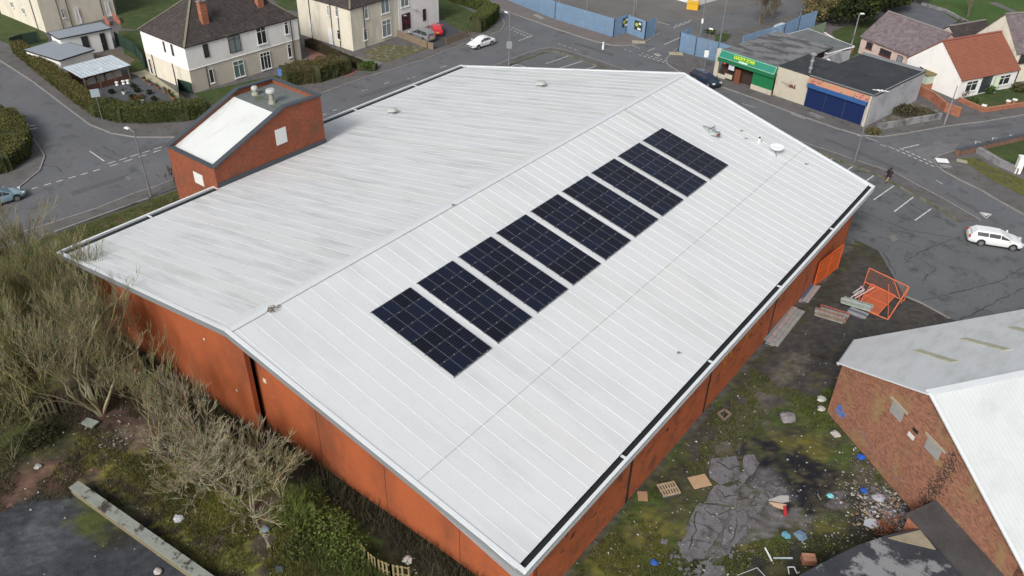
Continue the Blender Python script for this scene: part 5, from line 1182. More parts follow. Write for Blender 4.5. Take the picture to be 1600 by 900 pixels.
def slabthing(name,label,px,py,w,d,h,rz,mat,cat='slab',z=.1):
    p=G(px,py,z); mb=MB(); mb.box(p+Vector((0,0,h/2)),(w,d,h),rz); o=mb.build(name,mat,loc=p); return tag(o,label,cat)
slabthing('utility_cover','pale concrete cover slab in front of the blue entrance screen',998,66,2.0,1.2,.06,.5,M('buff_slab',(.34,.31,.22),rough=.9,var=.1),'cover')
slabthing('utility_cover','pale concrete cover slab at the foot of the right entrance fence',1056,84,2.0,1.2,.06,.6,M('buff_slab',(.34,.31,.22),rough=.9,var=.1),'cover')
slabthing('utility_cover','bright white cover slab at the street corner by the low brick wall',1472,251,1.3,1.0,.05,.5,simple('bright_white',(.85,.86,.86),.35),'cover')
slabthing('utility_cover','grey cover slab just below the bright white one at the corner',1477,260,1.3,.8,.05,.5,m_conc,'cover')
slabthing('utility_cover','small buff slab beside the end of the low brick wall',1503,252,1.1,.7,.06,.2,M('buff_slab',(.34,.31,.22),rough=.9,var=.1),'cover')
slabthing('utility_cover','pale paving patch in the pavement in front of the blue shutters',1275,181,2.2,.9,.02,-.3,m_conc,'cover')
slabthing('utility_cover','pale paving patch in the brown pavement by the long blue fence',842,26,2.5,.9,.03,-.4,m_kerb,'cover')

# ================================================================== CARS
def car(label,name,rear,front,paint,kind='estate',rl=2.74,z=.005,flip=1,W=1.82,mid=None,heading=None):
    if heading is None:
        a=G(*rear,z);b=G(*front,z); a.z=b.z=z; h=(b-a).normalized(); c=(a+b)/2; side=Vector((-h.y,h.x,0))*flip; c=c+side*(W/2-.1)  # wheels seen are the near side
    else: h=Vector((math.cos(heading),math.sin(heading),0)); c=G(*mid,z); c.z=z
    t=thing(name,label,'car',c,rz=math.atan2(h.y,h.x))
    L={'estate':4.85,'sedan':4.6,'hatch':3.9,'suv':4.6}[kind]; wb=rl; fo=.92; ro=L-wb-fo
    xf=wb/2+fo; xr=-wb/2-ro; hw=W/2
    H={'estate':1.46,'sedan':1.42,'hatch':1.45,'suv':1.68}[kind]; bel={'estate':.97,'sedan':.9,'hatch':.9,'suv':1.02}[kind]
    # lower body loft: stations x, bottom z, belt z, half width
    st=[(xr,.42,.72,hw*.74),(xr+.08,.28,bel-.08,hw*.86),(xr+.35,.22,bel+.02,hw*.95),(-wb/2,.2,bel+.03,hw),(0,.2,bel,hw),(wb/2-.25,.2,bel-.02,hw),(wb/2+.25,.22,bel-.1,hw*.97),(xf-.3,.24,bel-.22,hw*.9),(xf-.08,.28,bel-.34,hw*.76),(xf,.38,.52,hw*.62)]
    mb=MB(); vs=[]; n=10
    for x,zb,zt,w in st:
        m_=zb+(zt-zb)*.55; ring=[(w*.8,zb),(w*.97,zb+.1),(w,m_),(w*.97,zt-.07),(w*.86,zt)]
        vs+= [(x,y,z_) for y,z_ in ring]+[(x,-y,z_) for y,z_ in ring[::-1]]
    fs=[]
    for k in range(len(st)-1):
        for i in range(n): fs.append((k*n+i,k*n+(i+1)%n,(k+1)*n+(i+1)%n,(k+1)*n+i))
    fs.append(tuple(range(n-1,-1,-1))); fs.append(tuple(range((len(st)-1)*n,len(st)*n))); fs=[f[::-1] for f in fs]
    mb.add(vs,fs); body=mb.build('body',paint,t,smooth=False,local=True); 
    bv=body.modifiers.new('bev','BEVEL'); bv.width=.05; bv.segments=2; bv.limit_method='ANGLE'; bv.angle_limit=.5
    for p in body.data.polygons: p.use_smooth=True
    # cabin
    wsx=wb/2-.28; rfx={'estate':wsx-.95,'sedan':wsx-.95,'hatch':wsx-.8,'suv':wsx-.75}[kind]; rrx={'estate':xr+.62,'sedan':xr+1.45,'hatch':xr+.6,'suv':xr+.45}[kind]; bwx={'estate':xr+.2,'sedan':xr+.62,'hatch':xr+.15,'suv':xr+.12}[kind]
    cs=[(bwx,bel-.01,bel+.0,hw*.84,hw*.82),(rrx,bel-.01,H-.03,hw*.93,hw*.66),((rrx+rfx)/2,bel-.02,H,hw*.95,hw*.68),(rfx,bel-.03,H-.03,hw*.94,hw*.66),(wsx+.12,bel-.05,bel-.02,hw*.86,hw*.8)]
    vs=[];fs=[];n=6
    for x,z0_,z1_,w0,w1 in cs: vs+=[(x,w0,z0_),(x,w1,z1_-.05 if z1_>bel+.1 else z1_),(x,w1*.82,z1_),(x,-w1*.82,z1_),(x,-w1,z1_-.05 if z1_>bel+.1 else z1_),(x,-w0,z0_)]
    for k in range(4):
        for i in range(5): fs.append((k*n+i,(k+1)*n+i,(k+1)*n+i+1,k*n+i+1))
    mb=MB(); mb.add(vs,fs); cab=mb.build('roof',paint,t,local=True)
    for p in cab.data.polygons: p.use_smooth=False
    # glass quads, slightly proud
    V=[Vector(v) for v in vs]
    def q4(a,b,c,d,mrg=(.07,.1),off=.012):
        P=[a,b,c,d]; nn=(b-a).cross(d-a).normalized(); o=sum(P,Vector())/4
        if nn.dot(o-Vector((0,0,.7)))<0: nn=-nn
        def bl(u,v): return a*(1-u)*(1-v)+b*u*(1-v)+c*u*v+d*(1-u)*v
        mu,mv=mrg; return [bl(mu,mv)+nn*off,bl(1-mu,mv)+nn*off,bl(1-mu,1-mv)+nn*off,bl(mu,1-mv)+nn*off]
    def glass(name,quads):
        g=MB()
        for q in quads: g.add(q,[(0,1,2,3),(3,2,1,0)] if 0 else [(0,1,2,3)])
        return g.build(name,m_dglass,t,local=True)
    W_=lambda k,i:V[k*6+i]
    glass('windscreen',[q4(W_(4,5),W_(4,0),W_(3,1),W_(3,4),(.07,.06))])
    glass('rear_window',[q4(W_(0,5),W_(0,0),W_(1,1),W_(1,4),(.1,.12 if kind!='sedan' else .08))])
    for s,(i0,i1) in ((1,(0,1)),(-1,(5,4))):
        qs=[q4(W_(1,i0),W_(2,i0),W_(2,i1),W_(1,i1),(.03,.13)),q4(W_(2,i0),W_(3,i0),W_(3,i1),W_(2,i1),(.03,.13))]
        a=W_(3,i0);b=W_(4,i0);c_=W_(3,i1); qs.append(q4(a,a.lerp(b,.8),a.lerp(b,.8)+(c_-a)*.22+Vector((-.05,0,0)),c_,(.04,.1)))
        if kind in('sedan','estate','suv','hatch'): a=W_(1,i0);b=W_(0,i0);c_=W_(1,i1); qs.append(q4(a,a.lerp(b,.6),a.lerp(b,.55)+(c_-a)*.3,c_,(.06,.13)))
        glass('side_window',qs)
    # wheels
    for sx in (-1,1):
        for sy in (-1,1):
            x=sx*wb/2; y=sy*(hw-.1); mb=MB(); mb.tube((x,y-.11,.32),(x,y+.11,.32),.33,.33,20); w=mb.build('wheel',simple('tyre_rubber',(.015,.015,.016),.8),t,local=True)
            mb=MB(); yy=y+sy*.113; mb.tube((x,yy-.005,.32),(x,yy+.01,.32),.13,.13,16)
            for k in range(5):
                an=k*2*math.pi/5; mb.bar((x,yy,.32),(x+.22*math.cos(an),yy,.32+.22*math.sin(an)),.07,.02,up=(0,1,0))
            for k in range(16):
                a1=k*math.pi/8;a2=(k+1)*math.pi/8; mb.bar((x+.22*math.cos(a1),yy,.32+.22*math.sin(a1)),(x+.22*math.cos(a2),yy,.32+.22*math.sin(a2)),.03,.04,up=(0,1,0))
            mb.build('rim',simple('alloy_rim',(.4,.41,.42),.35,.6),w,local=True)
            mb=MB(); mb.tube((x,sy*(hw-.12),.36),(x,sy*(hw+.004),.36),.385,.385,20); mb.build('wheel_arch',m_black,t,local=True)
    for sy in (-1,1):
        mb=MB(); mb.box((xf-.2,sy*hw*.66,bel-.3),(.3,.34,.13),-sy*.35); mb.build('headlight',simple('lamp_lens',(.6,.63,.66),.15),t,local=True)
        mb=MB(); mb.box((xr+.1,sy*hw*.74,bel-.13),(.16,.3,.2 if kind!='sedan' else .15),sy*.25); mb.build('tail_light',simple('red_lens',(.45,.02,.03),.2),t,local=True)
        mb=MB(); mb.box((wsx-.15,sy*(hw+.07),bel+.08),(.14,.2,.13)); mb.build('wing_mirror',paint,t,local=True)
    mb=MB(); mb.box((xf-.02,0,.5),(.06,1.0,.14)); mb.build('grille',m_black,t,local=True)
    mb=MB(); mb.box((xr-.01,0,.62),(.04,.52,.11)); mb.build('number_plate',simple('plate_yellow',(.6,.5,.1),.5),t,local=True)
    mb=MB(); mb.box((0,0,.2),(L*.86,W*.86,.16)); mb.build('underbody',m_black,t,local=True)
    if kind in('suv',):
        for sy in (-1,1): mb=MB(); mb.bar((rrx+.1,sy*hw*.6,H+.03),(rfx-.05,sy*hw*.6,H+.03),.04,.04); mb.build('roof_rail',m_steel,t,local=True)
    return t
m_pw=simple('white_car_paint',(.76,.77,.77),.25,0,.5,.6)
m_silver=simple('silver_car_paint',(.36,.37,.38),.3,.5,.5,.5); m_redp=simple('red_car_paint',(.5,.02,.03),.25,0,.5,.6); m_navyp=simple('navy_car_paint',(.02,.03,.06),.2,.2,.5,.7); m_iceb=simple('pale_blue_car_paint',(.26,.38,.45),.28,.2,.5,.6)
car('white estate car crossing the car park entrance on the right','estate_car',(1532,384),(1579,391.5),m_pw,'estate',2.74,flip=1)
car('white sedan driving on the street by the brown timber fence','sedan_car',(769,70.5),(746,77.5),m_pw,'sedan',2.7,flip=-1)
car('silver estate car parked on the drive beside the timber fence','estate_car',(663,67.5),(642,60),m_silver,'suv',2.65,z=.14,flip=-1) if 0 else None
hd=lambda a,b:(lambda d:math.atan2(d.y,d.x))(G(*b)-G(*a))
car('silver estate car parked on the drive beside the timber fence','estate_car',None,None,m_silver,'suv',2.65,z=.14,mid=(659,61),heading=hd((668,66),(646,58)))
car('small red hatchback parked beside the silver estate on the drive','hatchback_car',None,None,m_redp,'hatch',2.45,z=.14,mid=(682,52),heading=hd((684,56),(680,44)))
car('dark blue car parked by the takeaway, half hidden by the hall roof','hatchback_car',None,None,m_navyp,'estate',2.6,z=.1,mid=(1103,130),heading=hd((1092,123),(1120,136)),W=1.8)
car('pale blue car leaving the left edge of the photo','sedan_car',None,None,m_iceb,'hatch',2.5,mid=(2,316),heading=hd((-10,321),(22,311)))
car('pale blue and white car parked behind the blue fence near the bare bush','hatchback_car',None,None,simple('pale_van_paint',(.5,.58,.62),.3,0,.5,.5),'suv',2.6,mid=(1222,53),heading=hd((1210,58),(1235,47)),W=1.9)
# ================================================================== PERSON
def person():
    b=G(1386,284,.06); f=Vector((.35,-.93,0)).normalized()  # walking towards the lower left
    f=(G(1370,290)-G(1392,283)); f.z=0; f.normalize(); f=-f
    s=Vector((-f.y,f.x,0)); t=thing('person','person in a dark coat and bare legs striding beside the parking bays','person',b)
    def P(x,y,z): return b+f*x+s*y+Vector((0,0,z))
    V=[];E=[];Rr=[]
    def add(p,r,par=None): 
        V.append(p);Rr.append(r)
        if par is not None:E.append((par,len(V)-1))
        return len(V)-1
    pel=add(P(0,0,.92),.13); ab=add(P(0,0,1.08),.12,pel); ch=add(P(.01,0,1.28),.145,ab); nk=add(P(.02,0,1.44),.055,ch); hd_=add(P(.04,0,1.52),.085,nk); tp=add(P(.05,0,1.62),.085,hd_)
    for sg,fx in ((1,.33),(-1,-.36)):
        hp=add(P(0,sg*.09,.88),.09,pel); kn=add(P(fx*.55+.04,sg*.1,.50),.06,hp); an=add(P(fx,sg*.1,.1),.038,kn); add(P(fx+.15,sg*.11,.04),.035,an)
        sh=add(P(0,sg*.19,1.38),.06,ch); el=add(P(-fx*.5,sg*.23,1.12),.045,sh); wr=add(P(-fx*.75+.05,sg*.22,.9),.03,el); pm=add(P(-fx*.8+.07,sg*.22,.83),.033,wr)
        for k in range(4): q=add(P(-fx*.8+.07+(k-1.5)*.02,sg*.22,.77),.009,pm); add(P(-fx*.8+.09+(k-1.5)*.02,sg*.215,.735-.004*abs(k-1.5)),.008,q)
        q=add(P(-fx*.8+.11,sg*.21,.81),.01,pm); add(P(-fx*.8+.13,sg*.2,.77),.009,q)
    inv=world(t).inverted(); me=bpy.data.meshes.new('body'); me.from_pydata([tuple(inv@v) for v in V],E,[]); o=bpy.data.objects.new('body',me); COL.objects.link(o); o.parent=t
    o.modifiers.new('skin','SKIN'); 
    for i,r_ in enumerate(Rr): me.skin_vertices[0].data[i].radius=(r_,r_)
    me.skin_vertices[0].data[0].use_root=True
    ss=o.modifiers.new('sub','SUBSURF'); ss.levels=1; ss.render_levels=2; me.materials.append(simple('skin',(.5,.3,.23),.6))
    mb=MB(); 
    prof=[(.27,.62),(.25,.8),(.19,1.0),(.19,1.15),(.2,1.3),(.16,1.42),(.08,1.47)]
    vs=[];n=16
    for r_,z in prof:
        for i in range(n): a=2*math.pi*i/n; vs.append(P(r_*.75*math.cos(a),r_*1.08*math.sin(a),z))
    mb.add(vs,[(k*n+i,k*n+(i+1)%n,(k+1)*n+(i+1)%n,(k+1)*n+i) for k in range(len(prof)-1) for i in range(n)])
    for sg,fx in ((1,.33),(-1,-.36)): mb.tube(P(0,sg*.19,1.4),P(-fx*.5,sg*.23,1.12),.085,.07,10); mb.tube(P(-fx*.5,sg*.23,1.12),P(-fx*.75+.04,sg*.22,.93),.07,.05,10)
    mb.build('coat',simple('black_coat',(.02,.012,.016),.8),t,smooth=True)
    mb=MB(); mb.lathe(P(.03,0,1.52),[(.05,-.06),(.1,-.02),(.115,.08),(.1,.16),(.04,.2)],14); mb.build('hair',simple('dark_hair',(.02,.015,.012),.7),t,smooth=True)
    mb=MB()
    for sg,fx in ((1,.33),(-1,-.36)): mb.bar(P(fx-.05,sg*.1,.05),P(fx+.2,sg*.11,.04),.1,.09)
    mb.build('shoes',m_black,t)
    mb=MB()
    for sg in(1,-1): mb.box(P(.135,sg*.035,1.57),(.012,.02,.012))
    mb.build('eyes',m_black,t); mb=MB(); mb.box(P(.14,0,1.545),(.03,.02,.03)); mb.box(P(.13,0,1.51),(.012,.045,.01)); mb.build('face_features',simple('lip_skin',(.4,.2,.17),.6),t)
person()
# ================================================================== VEGETATION
def leafcloud(name,cent,size,cols,mat,parent,flat=0):
    """cent (N,3); quads with random orientation"""
    N=len(cent); a=RNG.normal(size=(N,3)); a/=np.linalg.norm(a,axis=1)[:,None]; b=RNG.normal(size=(N,3)); b-=a*(a*b).sum(1)[:,None]; b/=np.linalg.norm(b,axis=1)[:,None]
    s=(np.asarray(size)*RNG.uniform(.6,1.4,N))[:,None]
    v=np.stack([cent-a*s-b*s*.6,cent+a*s-b*s*.6,cent+a*s+b*s*.6,cent-a*s+b*s*.6],1).reshape(-1,3)
    if parent is not None:
        inv=np.array(world(parent).inverted()); v=v@inv[:3,:3].T+inv[:3,3]
    return arr_mesh(name,v,None,4,mat,cols,parent)
def hedge(label,pts,w,h,col,dens=120,z0=.12,name='hedge',leaf=.055,col2=None,top=None):
    P=[G(x,y,z0) for x,y in pts]; t=thing(name,label,'hedge',P[len(P)//2]); col=np.array(col); col2=np.array(col2) if col2 is not None else col*1.5; top=np.array(top) if top is not None else col2
    mb=MB(); cen=[];nv=[]
    for a,b in zip(P[:-1],P[1:]):
        L=(b-a).length; u=(b-a)/L; n=Vector((-u.y,u.x,0)); k=max(2,int(L/.4))
        prev=None
        for i in range(k+1):
            c=a+u*(L*i/k) + (u*(-.3*w) if i==0 else (u*(.3*w) if i==k else Vector()))
            ring=[]
            for (du,z) in ((-.5,0),(-.5,h*.5),(-.44,h*.86),(-.25,h),(.25,h),(.44,h*.86),(.5,h*.5),(.5,0)):
                nn=fbm(np.array([c.x*1.1+du*3]),np.array([c.y*1.1+z]),3,3)[0]-.5
                ring.append(c+n*(du*w*.9*(1+nn*.5))+Vector((0,0,z*.95*(1+nn*.28))))
            if prev: mb.add(prev+ring,[(j,j+1,j+9,j+8) for j in range(7)])
            else: mb.add(ring,[tuple(range(8))])
            prev=ring
        mb.add(prev,[tuple(range(7,-1,-1))])
        N=int(L*(w+2*h)*dens*1.7); tt=RNG.uniform(-.02,1.02,N)*L; s=RNG.uniform(0,w+2*h,N)
        off=np.where(s<h,-w/2,np.where(s>h+w,w/2,s-h-w/2)); z=np.where(s<h,s,np.where(s>h+w,2*h+w-s,h))
        cx=a.x+u.x*tt+n.x*off; cy=a.y+u.y*tt+n.y*off
        nn=fbm(cx*1.1,cy*1.1+z,3,3)-.5; sc=1+nn*.45; off=off*sc+RNG.normal(0,.05,N); z=z*(1+nn*.28)+RNG.normal(0,.05,N)
        cen.append(np.stack([a.x+u.x*tt+n.x*off,a.y+u.y*tt+n.y*off,a.z+z],1))
    mb.build('inner_growth',M('hedge_core',(.045,.05,.02),rough=.95,var=.3,scale=1.5,fine=.3,bump=.5),t)
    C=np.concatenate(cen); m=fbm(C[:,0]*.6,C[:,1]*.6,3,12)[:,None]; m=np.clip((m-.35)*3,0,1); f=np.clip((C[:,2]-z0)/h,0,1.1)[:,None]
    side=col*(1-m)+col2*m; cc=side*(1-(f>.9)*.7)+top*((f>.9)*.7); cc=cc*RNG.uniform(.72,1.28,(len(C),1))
    leafcloud('foliage',C,leaf,cc,m_leaf,t); return t
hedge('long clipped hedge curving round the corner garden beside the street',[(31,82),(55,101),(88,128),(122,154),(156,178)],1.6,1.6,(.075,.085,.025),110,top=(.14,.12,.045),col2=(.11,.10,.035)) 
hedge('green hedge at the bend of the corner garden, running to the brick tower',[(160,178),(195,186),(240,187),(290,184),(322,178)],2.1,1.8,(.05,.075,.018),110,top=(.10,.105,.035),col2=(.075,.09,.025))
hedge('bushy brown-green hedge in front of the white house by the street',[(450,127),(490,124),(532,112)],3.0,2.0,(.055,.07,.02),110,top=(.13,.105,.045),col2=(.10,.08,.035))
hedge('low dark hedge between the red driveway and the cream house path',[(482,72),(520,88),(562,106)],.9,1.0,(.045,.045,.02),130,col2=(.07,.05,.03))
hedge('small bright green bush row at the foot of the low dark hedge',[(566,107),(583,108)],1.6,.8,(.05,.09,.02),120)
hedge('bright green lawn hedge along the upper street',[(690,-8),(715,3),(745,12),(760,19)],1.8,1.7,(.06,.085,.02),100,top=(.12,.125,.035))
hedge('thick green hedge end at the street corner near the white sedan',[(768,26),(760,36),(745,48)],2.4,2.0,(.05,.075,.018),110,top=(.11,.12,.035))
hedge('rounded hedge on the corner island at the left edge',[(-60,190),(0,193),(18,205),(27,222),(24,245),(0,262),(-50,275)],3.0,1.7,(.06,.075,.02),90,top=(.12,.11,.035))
def shrub(px,py,r,h,col,label,name='shrub',group=None,z=.15,n=220,leaf=.07,cat='shrub'):
    p=G(px,py,z); t=thing(name,label,cat,p,group=group); d=RNG.normal(size=(n,3)); d/=np.linalg.norm(d,axis=1)[:,None]; k=RNG.uniform(.45,1,n)[:,None]; lum=1+.35*fbm(d[:,0]*2+5,d[:,1]*2+5,2,int(px))[:,None]
    C=np.array([p.x,p.y,p.z+h*.5])+d*k*lum*.85*np.array([r,r,h*.5]); cc=np.array(col)*RNG.uniform(.6,1.5,(n,1)); leafcloud('foliage',C,leaf,cc,m_leaf,t)
    mb=MB()
    for i in range(5): a=i*1.256; mb.tube(p,p+Vector((r*.5*math.cos(a),r*.5*math.sin(a),h*.7)),.02,.01,5)
    mb.build('stems',m_wood,t); return t
for i,(x,y) in enumerate([(175,146),(209,137),(215,144),(234,147),(241,157),(207,154)]):
    shrub(x,y,.42,.6,(.02,.03,.012),'small dark round shrub in the slate gravel garden',group='dark shrubs dotted in the gravel garden',name='gravel_shrub')
def pot(px,py,label,group,terracotta=True,z=.17):
    p=G(px,py,z); t=thing('plant_pot',label,'plant pot',p,group=group); mb=MB(); mb.lathe(p,[(.15,0),(.23,.32),(.25,.36),(.2,.35),(.05,.3)],12); mb.build('pot',simple('terracotta',(.36,.15,.08),.8) if terracotta else m_white,t)
    n=90; C=np.array([p.x,p.y,p.z+.5])+RNG.normal(0,.14,(n,3)); leafcloud('foliage',C,.055,np.array((.04,.07,.02))*RNG.uniform(.5,1.5,(n,1)),m_leaf,t)
for x,y in [(226,127),(235,133),(247,139),(258,145),(265,148)]: pot(x,y,'terracotta pot with small green plant along the path by the white house','pots along the garden path')
for x,y,l in [(268,153,'terracotta pot with plant at the street end of the garden path'),(272,156,'last terracotta pot by the green gate of the white house')]: pot(x,y,l,None)
pot(194,147,'white stone urn planter in the middle of the slate gravel garden',None,False); pot(223,160,'white planter at the hedge side of the gravel garden',None,False)
shrub(215,155,1.0,.5,(.12,.07,.03),'brown and green low planting patch in the gravel garden',n=400)
for i,(x,y,l) in enumerate([(183,133,'first white garden ornament by the lean-to'),(193,131,'second white garden ornament by the lean-to'),(200,130,'third white garden ornament by the lean-to')]):
    p=G(x,y,.15); mb=MB(); mb.lathe(p,[(.2,0),(.12,.12),(.2,.3),(.22,.42),(.06,.46)],10); tag(mb.build('garden_ornament',simple('bright_white',(.85,.86,.86),.35),loc=p),l,'ornament')
for i,(x,y,r,h,c,l) in enumerate([(1502,150,.8,1.2,(.09,.05,.03),'reddish-brown shrub at the corner of the white bungalow'),(1545,146,.8,1.2,(.05,.08,.02),'round green shrub left of the bungalow front path'),(1552,140,.6,1.3,(.05,.09,.025),'small green shrub by the bungalow porch post'),(1590,143,1.1,1.2,(.08,.08,.03),'olive shrub at the right of the bungalow garden'),(1520,160,.7,.7,(.06,.09,.02),'low green plant in the bungalow lawn'),(1448,134,.6,1.0,(.04,.06,.02),'dark shrub beside the side porch'),(1365,208,1.0,.6,(.12,.1,.04),'yellowish weeds at the foot of the corner pier'),(1410,175,2.0,.8,(.06,.055,.03),'tangled dark bramble patch on the waste plot'),(1440,178,1.6,.6,(.1,.085,.05),'dry brown weeds at the right of the waste plot'),(1110,52,0.9,.8,(.06,.09,.02),'small green bush on the round yard lawn'),(1520,62,2.6,2.2,(.045,.04,.025),'dark brown hedge shrub behind the red roof'),(1498,60,2.4,1.8,(.05,.06,.02),'dark green shrub behind the pink bungalow'),(1505,52,2.0,2.0,(.06,.055,.03),'brown bare shrub at the dark yard edge'),(170,118,.5,.9,(.05,.07,.02),'small bush at the corner of the lean-to')]):
    shrub(x,y,r,h,c,l,n=int(260*r*r+120),leaf=.09)
for i,(x,y,r,h,c,l) in enumerate([(520,835,1.4,1.6,(.10,.13,.03),'bright green shrub between the bare trees and the hall foot'),(492,800,1.1,1.1,(.10,.11,.03),'olive green shrub above the bright green one'),(548,868,1.3,1.4,(.08,.115,.025),'green shrub just left of the curved paling fence'),(455,815,1.0,.7,(.09,.10,.025),'low mossy shrub under the lowest bare tree'),(470,860,1.2,.8,(.07,.09,.025),'low dark green shrub at the bottom edge left of the bright green one'),(275,652,1.3,1.6,(.07,.09,.025),'green undergrowth bush behind the slender pale tree'),(338,700,1.2,1.2,(.08,.09,.03),'mossy bush in front of the grey forked tree'),(30,590,1.8,2.2,(.10,.095,.03),'yellowish bush above the left end of the paling fence'),(15,660,1.7,1.8,(.085,.085,.03),'olive bush at the left edge beside the paling fence'),(60,690,1.5,1.0,(.055,.055,.025),'dark low bush below the paling fence')]):
    shrub(x,y,r,h,c,l,n=int(300*r*r+200),leaf=.06,z=-.03)
# rounded dense trees far away
def bushtree(px,py,r,h,col,label,n=5000,leaf=.17,z=0,col2=None,trunk=True,density=1,bare=False):
    p=G(px,py,z); t=thing('tree',label,'tree',p); rr=random.Random(int(px*7+py)); col=np.array(col); col2=np.array(col2) if col2 is not None else col*1.7
    mb=MB(); tips=[]
    mb.tube(p,p+Vector((0,0,h*.45)),.22,.14,8)
    for i in range(16):
        a=rr.uniform(0,6.28); b0=p+Vector((0,0,h*rr.uniform(.15,.45))); e=p+Vector((math.cos(a)*r*rr.uniform(.4,.85),math.sin(a)*r*rr.uniform(.4,.85),h*rr.uniform(.45,.95))); mb.tube(b0,e,.08,.025,5,cap=False); tips.append(e)
    tips.append(p+Vector((0,0,h*.9)))
    mb.build('trunk',M('bark',(.10,.08,.06),rough=.95,var=.2,bump=.3),t)
    cl=[]
    for e in tips:
        k=n//len(tips); d=RNG.normal(size=(k,3)); d/=np.linalg.norm(d,axis=1)[:,None]; q=RNG.uniform(.3,1,k)[:,None]; s=r*rr.uniform(.28,.5); cl.append(np.array(e)+d*q*s*np.array([1,1,.85])*(1+.4*(fbm(d[:,0]*3+4,d[:,2]*3+4,2,3)[:,None]-.5)))
    C=np.concatenate(cl); C[:,2]=np.maximum(C[:,2],.1); m=np.clip((fbm(C[:,0]*.9,C[:,1]*.9+C[:,2],3,5)-.4)*4,0,1)[:,None]; cc=(col*(1-m)+col2*m)*RNG.uniform(.6,1.4,(len(C),1))
    leafcloud('crown',C,leaf,cc,m_leaf,t)
bushtree(1325,38,5.0,6.0,(.022,.032,.010),'large dark evergreen tree mass above the pink bungalow',9000,.2,col2=(.045,.06,.016))
bushtree(1382,18,4.5,5.5,(.02,.03,.01),'dark evergreen tree right of the largest one at the top',6000,.2,col2=(.045,.055,.016))
bushtree(1300,20,4.0,6.5,(.06,.07,.015),'yellow-green tree at the top edge left of the dark evergreens',6000,.2,col2=(.13,.12,.03))
bushtree(1277,34,3.2,3.8,(.12,.10,.045),'tan leafless-looking willow bush at the end of the blue fence',5000,.12,col2=(.2,.17,.08))
bushtree(1415,2,4.0,5,(.03,.045,.012),'dark green tree at the top edge near the field',4000,.2)
bushtree(1340,2,4.0,6,(.035,.05,.014),'green tree at the top edge behind the dark evergreens',4000,.2)
# ---- bare trees
def baretree(px,py,h,spread,label,levels=5,stems=3,col=(.2,.19,.12),seed=1,z=-.03,lean=(0,0),twig=.016,base=.11,name='bare_tree',mossy=.3,up=.25):
    rr=random.Random(seed); p=G(px,py,z); t=thing(name,label,'tree',p); T=MB(); B=[[],[]]
    vs=[];cs=[]; 
    def seg(a,b,r0,r1,k):
        d=(b-a); L=d.length
        if L<1e-5: return
        X=d/L; U=Vector((0,0,1)) if abs(X.z)<.9 else Vector((1,0,0)); A=X.cross(U).normalized(); Bv=X.cross(A); n=3 if r0<.03 else 5
        r=[a+(A*math.cos(6.283*i/n)+Bv*math.sin(6.283*i/n))*r0 for i in range(n)]; s=[b+(A*math.cos(6.283*i/n)+Bv*math.sin(6.283*i/n))*r1 for i in range(n)]
        c=[x*(rr.uniform(.9,1.1) if k<2 else rr.uniform(.7,1.2)) for x in col]; m=rr.random()<mossy and k>1
        if m: c=[c[0]*.9,c[1]*1.0,c[2]*.7]
        tgt=T if k<=0 else None
        if tgt: tgt.add(r+s,[(i,(i+1)%n,(i+1)%n+n,i+n) for i in range(n)],0,tuple(c))
        else:
            for i in range(n): vs.extend([r[i],r[(i+1)%n],s[(i+1)%n],s[i]]); cs.append(c)
    def grow(p,d,L,r,lev):
        n=max(2,int(3 if lev<3 else 2)); q=p; dd=d.copy(); pts=[]
        for i in range(n+1):
            nd=(dd+Vector((rr.gauss(0,.10),rr.gauss(0,.10),rr.gauss(0,.07)+.05))).normalized(); e=q+nd*(L/(n+1)); r1=r*(1-.55*(i+1)/(n+1)); seg(q,e,r*(1-.55*i/(n+1)),r1,lev); q=e; dd=nd; pts.append((q,dd,r1))
        if lev>=levels: return
        kids=rr.randint(2,3) if lev<levels-1 else rr.randint(3,4)
        for k in range(kids):
            pt,pd,pr=pts[min(len(pts)-1,rr.randint(0,len(pts)-1) if k else len(pts)-1)]; ax=Vector((rr.gauss(0,1),rr.gauss(0,1),rr.gauss(0,.6))).normalized()
            nd=(pd+ax*(rr.uniform(.45,.95) if lev<2 else rr.uniform(.3,.65))*spread+Vector((0,0,up*.7+.08))).normalized(); grow(pt,nd,L*rr.uniform(.62,.88),max(twig,min(pr*.85,r*.62)),lev+1)
    for s in range(stems):
        a=s*6.283/stems+rr.uniform(-.5,.5); d=Vector((math.cos(a)*.28*spread*(stems>1)+lean[0],math.sin(a)*.28*spread*(stems>1)+lean[1],1)).normalized(); grow(p+Vector((math.cos(a)*.1,math.sin(a)*.1,0)),d,h*.36*rr.uniform(.8,1.1),base*rr.uniform(.7,1),0)
    mk_=M('bare_bark',(0,0,0),rough=.95,var=.12,scale=2,fine=.15,bump=0,attr=True)
    T.build('trunk',mk_,t); v=np.array([tuple(x) for x in vs]); loc=np.array(t.location); arr_mesh('crown',v-loc,None,4,mk_,np.array(cs),t)
    return t
tan=(.29,.255,.16); gre=(.32,.285,.21); oli=(.235,.22,.11)
baretree(158,648,9.6,.95,'largest bare tree by the paling fence, with many spreading grey-green stems',6,6,tan,3,base=.15,up=.3)
baretree(246,706,6.5,.6,'slender pale-trunked bare tree standing in front of the hall end wall',5,2,oli,5,lean=(-.05,.1),base=.10,up=.5)
baretree(305,697,6.4,.8,'grey bare tree with a forked pale trunk close to the hall wall',6,3,gre,8,base=.12)
baretree(330,745,5.2,1.2,'low spreading pale bare tree in the middle of the mossy ground',6,4,gre,13,base=.10,up=.0)
baretree(395,800,4.0,1.2,'low tangled bare tree nearest the dark strip under the hall wall',5,4,gre,14,base=.07,up=.05)
baretree(52,655,7.5,.6,'tall greenish bare tree by the left edge beside the paling fence',6,3,oli,21,base=.11,up=.4)
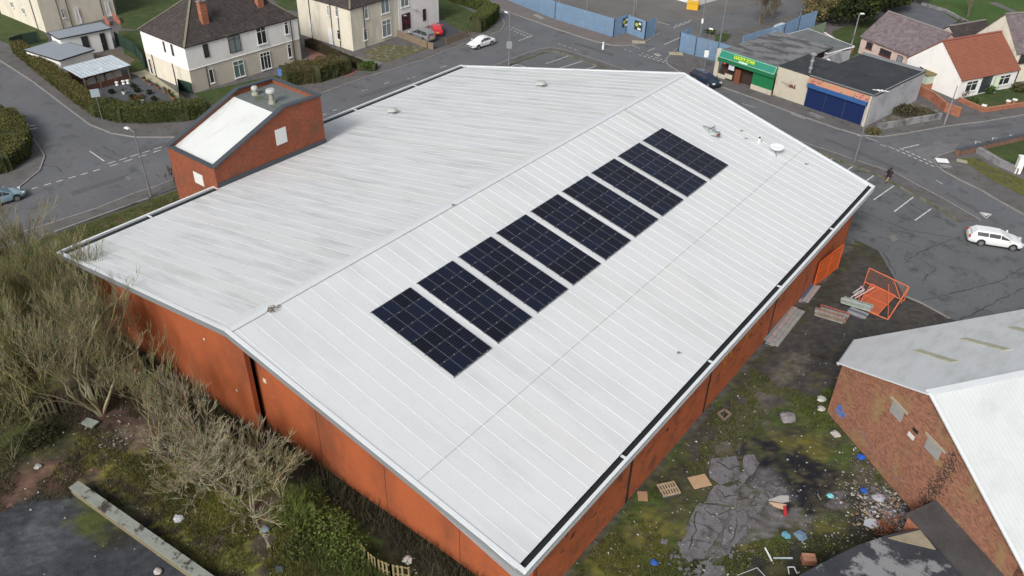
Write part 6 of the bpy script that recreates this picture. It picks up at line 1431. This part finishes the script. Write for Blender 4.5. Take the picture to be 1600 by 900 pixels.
baretree(8,600,8,.7,'bare tree with yellow-green stems at the left edge above the fence',6,4,oli,22,base=.11,up=.4)
baretree(62,560,8.5,.75,'dense olive bare tree behind the paling fence on the left',6,5,oli,23,base=.12,up=.4)
baretree(120,545,8.0,.75,'dense tan bare tree between the largest tree and the hall corner',6,5,tan,24,base=.12,up=.4)
baretree(196,590,6.5,.8,'tan bare tree standing close against the left part of the hall end wall',6,5,tan,61,base=.09,up=.35)
baretree(150,560,7.0,.75,'olive bare tree just behind the largest tree',6,5,oli,62,base=.1,up=.35)
baretree(230,640,4.8,.85,'thin bare tree behind the slender pale one, touching the orange wall',6,4,tan,63,base=.07,up=.3)
baretree(30,490,7.5,.8,'feathery tan bare tree at the left edge nearest the street',6,5,tan,25,base=.11,up=.35)
baretree(95,480,6.0,.75,'bare bush-like tree against the left corner of the hall',6,5,oli,26,base=.09,up=.35)
baretree(-25,540,8,.8,'bare tree reaching in from beyond the left edge',6,5,oli,27,base=.12,up=.35)
baretree(20,720,4.5,1.1,'low dark bare bush at the left edge below the fence',5,4,(.14,.13,.075),28,base=.06,up=.05)
baretree(405,745,4.4,.9,'thin bare sapling reaching up to the step in the hall wall',5,3,gre,31,base=.06)
baretree(172,600,4.5,.9,'short bare sapling behind the largest tree in front of the hall wall',5,4,oli,32,base=.06)
baretree(365,775,4.6,1.35,'wide pale bare tree on the moss, second lowest of the spreading ones',6,5,gre,51,base=.08,up=.0)
baretree(440,775,4.0,1.2,'twiggy bare tree leaning towards the hall wall above the lowest one',6,4,tan,52,base=.07,up=.1)
baretree(285,770,2.4,1.3,'low bare twiggy bush on the moss beside the concrete wall',5,5,tan,53,base=.035,up=.0)
baretree(470,830,2.6,1.1,'small yellow-green bare shrub by the foot of the hall wall',5,5,(.14,.17,.05),33,base=.04,mossy=.7)
baretree(1188,38,5.5,.95,'dense brown bare bush beyond the small round lawn',6,7,(.16,.125,.095),41,base=.08,up=.2,twig=.02)
baretree(1207,30,4.5,.95,'smaller brown bare bush to the right of the dense one',6,5,(.17,.14,.105),42,base=.08,up=.2,twig=.02)
baretree(1512,28,6,.7,'pale bare tree standing on the green field at the top right',5,3,(.16,.13,.10),43,base=.1,up=.4,twig=.018)
baretree(272,292,2.2,1.0,'small bare shrub at the foot of the brick tower beside the pavement',5,3,(.14,.12,.08),44,base=.04)
# ---- scrub / grass stuff
def tufts(name,pxpoly,n,hh,cols,label=None,w=.02,world_poly=None,dens=None,spread=.5,thr=None,seed=1,exclude=None):
    P=world_poly or [g2(*p) for p in pxpoly]; xs=[p[0] for p in P]; ys=[p[1] for p in P]; N=int(n*2.5)
    x=RNG.uniform(min(xs),max(xs),N); y=RNG.uniform(min(ys),max(ys),N); k=inpoly(x,y,P)
    if thr is not None: k&=fbm(x*.5,y*.5,4,seed)>thr
    if exclude is not None: k&=~exclude(x,y)
    x,y=x[k][:n],y[k][:n]; N=len(x); h=hh*RNG.uniform(.4,1.3,N)*(0.6+.8*fbm(x*.6,y*.6,3,4)); a=RNG.uniform(0,6.28,N); lx=RNG.normal(0,spread,N)*h; ly=RNG.normal(0,spread,N)*h
    z0=np.full(N,-.04); ww=w*RNG.uniform(.6,1.5,N)
    b0=np.stack([x-np.cos(a)*ww,y-np.sin(a)*ww,z0],1); b1=np.stack([x+np.cos(a)*ww,y+np.sin(a)*ww,z0],1); tp=np.stack([x+lx,y+ly,h],1)
    v=np.stack([b0,b1,tp],1).reshape(-1,3); cols=np.array(cols); ci=RNG.randint(0,len(cols),N); m=fbm(x*.35,y*.35,3,15); cc=cols[ci]*RNG.uniform(.6,1.4,(N,1))
    o=arr_mesh(name,v,None,3,m_leaf,cc); tag(o,label,'grass' if 'grass' in name else 'undergrowth',kind='stuff'); return o
nohall=lambda x,y:(x>-55.8)&(y>21.2)
tufts('undergrowth',[(-60,380),(60,400),(130,410),(200,560),(330,640),(480,760),(640,905),(300,960),(-60,960)],80000,.4,[(.07,.07,.035),(.05,.055,.022),(.11,.095,.06),(.08,.06,.045),(.035,.04,.017)],'tangled scrub and dead stems covering the ground on the left',w=.014,thr=.42,seed=7,exclude=lambda x,y:nohall(x,y)|inpoly(x,y,[g2(*p) for p in [(-200,845),(60,785),(150,775),(205,810),(310,910),(-200,1100)]]))
tufts('grass_tufts',[(160,700),(235,720),(310,770),(400,800),(480,770),(570,880),(600,960),(420,960),(330,880),(250,790)],46000,.17,[(.20,.20,.04),(.13,.155,.03),(.21,.19,.07)],'mossy green-yellow grass on the bank at bottom left',w=.02,thr=.40,seed=19,exclude=nohall)
tufts('tall_grass',[(455,775),(500,760),(560,860),(590,905),(520,930),(470,850)],6000,.6,[(.07,.11,.025),(.10,.125,.03),(.13,.12,.05)],'bright green tall weeds at the foot of the hall end wall',w=.03)
tufts('yard_grass',[(880,900),(1010,780),(1110,650),(1180,580),(1270,620),(1330,600),(1400,800),(1300,860),(1160,960),(900,960)],52000,.14,[(.08,.12,.025),(.12,.13,.03),(.06,.08,.02),(.14,.12,.05)],'short mossy grass growing across the yard beside the workshop',w=.02,thr=.50,seed=29,exclude=lambda x,y:(np.hypot(x-g2(1240,745)[0],y-g2(1240,745)[1])<4.0)|inpoly(x,y,[g2(*p) for p in [(1170,740),(1230,800),(1310,790),(1330,770),(1290,790),(1225,835),(1160,850),(1080,880),(1060,860),(1110,712)]])|(x<-14.5)|(((x+7.86)*.59+(y-48)*.81>-.2)&((x+7.86)*.81-(y-48)*.59>-.3)))
tufts('verge_grass',[(87,370),(200,330),(240,312),(292,294),(330,290),(330,310),(110,392)],9000,.3,[(.09,.13,.03),(.14,.13,.05),(.12,.08,.05)],'rough grass on the verge between pavement and hall',w=.03)
tufts('roadside_weeds',[(1500,249),(1530,249),(1548,262),(1600,285),(1600,310),(1560,288),(1545,280)],2500,.25,[(.10,.12,.03),(.13,.12,.04)],'mossy weeds along the right-hand verge',w=.03)

# dark bramble stems in the gap under the hall end wall
def bramble():
    mb=MB(); r=random.Random(17); V=[];C=[]
    for k in range(2600):
        x=r.uniform(-54,-16); y=21.0-abs(r.gauss(0,.75)) if x<-36.9 else 21.7-abs(r.gauss(0,.9)); h=r.uniform(.3,1.5)*(1.2 if x<-30 else .8); p=Vector((x,y,-.05)); q=p+Vector((r.gauss(0,.35),r.gauss(0,.3),h)); 
        q.y=min(q.y,21.1 if x<-36.9 else 21.85); w=r.uniform(.012,.03); c=r.choice([(.04,.035,.02),(.03,.035,.015),(.07,.06,.035),(.025,.022,.015)])
        d=Vector((w,w*.5,0)); m=(p+q)/2+Vector((r.gauss(0,.15),r.gauss(0,.1),.1)); V+= [p-d,p+d,m+d*.7,m-d*.7,m-d*.7,m+d*.7,q+d*.2,q-d*.2]; C+= [c,c]
    o=arr_mesh('bramble',np.array([tuple(v) for v in V]),None,4,m_leaf,np.array(C)); tag(o,'dark bramble stems growing along the foot of the hall end wall','undergrowth',kind='stuff')
bramble()
# ================================================================== YARD OBJECTS
def at(px,py,z=0): return G(px,py,z)
# cracked concrete slabs
def cslab(pts,h,seed,mat=m_conc):
    r=random.Random(seed); P=[G(*p) for p in pts]; out=[]
    for a,b in zip(P,P[1:]+P[:1]):
        n=max(2,int((b-a).length/.35)); d=(b-a).normalized(); nn=Vector((-d.y,d.x,0))
        for i in range(n): out.append(a.lerp(b,i/n)+nn*r.uniform(-.09,.09))
    mb=MB(); mb.prism([xy(p) for p in out],-.05,h); return mb
ms=M('yard_concrete',(.15,.146,.158),rough=.9,var=.2,scale=.9,fine=.25,bump=.5,dirt=((.07,.07,.06),1.3,.5,.64,None))
for i,(pts,h) in enumerate([([(1112,718),(1150,712),(1160,745),(1128,757),(1108,745)],.03),([(1162,712),(1178,712),(1187,725),(1168,750),(1155,752),(1160,735)],.06),([(1118,760),(1155,760),(1150,790),(1102,785)],.06),([(1092,787),(1142,794),(1130,822),(1100,872),(1078,872),(1060,862),(1075,820)],.07),([(1145,800),(1170,795),(1165,835),(1140,862),(1115,875),(1128,845)],.03),([(1102,884),(1130,885),(1135,920),(1095,920)],.04)]):
    struct('concrete_slab',cslab(pts,h,i),ms)
mb=MB()
for i,c in enumerate([[(1078,815),(1100,822),(1125,835)],[(1100,795),(1112,805),(1140,800)],[(1065,850),(1085,846),(1110,852)],[(1120,722),(1140,735),(1158,730)],[(1150,810),(1148,830),(1140,850)],[(1088,800),(1086,830),(1075,860)],[(1120,765),(1132,778),(1150,775)]]): crack(c,w=.07,z=.078,seed=50+i)
struct('slab_cracks',mb,M('slab_crack',(.05,.05,.04),rough=.95))
r=random.Random(77); mb=MB()
for k in range(170):
    cx,cy=r.choice([(1090,890),(1150,745),(1170,800),(1130,860),(1210,770),(1180,770),(1060,870),(1375,770),(1400,800)]); q=G(cx+r.gauss(0,14),cy+r.gauss(0,12)); s=r.uniform(.04,.2)
    if ((q.x+7.86)*.59+(q.y-48)*.81>-.2) or q.x<-14: continue
    mb.box(q+Vector((0,0,s*.15)),(s*2,s*r.uniform(.8,1.6),s*.7),r.uniform(0,3))
tag(mb.build('rubble',ms),'broken grey concrete fragments scattered round the cracked slabs in the yard','rubble',kind='stuff')
m_card=M('cardboard',(.42,.28,.17),rough=.9,var=.08,scale=3,fine=.08,bump=0)
p=at(1093,753); mb=MB(); mb.box(p+Vector((0,0,.05)),(1.25,1.0,.03),.95); tag(mb.build('cardboard_sheet',m_card,loc=p),'flat tan cardboard sheet lying on grass to the right of the pallet','cardboard')
p=at(1004,776); mb=MB(); mb.box(p+Vector((0,0,.05)),(.62,.75,.04),.62); tag(mb.build('cardboard_sheet',M('cardboard_dark',(.36,.22,.13),rough=.9,var=.08,scale=3),loc=p),'small brown board lying to the left of the pallet','cardboard')
p=at(1034,699); mb=MB(); mb.box(p+Vector((0,0,.05)),(.6,.4,.05),.3); tag(mb.build('paving_stone',m_conc,loc=p),'pale rectangular paving stone in the grass near the hall side wall','stone')
# pallet
p=at(1044,768); t=thing('wooden_pallet','pale slatted wooden pallet lying in the yard between two cardboard sheets','pallet',p,rz=.95)
mb=MB(); mb.v=[]
for k in range(7): mb.box((-.55+k*.183,0,.30),(.1,1.0,.022))
mb.build('deck_boards',m_wood2,t,local=True); mb=MB()
for y in (-.45,0,.45): mb.box((0,y,.24),(1.2,.1,.09))
mb.build('bearers',m_wood2,t,local=True); mb=MB()
mb.box((0,0,.1),(1.15,.95,.16)); mb.build('crate_base',simple('dark_blue_grey',(.05,.055,.08),.8),t,local=True)
# stacks of planks / benches
def stack(name,label,a,b,w,rows,mat_list,h=.12,gap=.02,seed=0,cat='timber',layers=2,z0=0):
    A=at(*a);B=at(*b); r=random.Random(seed); t=thing(name,label,cat,(A+B)/2); d=(B-A).normalized(); n=Vector((-d.y,d.x,0))
    for l in range(layers):
        for k in range(rows):
            mb=MB(); off=n*((k-(rows-1)/2)*(w+gap)); j=d*r.uniform(-.25,.25)
            mb.bar(A+off+j+Vector((0,0,z0+.08+h*l)),B+off+j+Vector((0,0,z0+.08+h*l)),w,h*.85); mb.build('plank',mat_list[(k+l)%len(mat_list)],t)
    for q in (.15,.85):
        mb=MB(); c=A.lerp(B,q); mb.bar(c-n*(rows*w/2)+Vector((0,0,z0+.03)),c+n*(rows*w/2)+Vector((0,0,z0+.03)),.1,.06); mb.build('bearer',m_wood,t)
    return t
greyw=M('silver_timber',(.27,.27,.26),rough=.9,var=.25,scale=2,fine=.2,bump=.2); teal=M('grey_teal_timber',(.2,.25,.26),rough=.8,var=.2,scale=2); purp=simple('slate_purple',(.10,.10,.17),.6); pkw=M('pinkish_timber',(.34,.27,.26),rough=.9,var=.25,scale=3)
stack('plank_stack','long weathered grey plank stack nearest the hall side wall',(1245,485),(1203,538),.32,4,[greyw,teal,pkw,greyw],seed=1)
stack('plank_stack','short pile of purple and white planks beside the open orange door',(1274,448),(1256,472),.25,3,[pkw,purp,greyw],seed=2)
t=stack('slatted_bench','low greyish timber bench with a rusty red top rail, lying in the yard',(1277,488),(1321,501),.3,4,[greyw,m_wood],seed=3,cat='bench')
mb=MB(); a=at(1283,476,.45);b=at(1327,490,.45); mb.bar(a,b,.07,.07); mb.bar(a,at(1282,486,.1),.05,.05); mb.bar(b,at(1323,500,.1),.05,.05)
for k in range(6): mb.bar(a.lerp(b,k/6),at(1281+7*k,488+2.3*k,.28),.04,.03)
mb.build('top_rail',simple('rusty_red_rail',(.33,.10,.07),.7),t)
mint=M('mint_painted_timber',(.33,.42,.36),rough=.7,var=.15,scale=2,fine=.1)
t=stack('slatted_bench','mint green slatted bench top resting by the orange cage',(1316,475),(1362,489),.28,3,[mint,greyw],seed=4,cat='bench',z0=.3)
t2=stack('plank_stack','dark purple-blue planks lying under the mint green bench',(1322,485),(1350,496),.28,3,[purp,greyw],seed=5)
p=at(1342,466); t=thing('folding_frame','small white folding frame leaning beside the mint green bench','frame',p); mb=MB()
for a,b in (((1329,466,.1),(1341,456,.6)),((1341,456,.6),(1351,452,.6)),((1333,458,.6),(1347,448,.7)),((1336,462,.5),(1350,454,.6)),((1345,447,.6),(1350,453,.6))): mb.bar(at(*a),at(*b),.07,.06)
mb.build('bars',simple('dirty_white',(.55,.52,.52),.6),t)
# orange cage
H=1.45; c1=at(1351,441);c2=at(1412,471); f1=at(1338,480); f2=at(1387,500)
t=thing('steel_cage','open orange steel mesh cage with solid floor panel, at the edge of the car park','cage',(c1+f2)/2)
mo=simple('orange_cage_steel',(.62,.16,.07),.5); Zv=Vector((0,0,1)); mb=MB()
for a,b in ((c1,c2),(c1,c1+Zv*H),(c1+Zv*H,c2+Zv*H),(c2+Zv*H,c2)): mb.tube(a+Zv*.05,b+Zv*.05,.045,.045,8)
mb.build('back_frame',mo,t)
mb=MB(); n=26
for i in range(1,n): q=c1.lerp(c2,i/n); mb.bar(q+Zv*.05,q+Zv*(H+.02),.006,.006)
for i in range(1,14): z=H*i/14; mb.bar(c1+Zv*z,c2+Zv*z,.006,.006)
mb.build('mesh_panel',simple('mesh_pink_orange',(.45,.2,.14),.6),t)
mb=MB(); mb.tube(c2+Zv*(H+.05),f2+Zv*.05,.055,.055,8); mb.tube(f1+Zv*.05,f2+Zv*.05,.05,.05,8); mb.tube(c1.lerp(c2,.63)+Zv*H,c2.lerp(f2,.15)+Zv*.1,.03,.03,6); mb.tube(c1.lerp(c2,.55)+Zv*.9,f2+Zv*.1,.03,.03,6); mb.tube(c1+Zv*.05,f1+Zv*.05,.05,.05,8)
mb.build('side_brace',mo,t)
mb=MB(); g1,g2_,g3,g4=c1.lerp(c2,.16),c1.lerp(c2,.78),f1.lerp(f2,.68),f1.lerp(f2,.02); mb.prism([xy(g1),xy(g2_),xy(g3),xy(g4)],.06,.1); mb.build('floor_panel',M('rust_orange_panel',(.45,.11,.045),rough=.7,var=.15,scale=1.5,dirt=((.3,.09,.05),1.5,.5,.65,None)),t)
mb=MB()
for a,b in ((g1,g2_),(g2_,g3),(g3,g4),(g4,g1)): mb.bar(a+Zv*.14,b+Zv*.14,.07,.07)
mb.bar(g1.lerp(g4,.5)+Zv*.16,g2_.lerp(g3,.5)+Zv*.16,.05,.05); mb.build('floor_frame',mo,t)
mb=MB(); mb.bar(at(1336,466,.3),at(1366,449,.5),.12,.06,mi=0); mb.bar(at(1345,470,.35),at(1372,452,.55),.06,.05,mi=1); mb.build('loose_bar',[simple('pale_pink_bar',(.6,.36,.32),.6),mo],t)
# misc discarded things
def sbar(name,label,a,b,w,h,mat,z=.06,cat='debris'):
    A=at(*a);B=at(*b); mb=MB(); mb.bar(A+Zv*z,B+Zv*z,w,h); return tag(mb.build(name,mat,loc=A),label,cat)
bw=simple('bright_white',(.85,.86,.86),.35)
sbar('white_post','white bar lying upright in the photo between grass and black puddle, bottom right',(1195,857),(1206,878),.08,.06,bw)
sbar('white_post','horizontal bluish-white bar on the black ground left of the cardboard box',(1208,873),(1238,873),.08,.06,simple('blue_white',(.5,.56,.62),.5))
t=thing('wire_frame','bent white u-shaped frame on the black ground below the cardboard box','frame',at(1237,893)); mb=MB()
for a,b in (((1233,897),(1231,886)),((1231,886),(1241,886)),((1241,886),(1245,896)),((1245,896),(1249,894))): mb.bar(at(*a,.08),at(*b,.08),.05,.04)
mb.build('bars',bw,t)
t=thing('bent_rod','thin grey bent rod on the bottom edge of the yard','rod',at(1170,895)); mb=MB()
for a,b in (((1152,899),(1183,887)),((1183,887),(1198,903))): mb.bar(at(*a,.08),at(*b,.08),.035,.03)
mb.build('rod',simple('pale_rod',(.5,.5,.5),.5),t)
p=at(1262,878); t=thing('cardboard_box','closed brown cardboard box near the bottom edge by the ruined store','box',p,rz=.6); mb=MB(); mb.box((0,0,.22),(.75,.55,.42)); mb.build('carton',M('carton_brown',(.36,.16,.09),rough=.9,var=.05),t,local=True); mb=MB(); mb.box((0,.14,.44),(.75,.27,.02)); mb.box((0,-.15,.44),(.75,.25,.02),mi=0); mb.box((0,0,.455),(.76,.04,.006),mi=1); mb.build('flaps',[M('carton_light',(.40,.21,.13),rough=.9,var=.05),simple('tape',(.3,.14,.08),.4)],t,local=True)
p=at(1214,797); t=thing('broken_cabinet','tan wooden panel with a red part lying on the burnt concrete','furniture',p); mb=MB(); mb.prism([xy(at(*q)) for q in [(1201,787),(1228,791),(1225,799),(1208,793)]],.12,.18); mb.build('panel',M('tan_panel',(.55,.38,.25),rough=.8,var=.05),t)
mb=MB(); mb.bar(at(1226,791,.25),at(1227,806,.12),.18,.1); mb.build('red_part',simple('red_plastic',(.4,.02,.03),.5),t); mb=MB(); mb.prism([xy(at(*q)) for q in [(1200,783),(1218,776),(1232,776),(1232,785),(1222,787)]],.05,.12); mb.build('grey_sheet',simple('pale_grey_sheet',(.4,.38,.36),.7),t)
p=at(1375,828); mb=MB(); mb.prism([xy(at(*q)) for q in [(1350,815),(1358,812),(1372,816),(1374,824),(1362,828),(1348,822)]],.1,.16); tag(mb.build('plastic_sheet',simple('pale_blue_sheet',(.42,.46,.5),.5),loc=p),'crumpled pale blue plastic sheet beside the rubbish heap','rubbish')
for (x,y,s,c,l) in [(1345,716,.3,(.02,.1,.5),'blue plastic bag near the brick gable'),(1349,768,.28,(.02,.09,.4),'blue plastic bag in the rubbish by the gable, lower of two'),(1297,776,.22,(.2,.55,.6),'turquoise carton on the edge of the burnt patch'),(1022,880,.25,(.03,.1,.35),'blue bag in the grass near the bottom edge'),(1228,838,.3,(.12,.3,.38),'teal sheet on the mossy strip'),(1250,838,.4,(.12,.19,.26),'slate-blue bag on the mossy strip'),(1283,625,.35,(.4,.4,.38),'upper pale boulder at the left foot of the brick gable'),(1283,640,.3,(.38,.36,.34),'lower pale boulder at the left foot of the brick gable'),(1305,680,.35,(.42,.4,.38),'pale crumpled sheet on the grass by the gable'),(1230,655,.6,(.2,.19,.2),'grey stone slab sunk in the dirt track'),(1372,780,.4,(.35,.35,.4),'pale crumpled bag in the rubbish heap'),(60,730,.25,(.3,.3,.3),'pale stone among the scrub at the left'),(279,812,.32,(.45,.47,.48),'white ring-shaped rubbish on the moss beside the concrete wall'),(655,834,.0,(.5,.5,.5),''),(637,876,.3,(.5,.5,.47),'white bag in the dark strip below the hall end wall'),(415,828,.3,(.16,.19,.22),'grey-blue lump on the moss under the bare trees'),(437,890,.3,(.05,.06,.06),'round dark pot on the ground at the bottom left'),(247,894,.25,(.45,.4,.38),'pale brick near the concrete wall at the bottom')]:
    if not l: continue
    p=at(x,y); mb=MB(); r=random.Random(x); prof=[(s*.5,0),(s*r.uniform(.9,1.1),s*.25),(s*.8,s*.55),(s*.3,s*.75)]; mb.lathe(p,prof,9); 
    mb.v=[(v[0]+r.uniform(-.2,.2)*s,v[1]+r.uniform(-.2,.2)*s,v[2]+r.uniform(-.06,.1)*s) for v in mb.v]
    nm='plastic_bag' if 'bag' in l else ('boulder' if 'boulder' in l or 'stone' in l else 'rubbish_item'); tag(mb.build(nm,M('item_%d_%d'%(x,y),c,rough=.7,var=.15,scale=3,bump=0),loc=p),l,'boulder' if nm=='boulder' else 'rubbish')
# concrete fragment and white objects on left
p=at(142,664); t=thing('dumped_cushion','pale grey-green oblong panel dumped by the paling fence','rubbish',p,rz=.3); mb=MB(); mb.box((0,0,.2),(1.0,.6,.12)); mb.build('panel',simple('grey_green_panel',(.25,.28,.25),.7),t,local=True); mb=MB(); mb.box((0,-.2,.07),(.8,.1,.14)); mb.build('support',simple('pale_vent',(.6,.55,.45),.7),t,local=True)
t=thing('timber_heap','heap of broken reddish sticks beside the ruined store','timber',at(1385,822)); mb=MB(); r=random.Random(5)
for k in range(60): q=at(1383+r.gauss(0,9),820+r.gauss(0,7),r.uniform(.05,.4)); a=r.uniform(0,6.28); l=r.uniform(.15,.6); mb.bar(q,q+Vector((math.cos(a)*l,math.sin(a)*l,r.uniform(-.05,.1))),.05,.04)
mb.build('sticks',M('reddish_sticks',(.22,.09,.05),rough=.9,var=.3,scale=4),t)
t=thing('timber_pieces','two crossed pale sticks on the rubbish above the blue sheet','timber',at(1355,800)); mb=MB(); mb.bar(at(1345,796,.15),at(1368,812,.15),.05,.04); mb.bar(at(1350,793,.2),at(1362,812,.1),.05,.04); mb.build('sticks',m_wood2,t)
# frame with bricks near (1130,640): drain frame
t=thing('drain_surround','broken brick drain surround in the moss beside the hall','drain',at(1130,648)); mb=MB(); 
for a,b in (((1122,646),(1132,640)),((1132,640),(1142,647)),((1142,647),(1132,656)),((1132,656),(1122,646))): mb.bar(at(*a,.08),at(*b,.08),.14,.12)
mb.build('rim',M('reddish_stone',(.2,.14,.12),rough=.9,var=.3),t); mb=MB(); mb.prism([xy(at(*q)) for q in [(1122,646),(1132,640),(1142,647),(1132,656)]],.02,.03); mb.build('opening',m_black,t)
# litter as stuff
def litter(name,label,specs,cols,smin=.03,smax=.12):
    V=[];Cc=[]
    for (px,py,r,n) in specs:
        c=G(px,py); x=c.x+RNG.normal(0,r,n); y=c.y+RNG.normal(0,r,n); s=RNG.uniform(smin,smax,n)**1.0*RNG.uniform(.4,1.2,n); a=RNG.uniform(0,6.28,n); z=RNG.uniform(.04,.16,n)
        ok=~((x>-55.8)&(y>21.1)&(x<-14.6))&~(((x+7.86)*.59+(y-48)*.81>-.15)&((x+7.86)*.81-(y-48)*.59>-.3)); x,y,s,a,z=[q[ok] for q in (x,y,s,a,z)]; n=len(x)
        ca,sa_=np.cos(a),np.sin(a); asp=RNG.uniform(.4,1,n)
        for k in range(1): 
            q=[]
            for (u,v) in ((-1,-1),(1,-1),(1,1),(-1,1)): q.append(np.stack([x+s*(u*ca-v*asp*sa_),y+s*(u*sa_+v*asp*ca),z+s*RNG.uniform(-.5,.5,n)],1))
            V.append(np.stack(q,1).reshape(-1,3)); cc=np.array(cols); Cc.append(cc[RNG.randint(0,len(cols),n)]*RNG.uniform(.6,1.1,(n,1)))
    o=arr_mesh(name,np.concatenate(V),None,4,M('litter_mix',(0,0,0),rough=.8,var=.1,bump=0,attr=True),np.concatenate(Cc)); return tag(o,label,'litter',kind='stuff')
lc=[(.38,.38,.36),(.28,.27,.25),(.55,.55,.55),(.2,.18,.15),(.15,.14,.12),(.3,.28,.2)]
litter('litter','scattered pale litter and rubble across the yard beside the workshop',[(1040,800,4,110),(960,860,4,110),(1000,885,2.5,70),(1180,700,4,60),(1280,680,3,80),(1320,740,2.2,110),(1370,760,1.6,160),(1400,790,1.3,160),(1380,820,1.4,160),(1340,820,2,110),(1260,830,3,110),(1200,840,2.2,90),(1300,850,1.6,150),(1120,880,2,100),(1290,560,3,40),(1100,700,2,60),(1220,600,4,50)],lc,.015,.065)
litter('litter','pale rubbish and stones scattered under the trees on the left',[(175,690,1.1,150),(180,640,1.0,50),(250,700,1.0,80),(110,730,2.5,60),(60,730,2,30),(300,780,3,60),(410,800,2,60),(500,790,1.2,50),(600,850,2,50),(680,890,1.5,40),(120,850,3,22),(440,870,2,60),(200,720,2.5,60),(50,560,4,50)],lc,.02,.07)
litter('litter','dense pile of dark and pale rubbish by the corner of the brick gable',[(1385,800,1.0,380),(1360,790,1.0,200),(1400,815,.8,300),(1410,780,.8,120)],[(.2,.17,.14),(.12,.1,.08),(.4,.38,.35),(.3,.2,.13),(.5,.5,.5),(.15,.16,.2)],.03,.12)
# ================================================================== LIGHT
sd=Vector((.16,-.80,.66)).normalized()
w=bpy.data.worlds.new('World'); SC.world=w; w.use_nodes=True; nt=w.node_tree; bg=nt.nodes['Background']
sky=nt.nodes.new('ShaderNodeTexSky'); sky.sky_type='NISHITA'; sky.sun_disc=False; sky.sun_elevation=math.asin(sd.z); sky.sun_rotation=math.atan2(sd.x,sd.y); sky.air_density=1.0; sky.dust_density=4.0; sky.ozone_density=1.0
hs=nt.nodes.new('ShaderNodeHueSaturation'); hs.inputs['Saturation'].default_value=.35
nt.links.new(sky.outputs[0],hs.inputs['Color']); nt.links.new(hs.outputs[0],bg.inputs[0]); bg.inputs[1].default_value=.125
sun=bpy.data.lights.new('sun','SUN'); sun.energy=1.95; sun.angle=math.radians(16); sun.color=(1,.97,.93)
so=bpy.data.objects.new('sun',sun); COL.objects.link(so); so.rotation_euler=sd.to_track_quat('Z','Y').to_euler()
SC.view_settings.view_transform='Standard'; SC.view_settings.look='None'; SC.view_settings.gamma=1; SC.view_settings.exposure=0.2
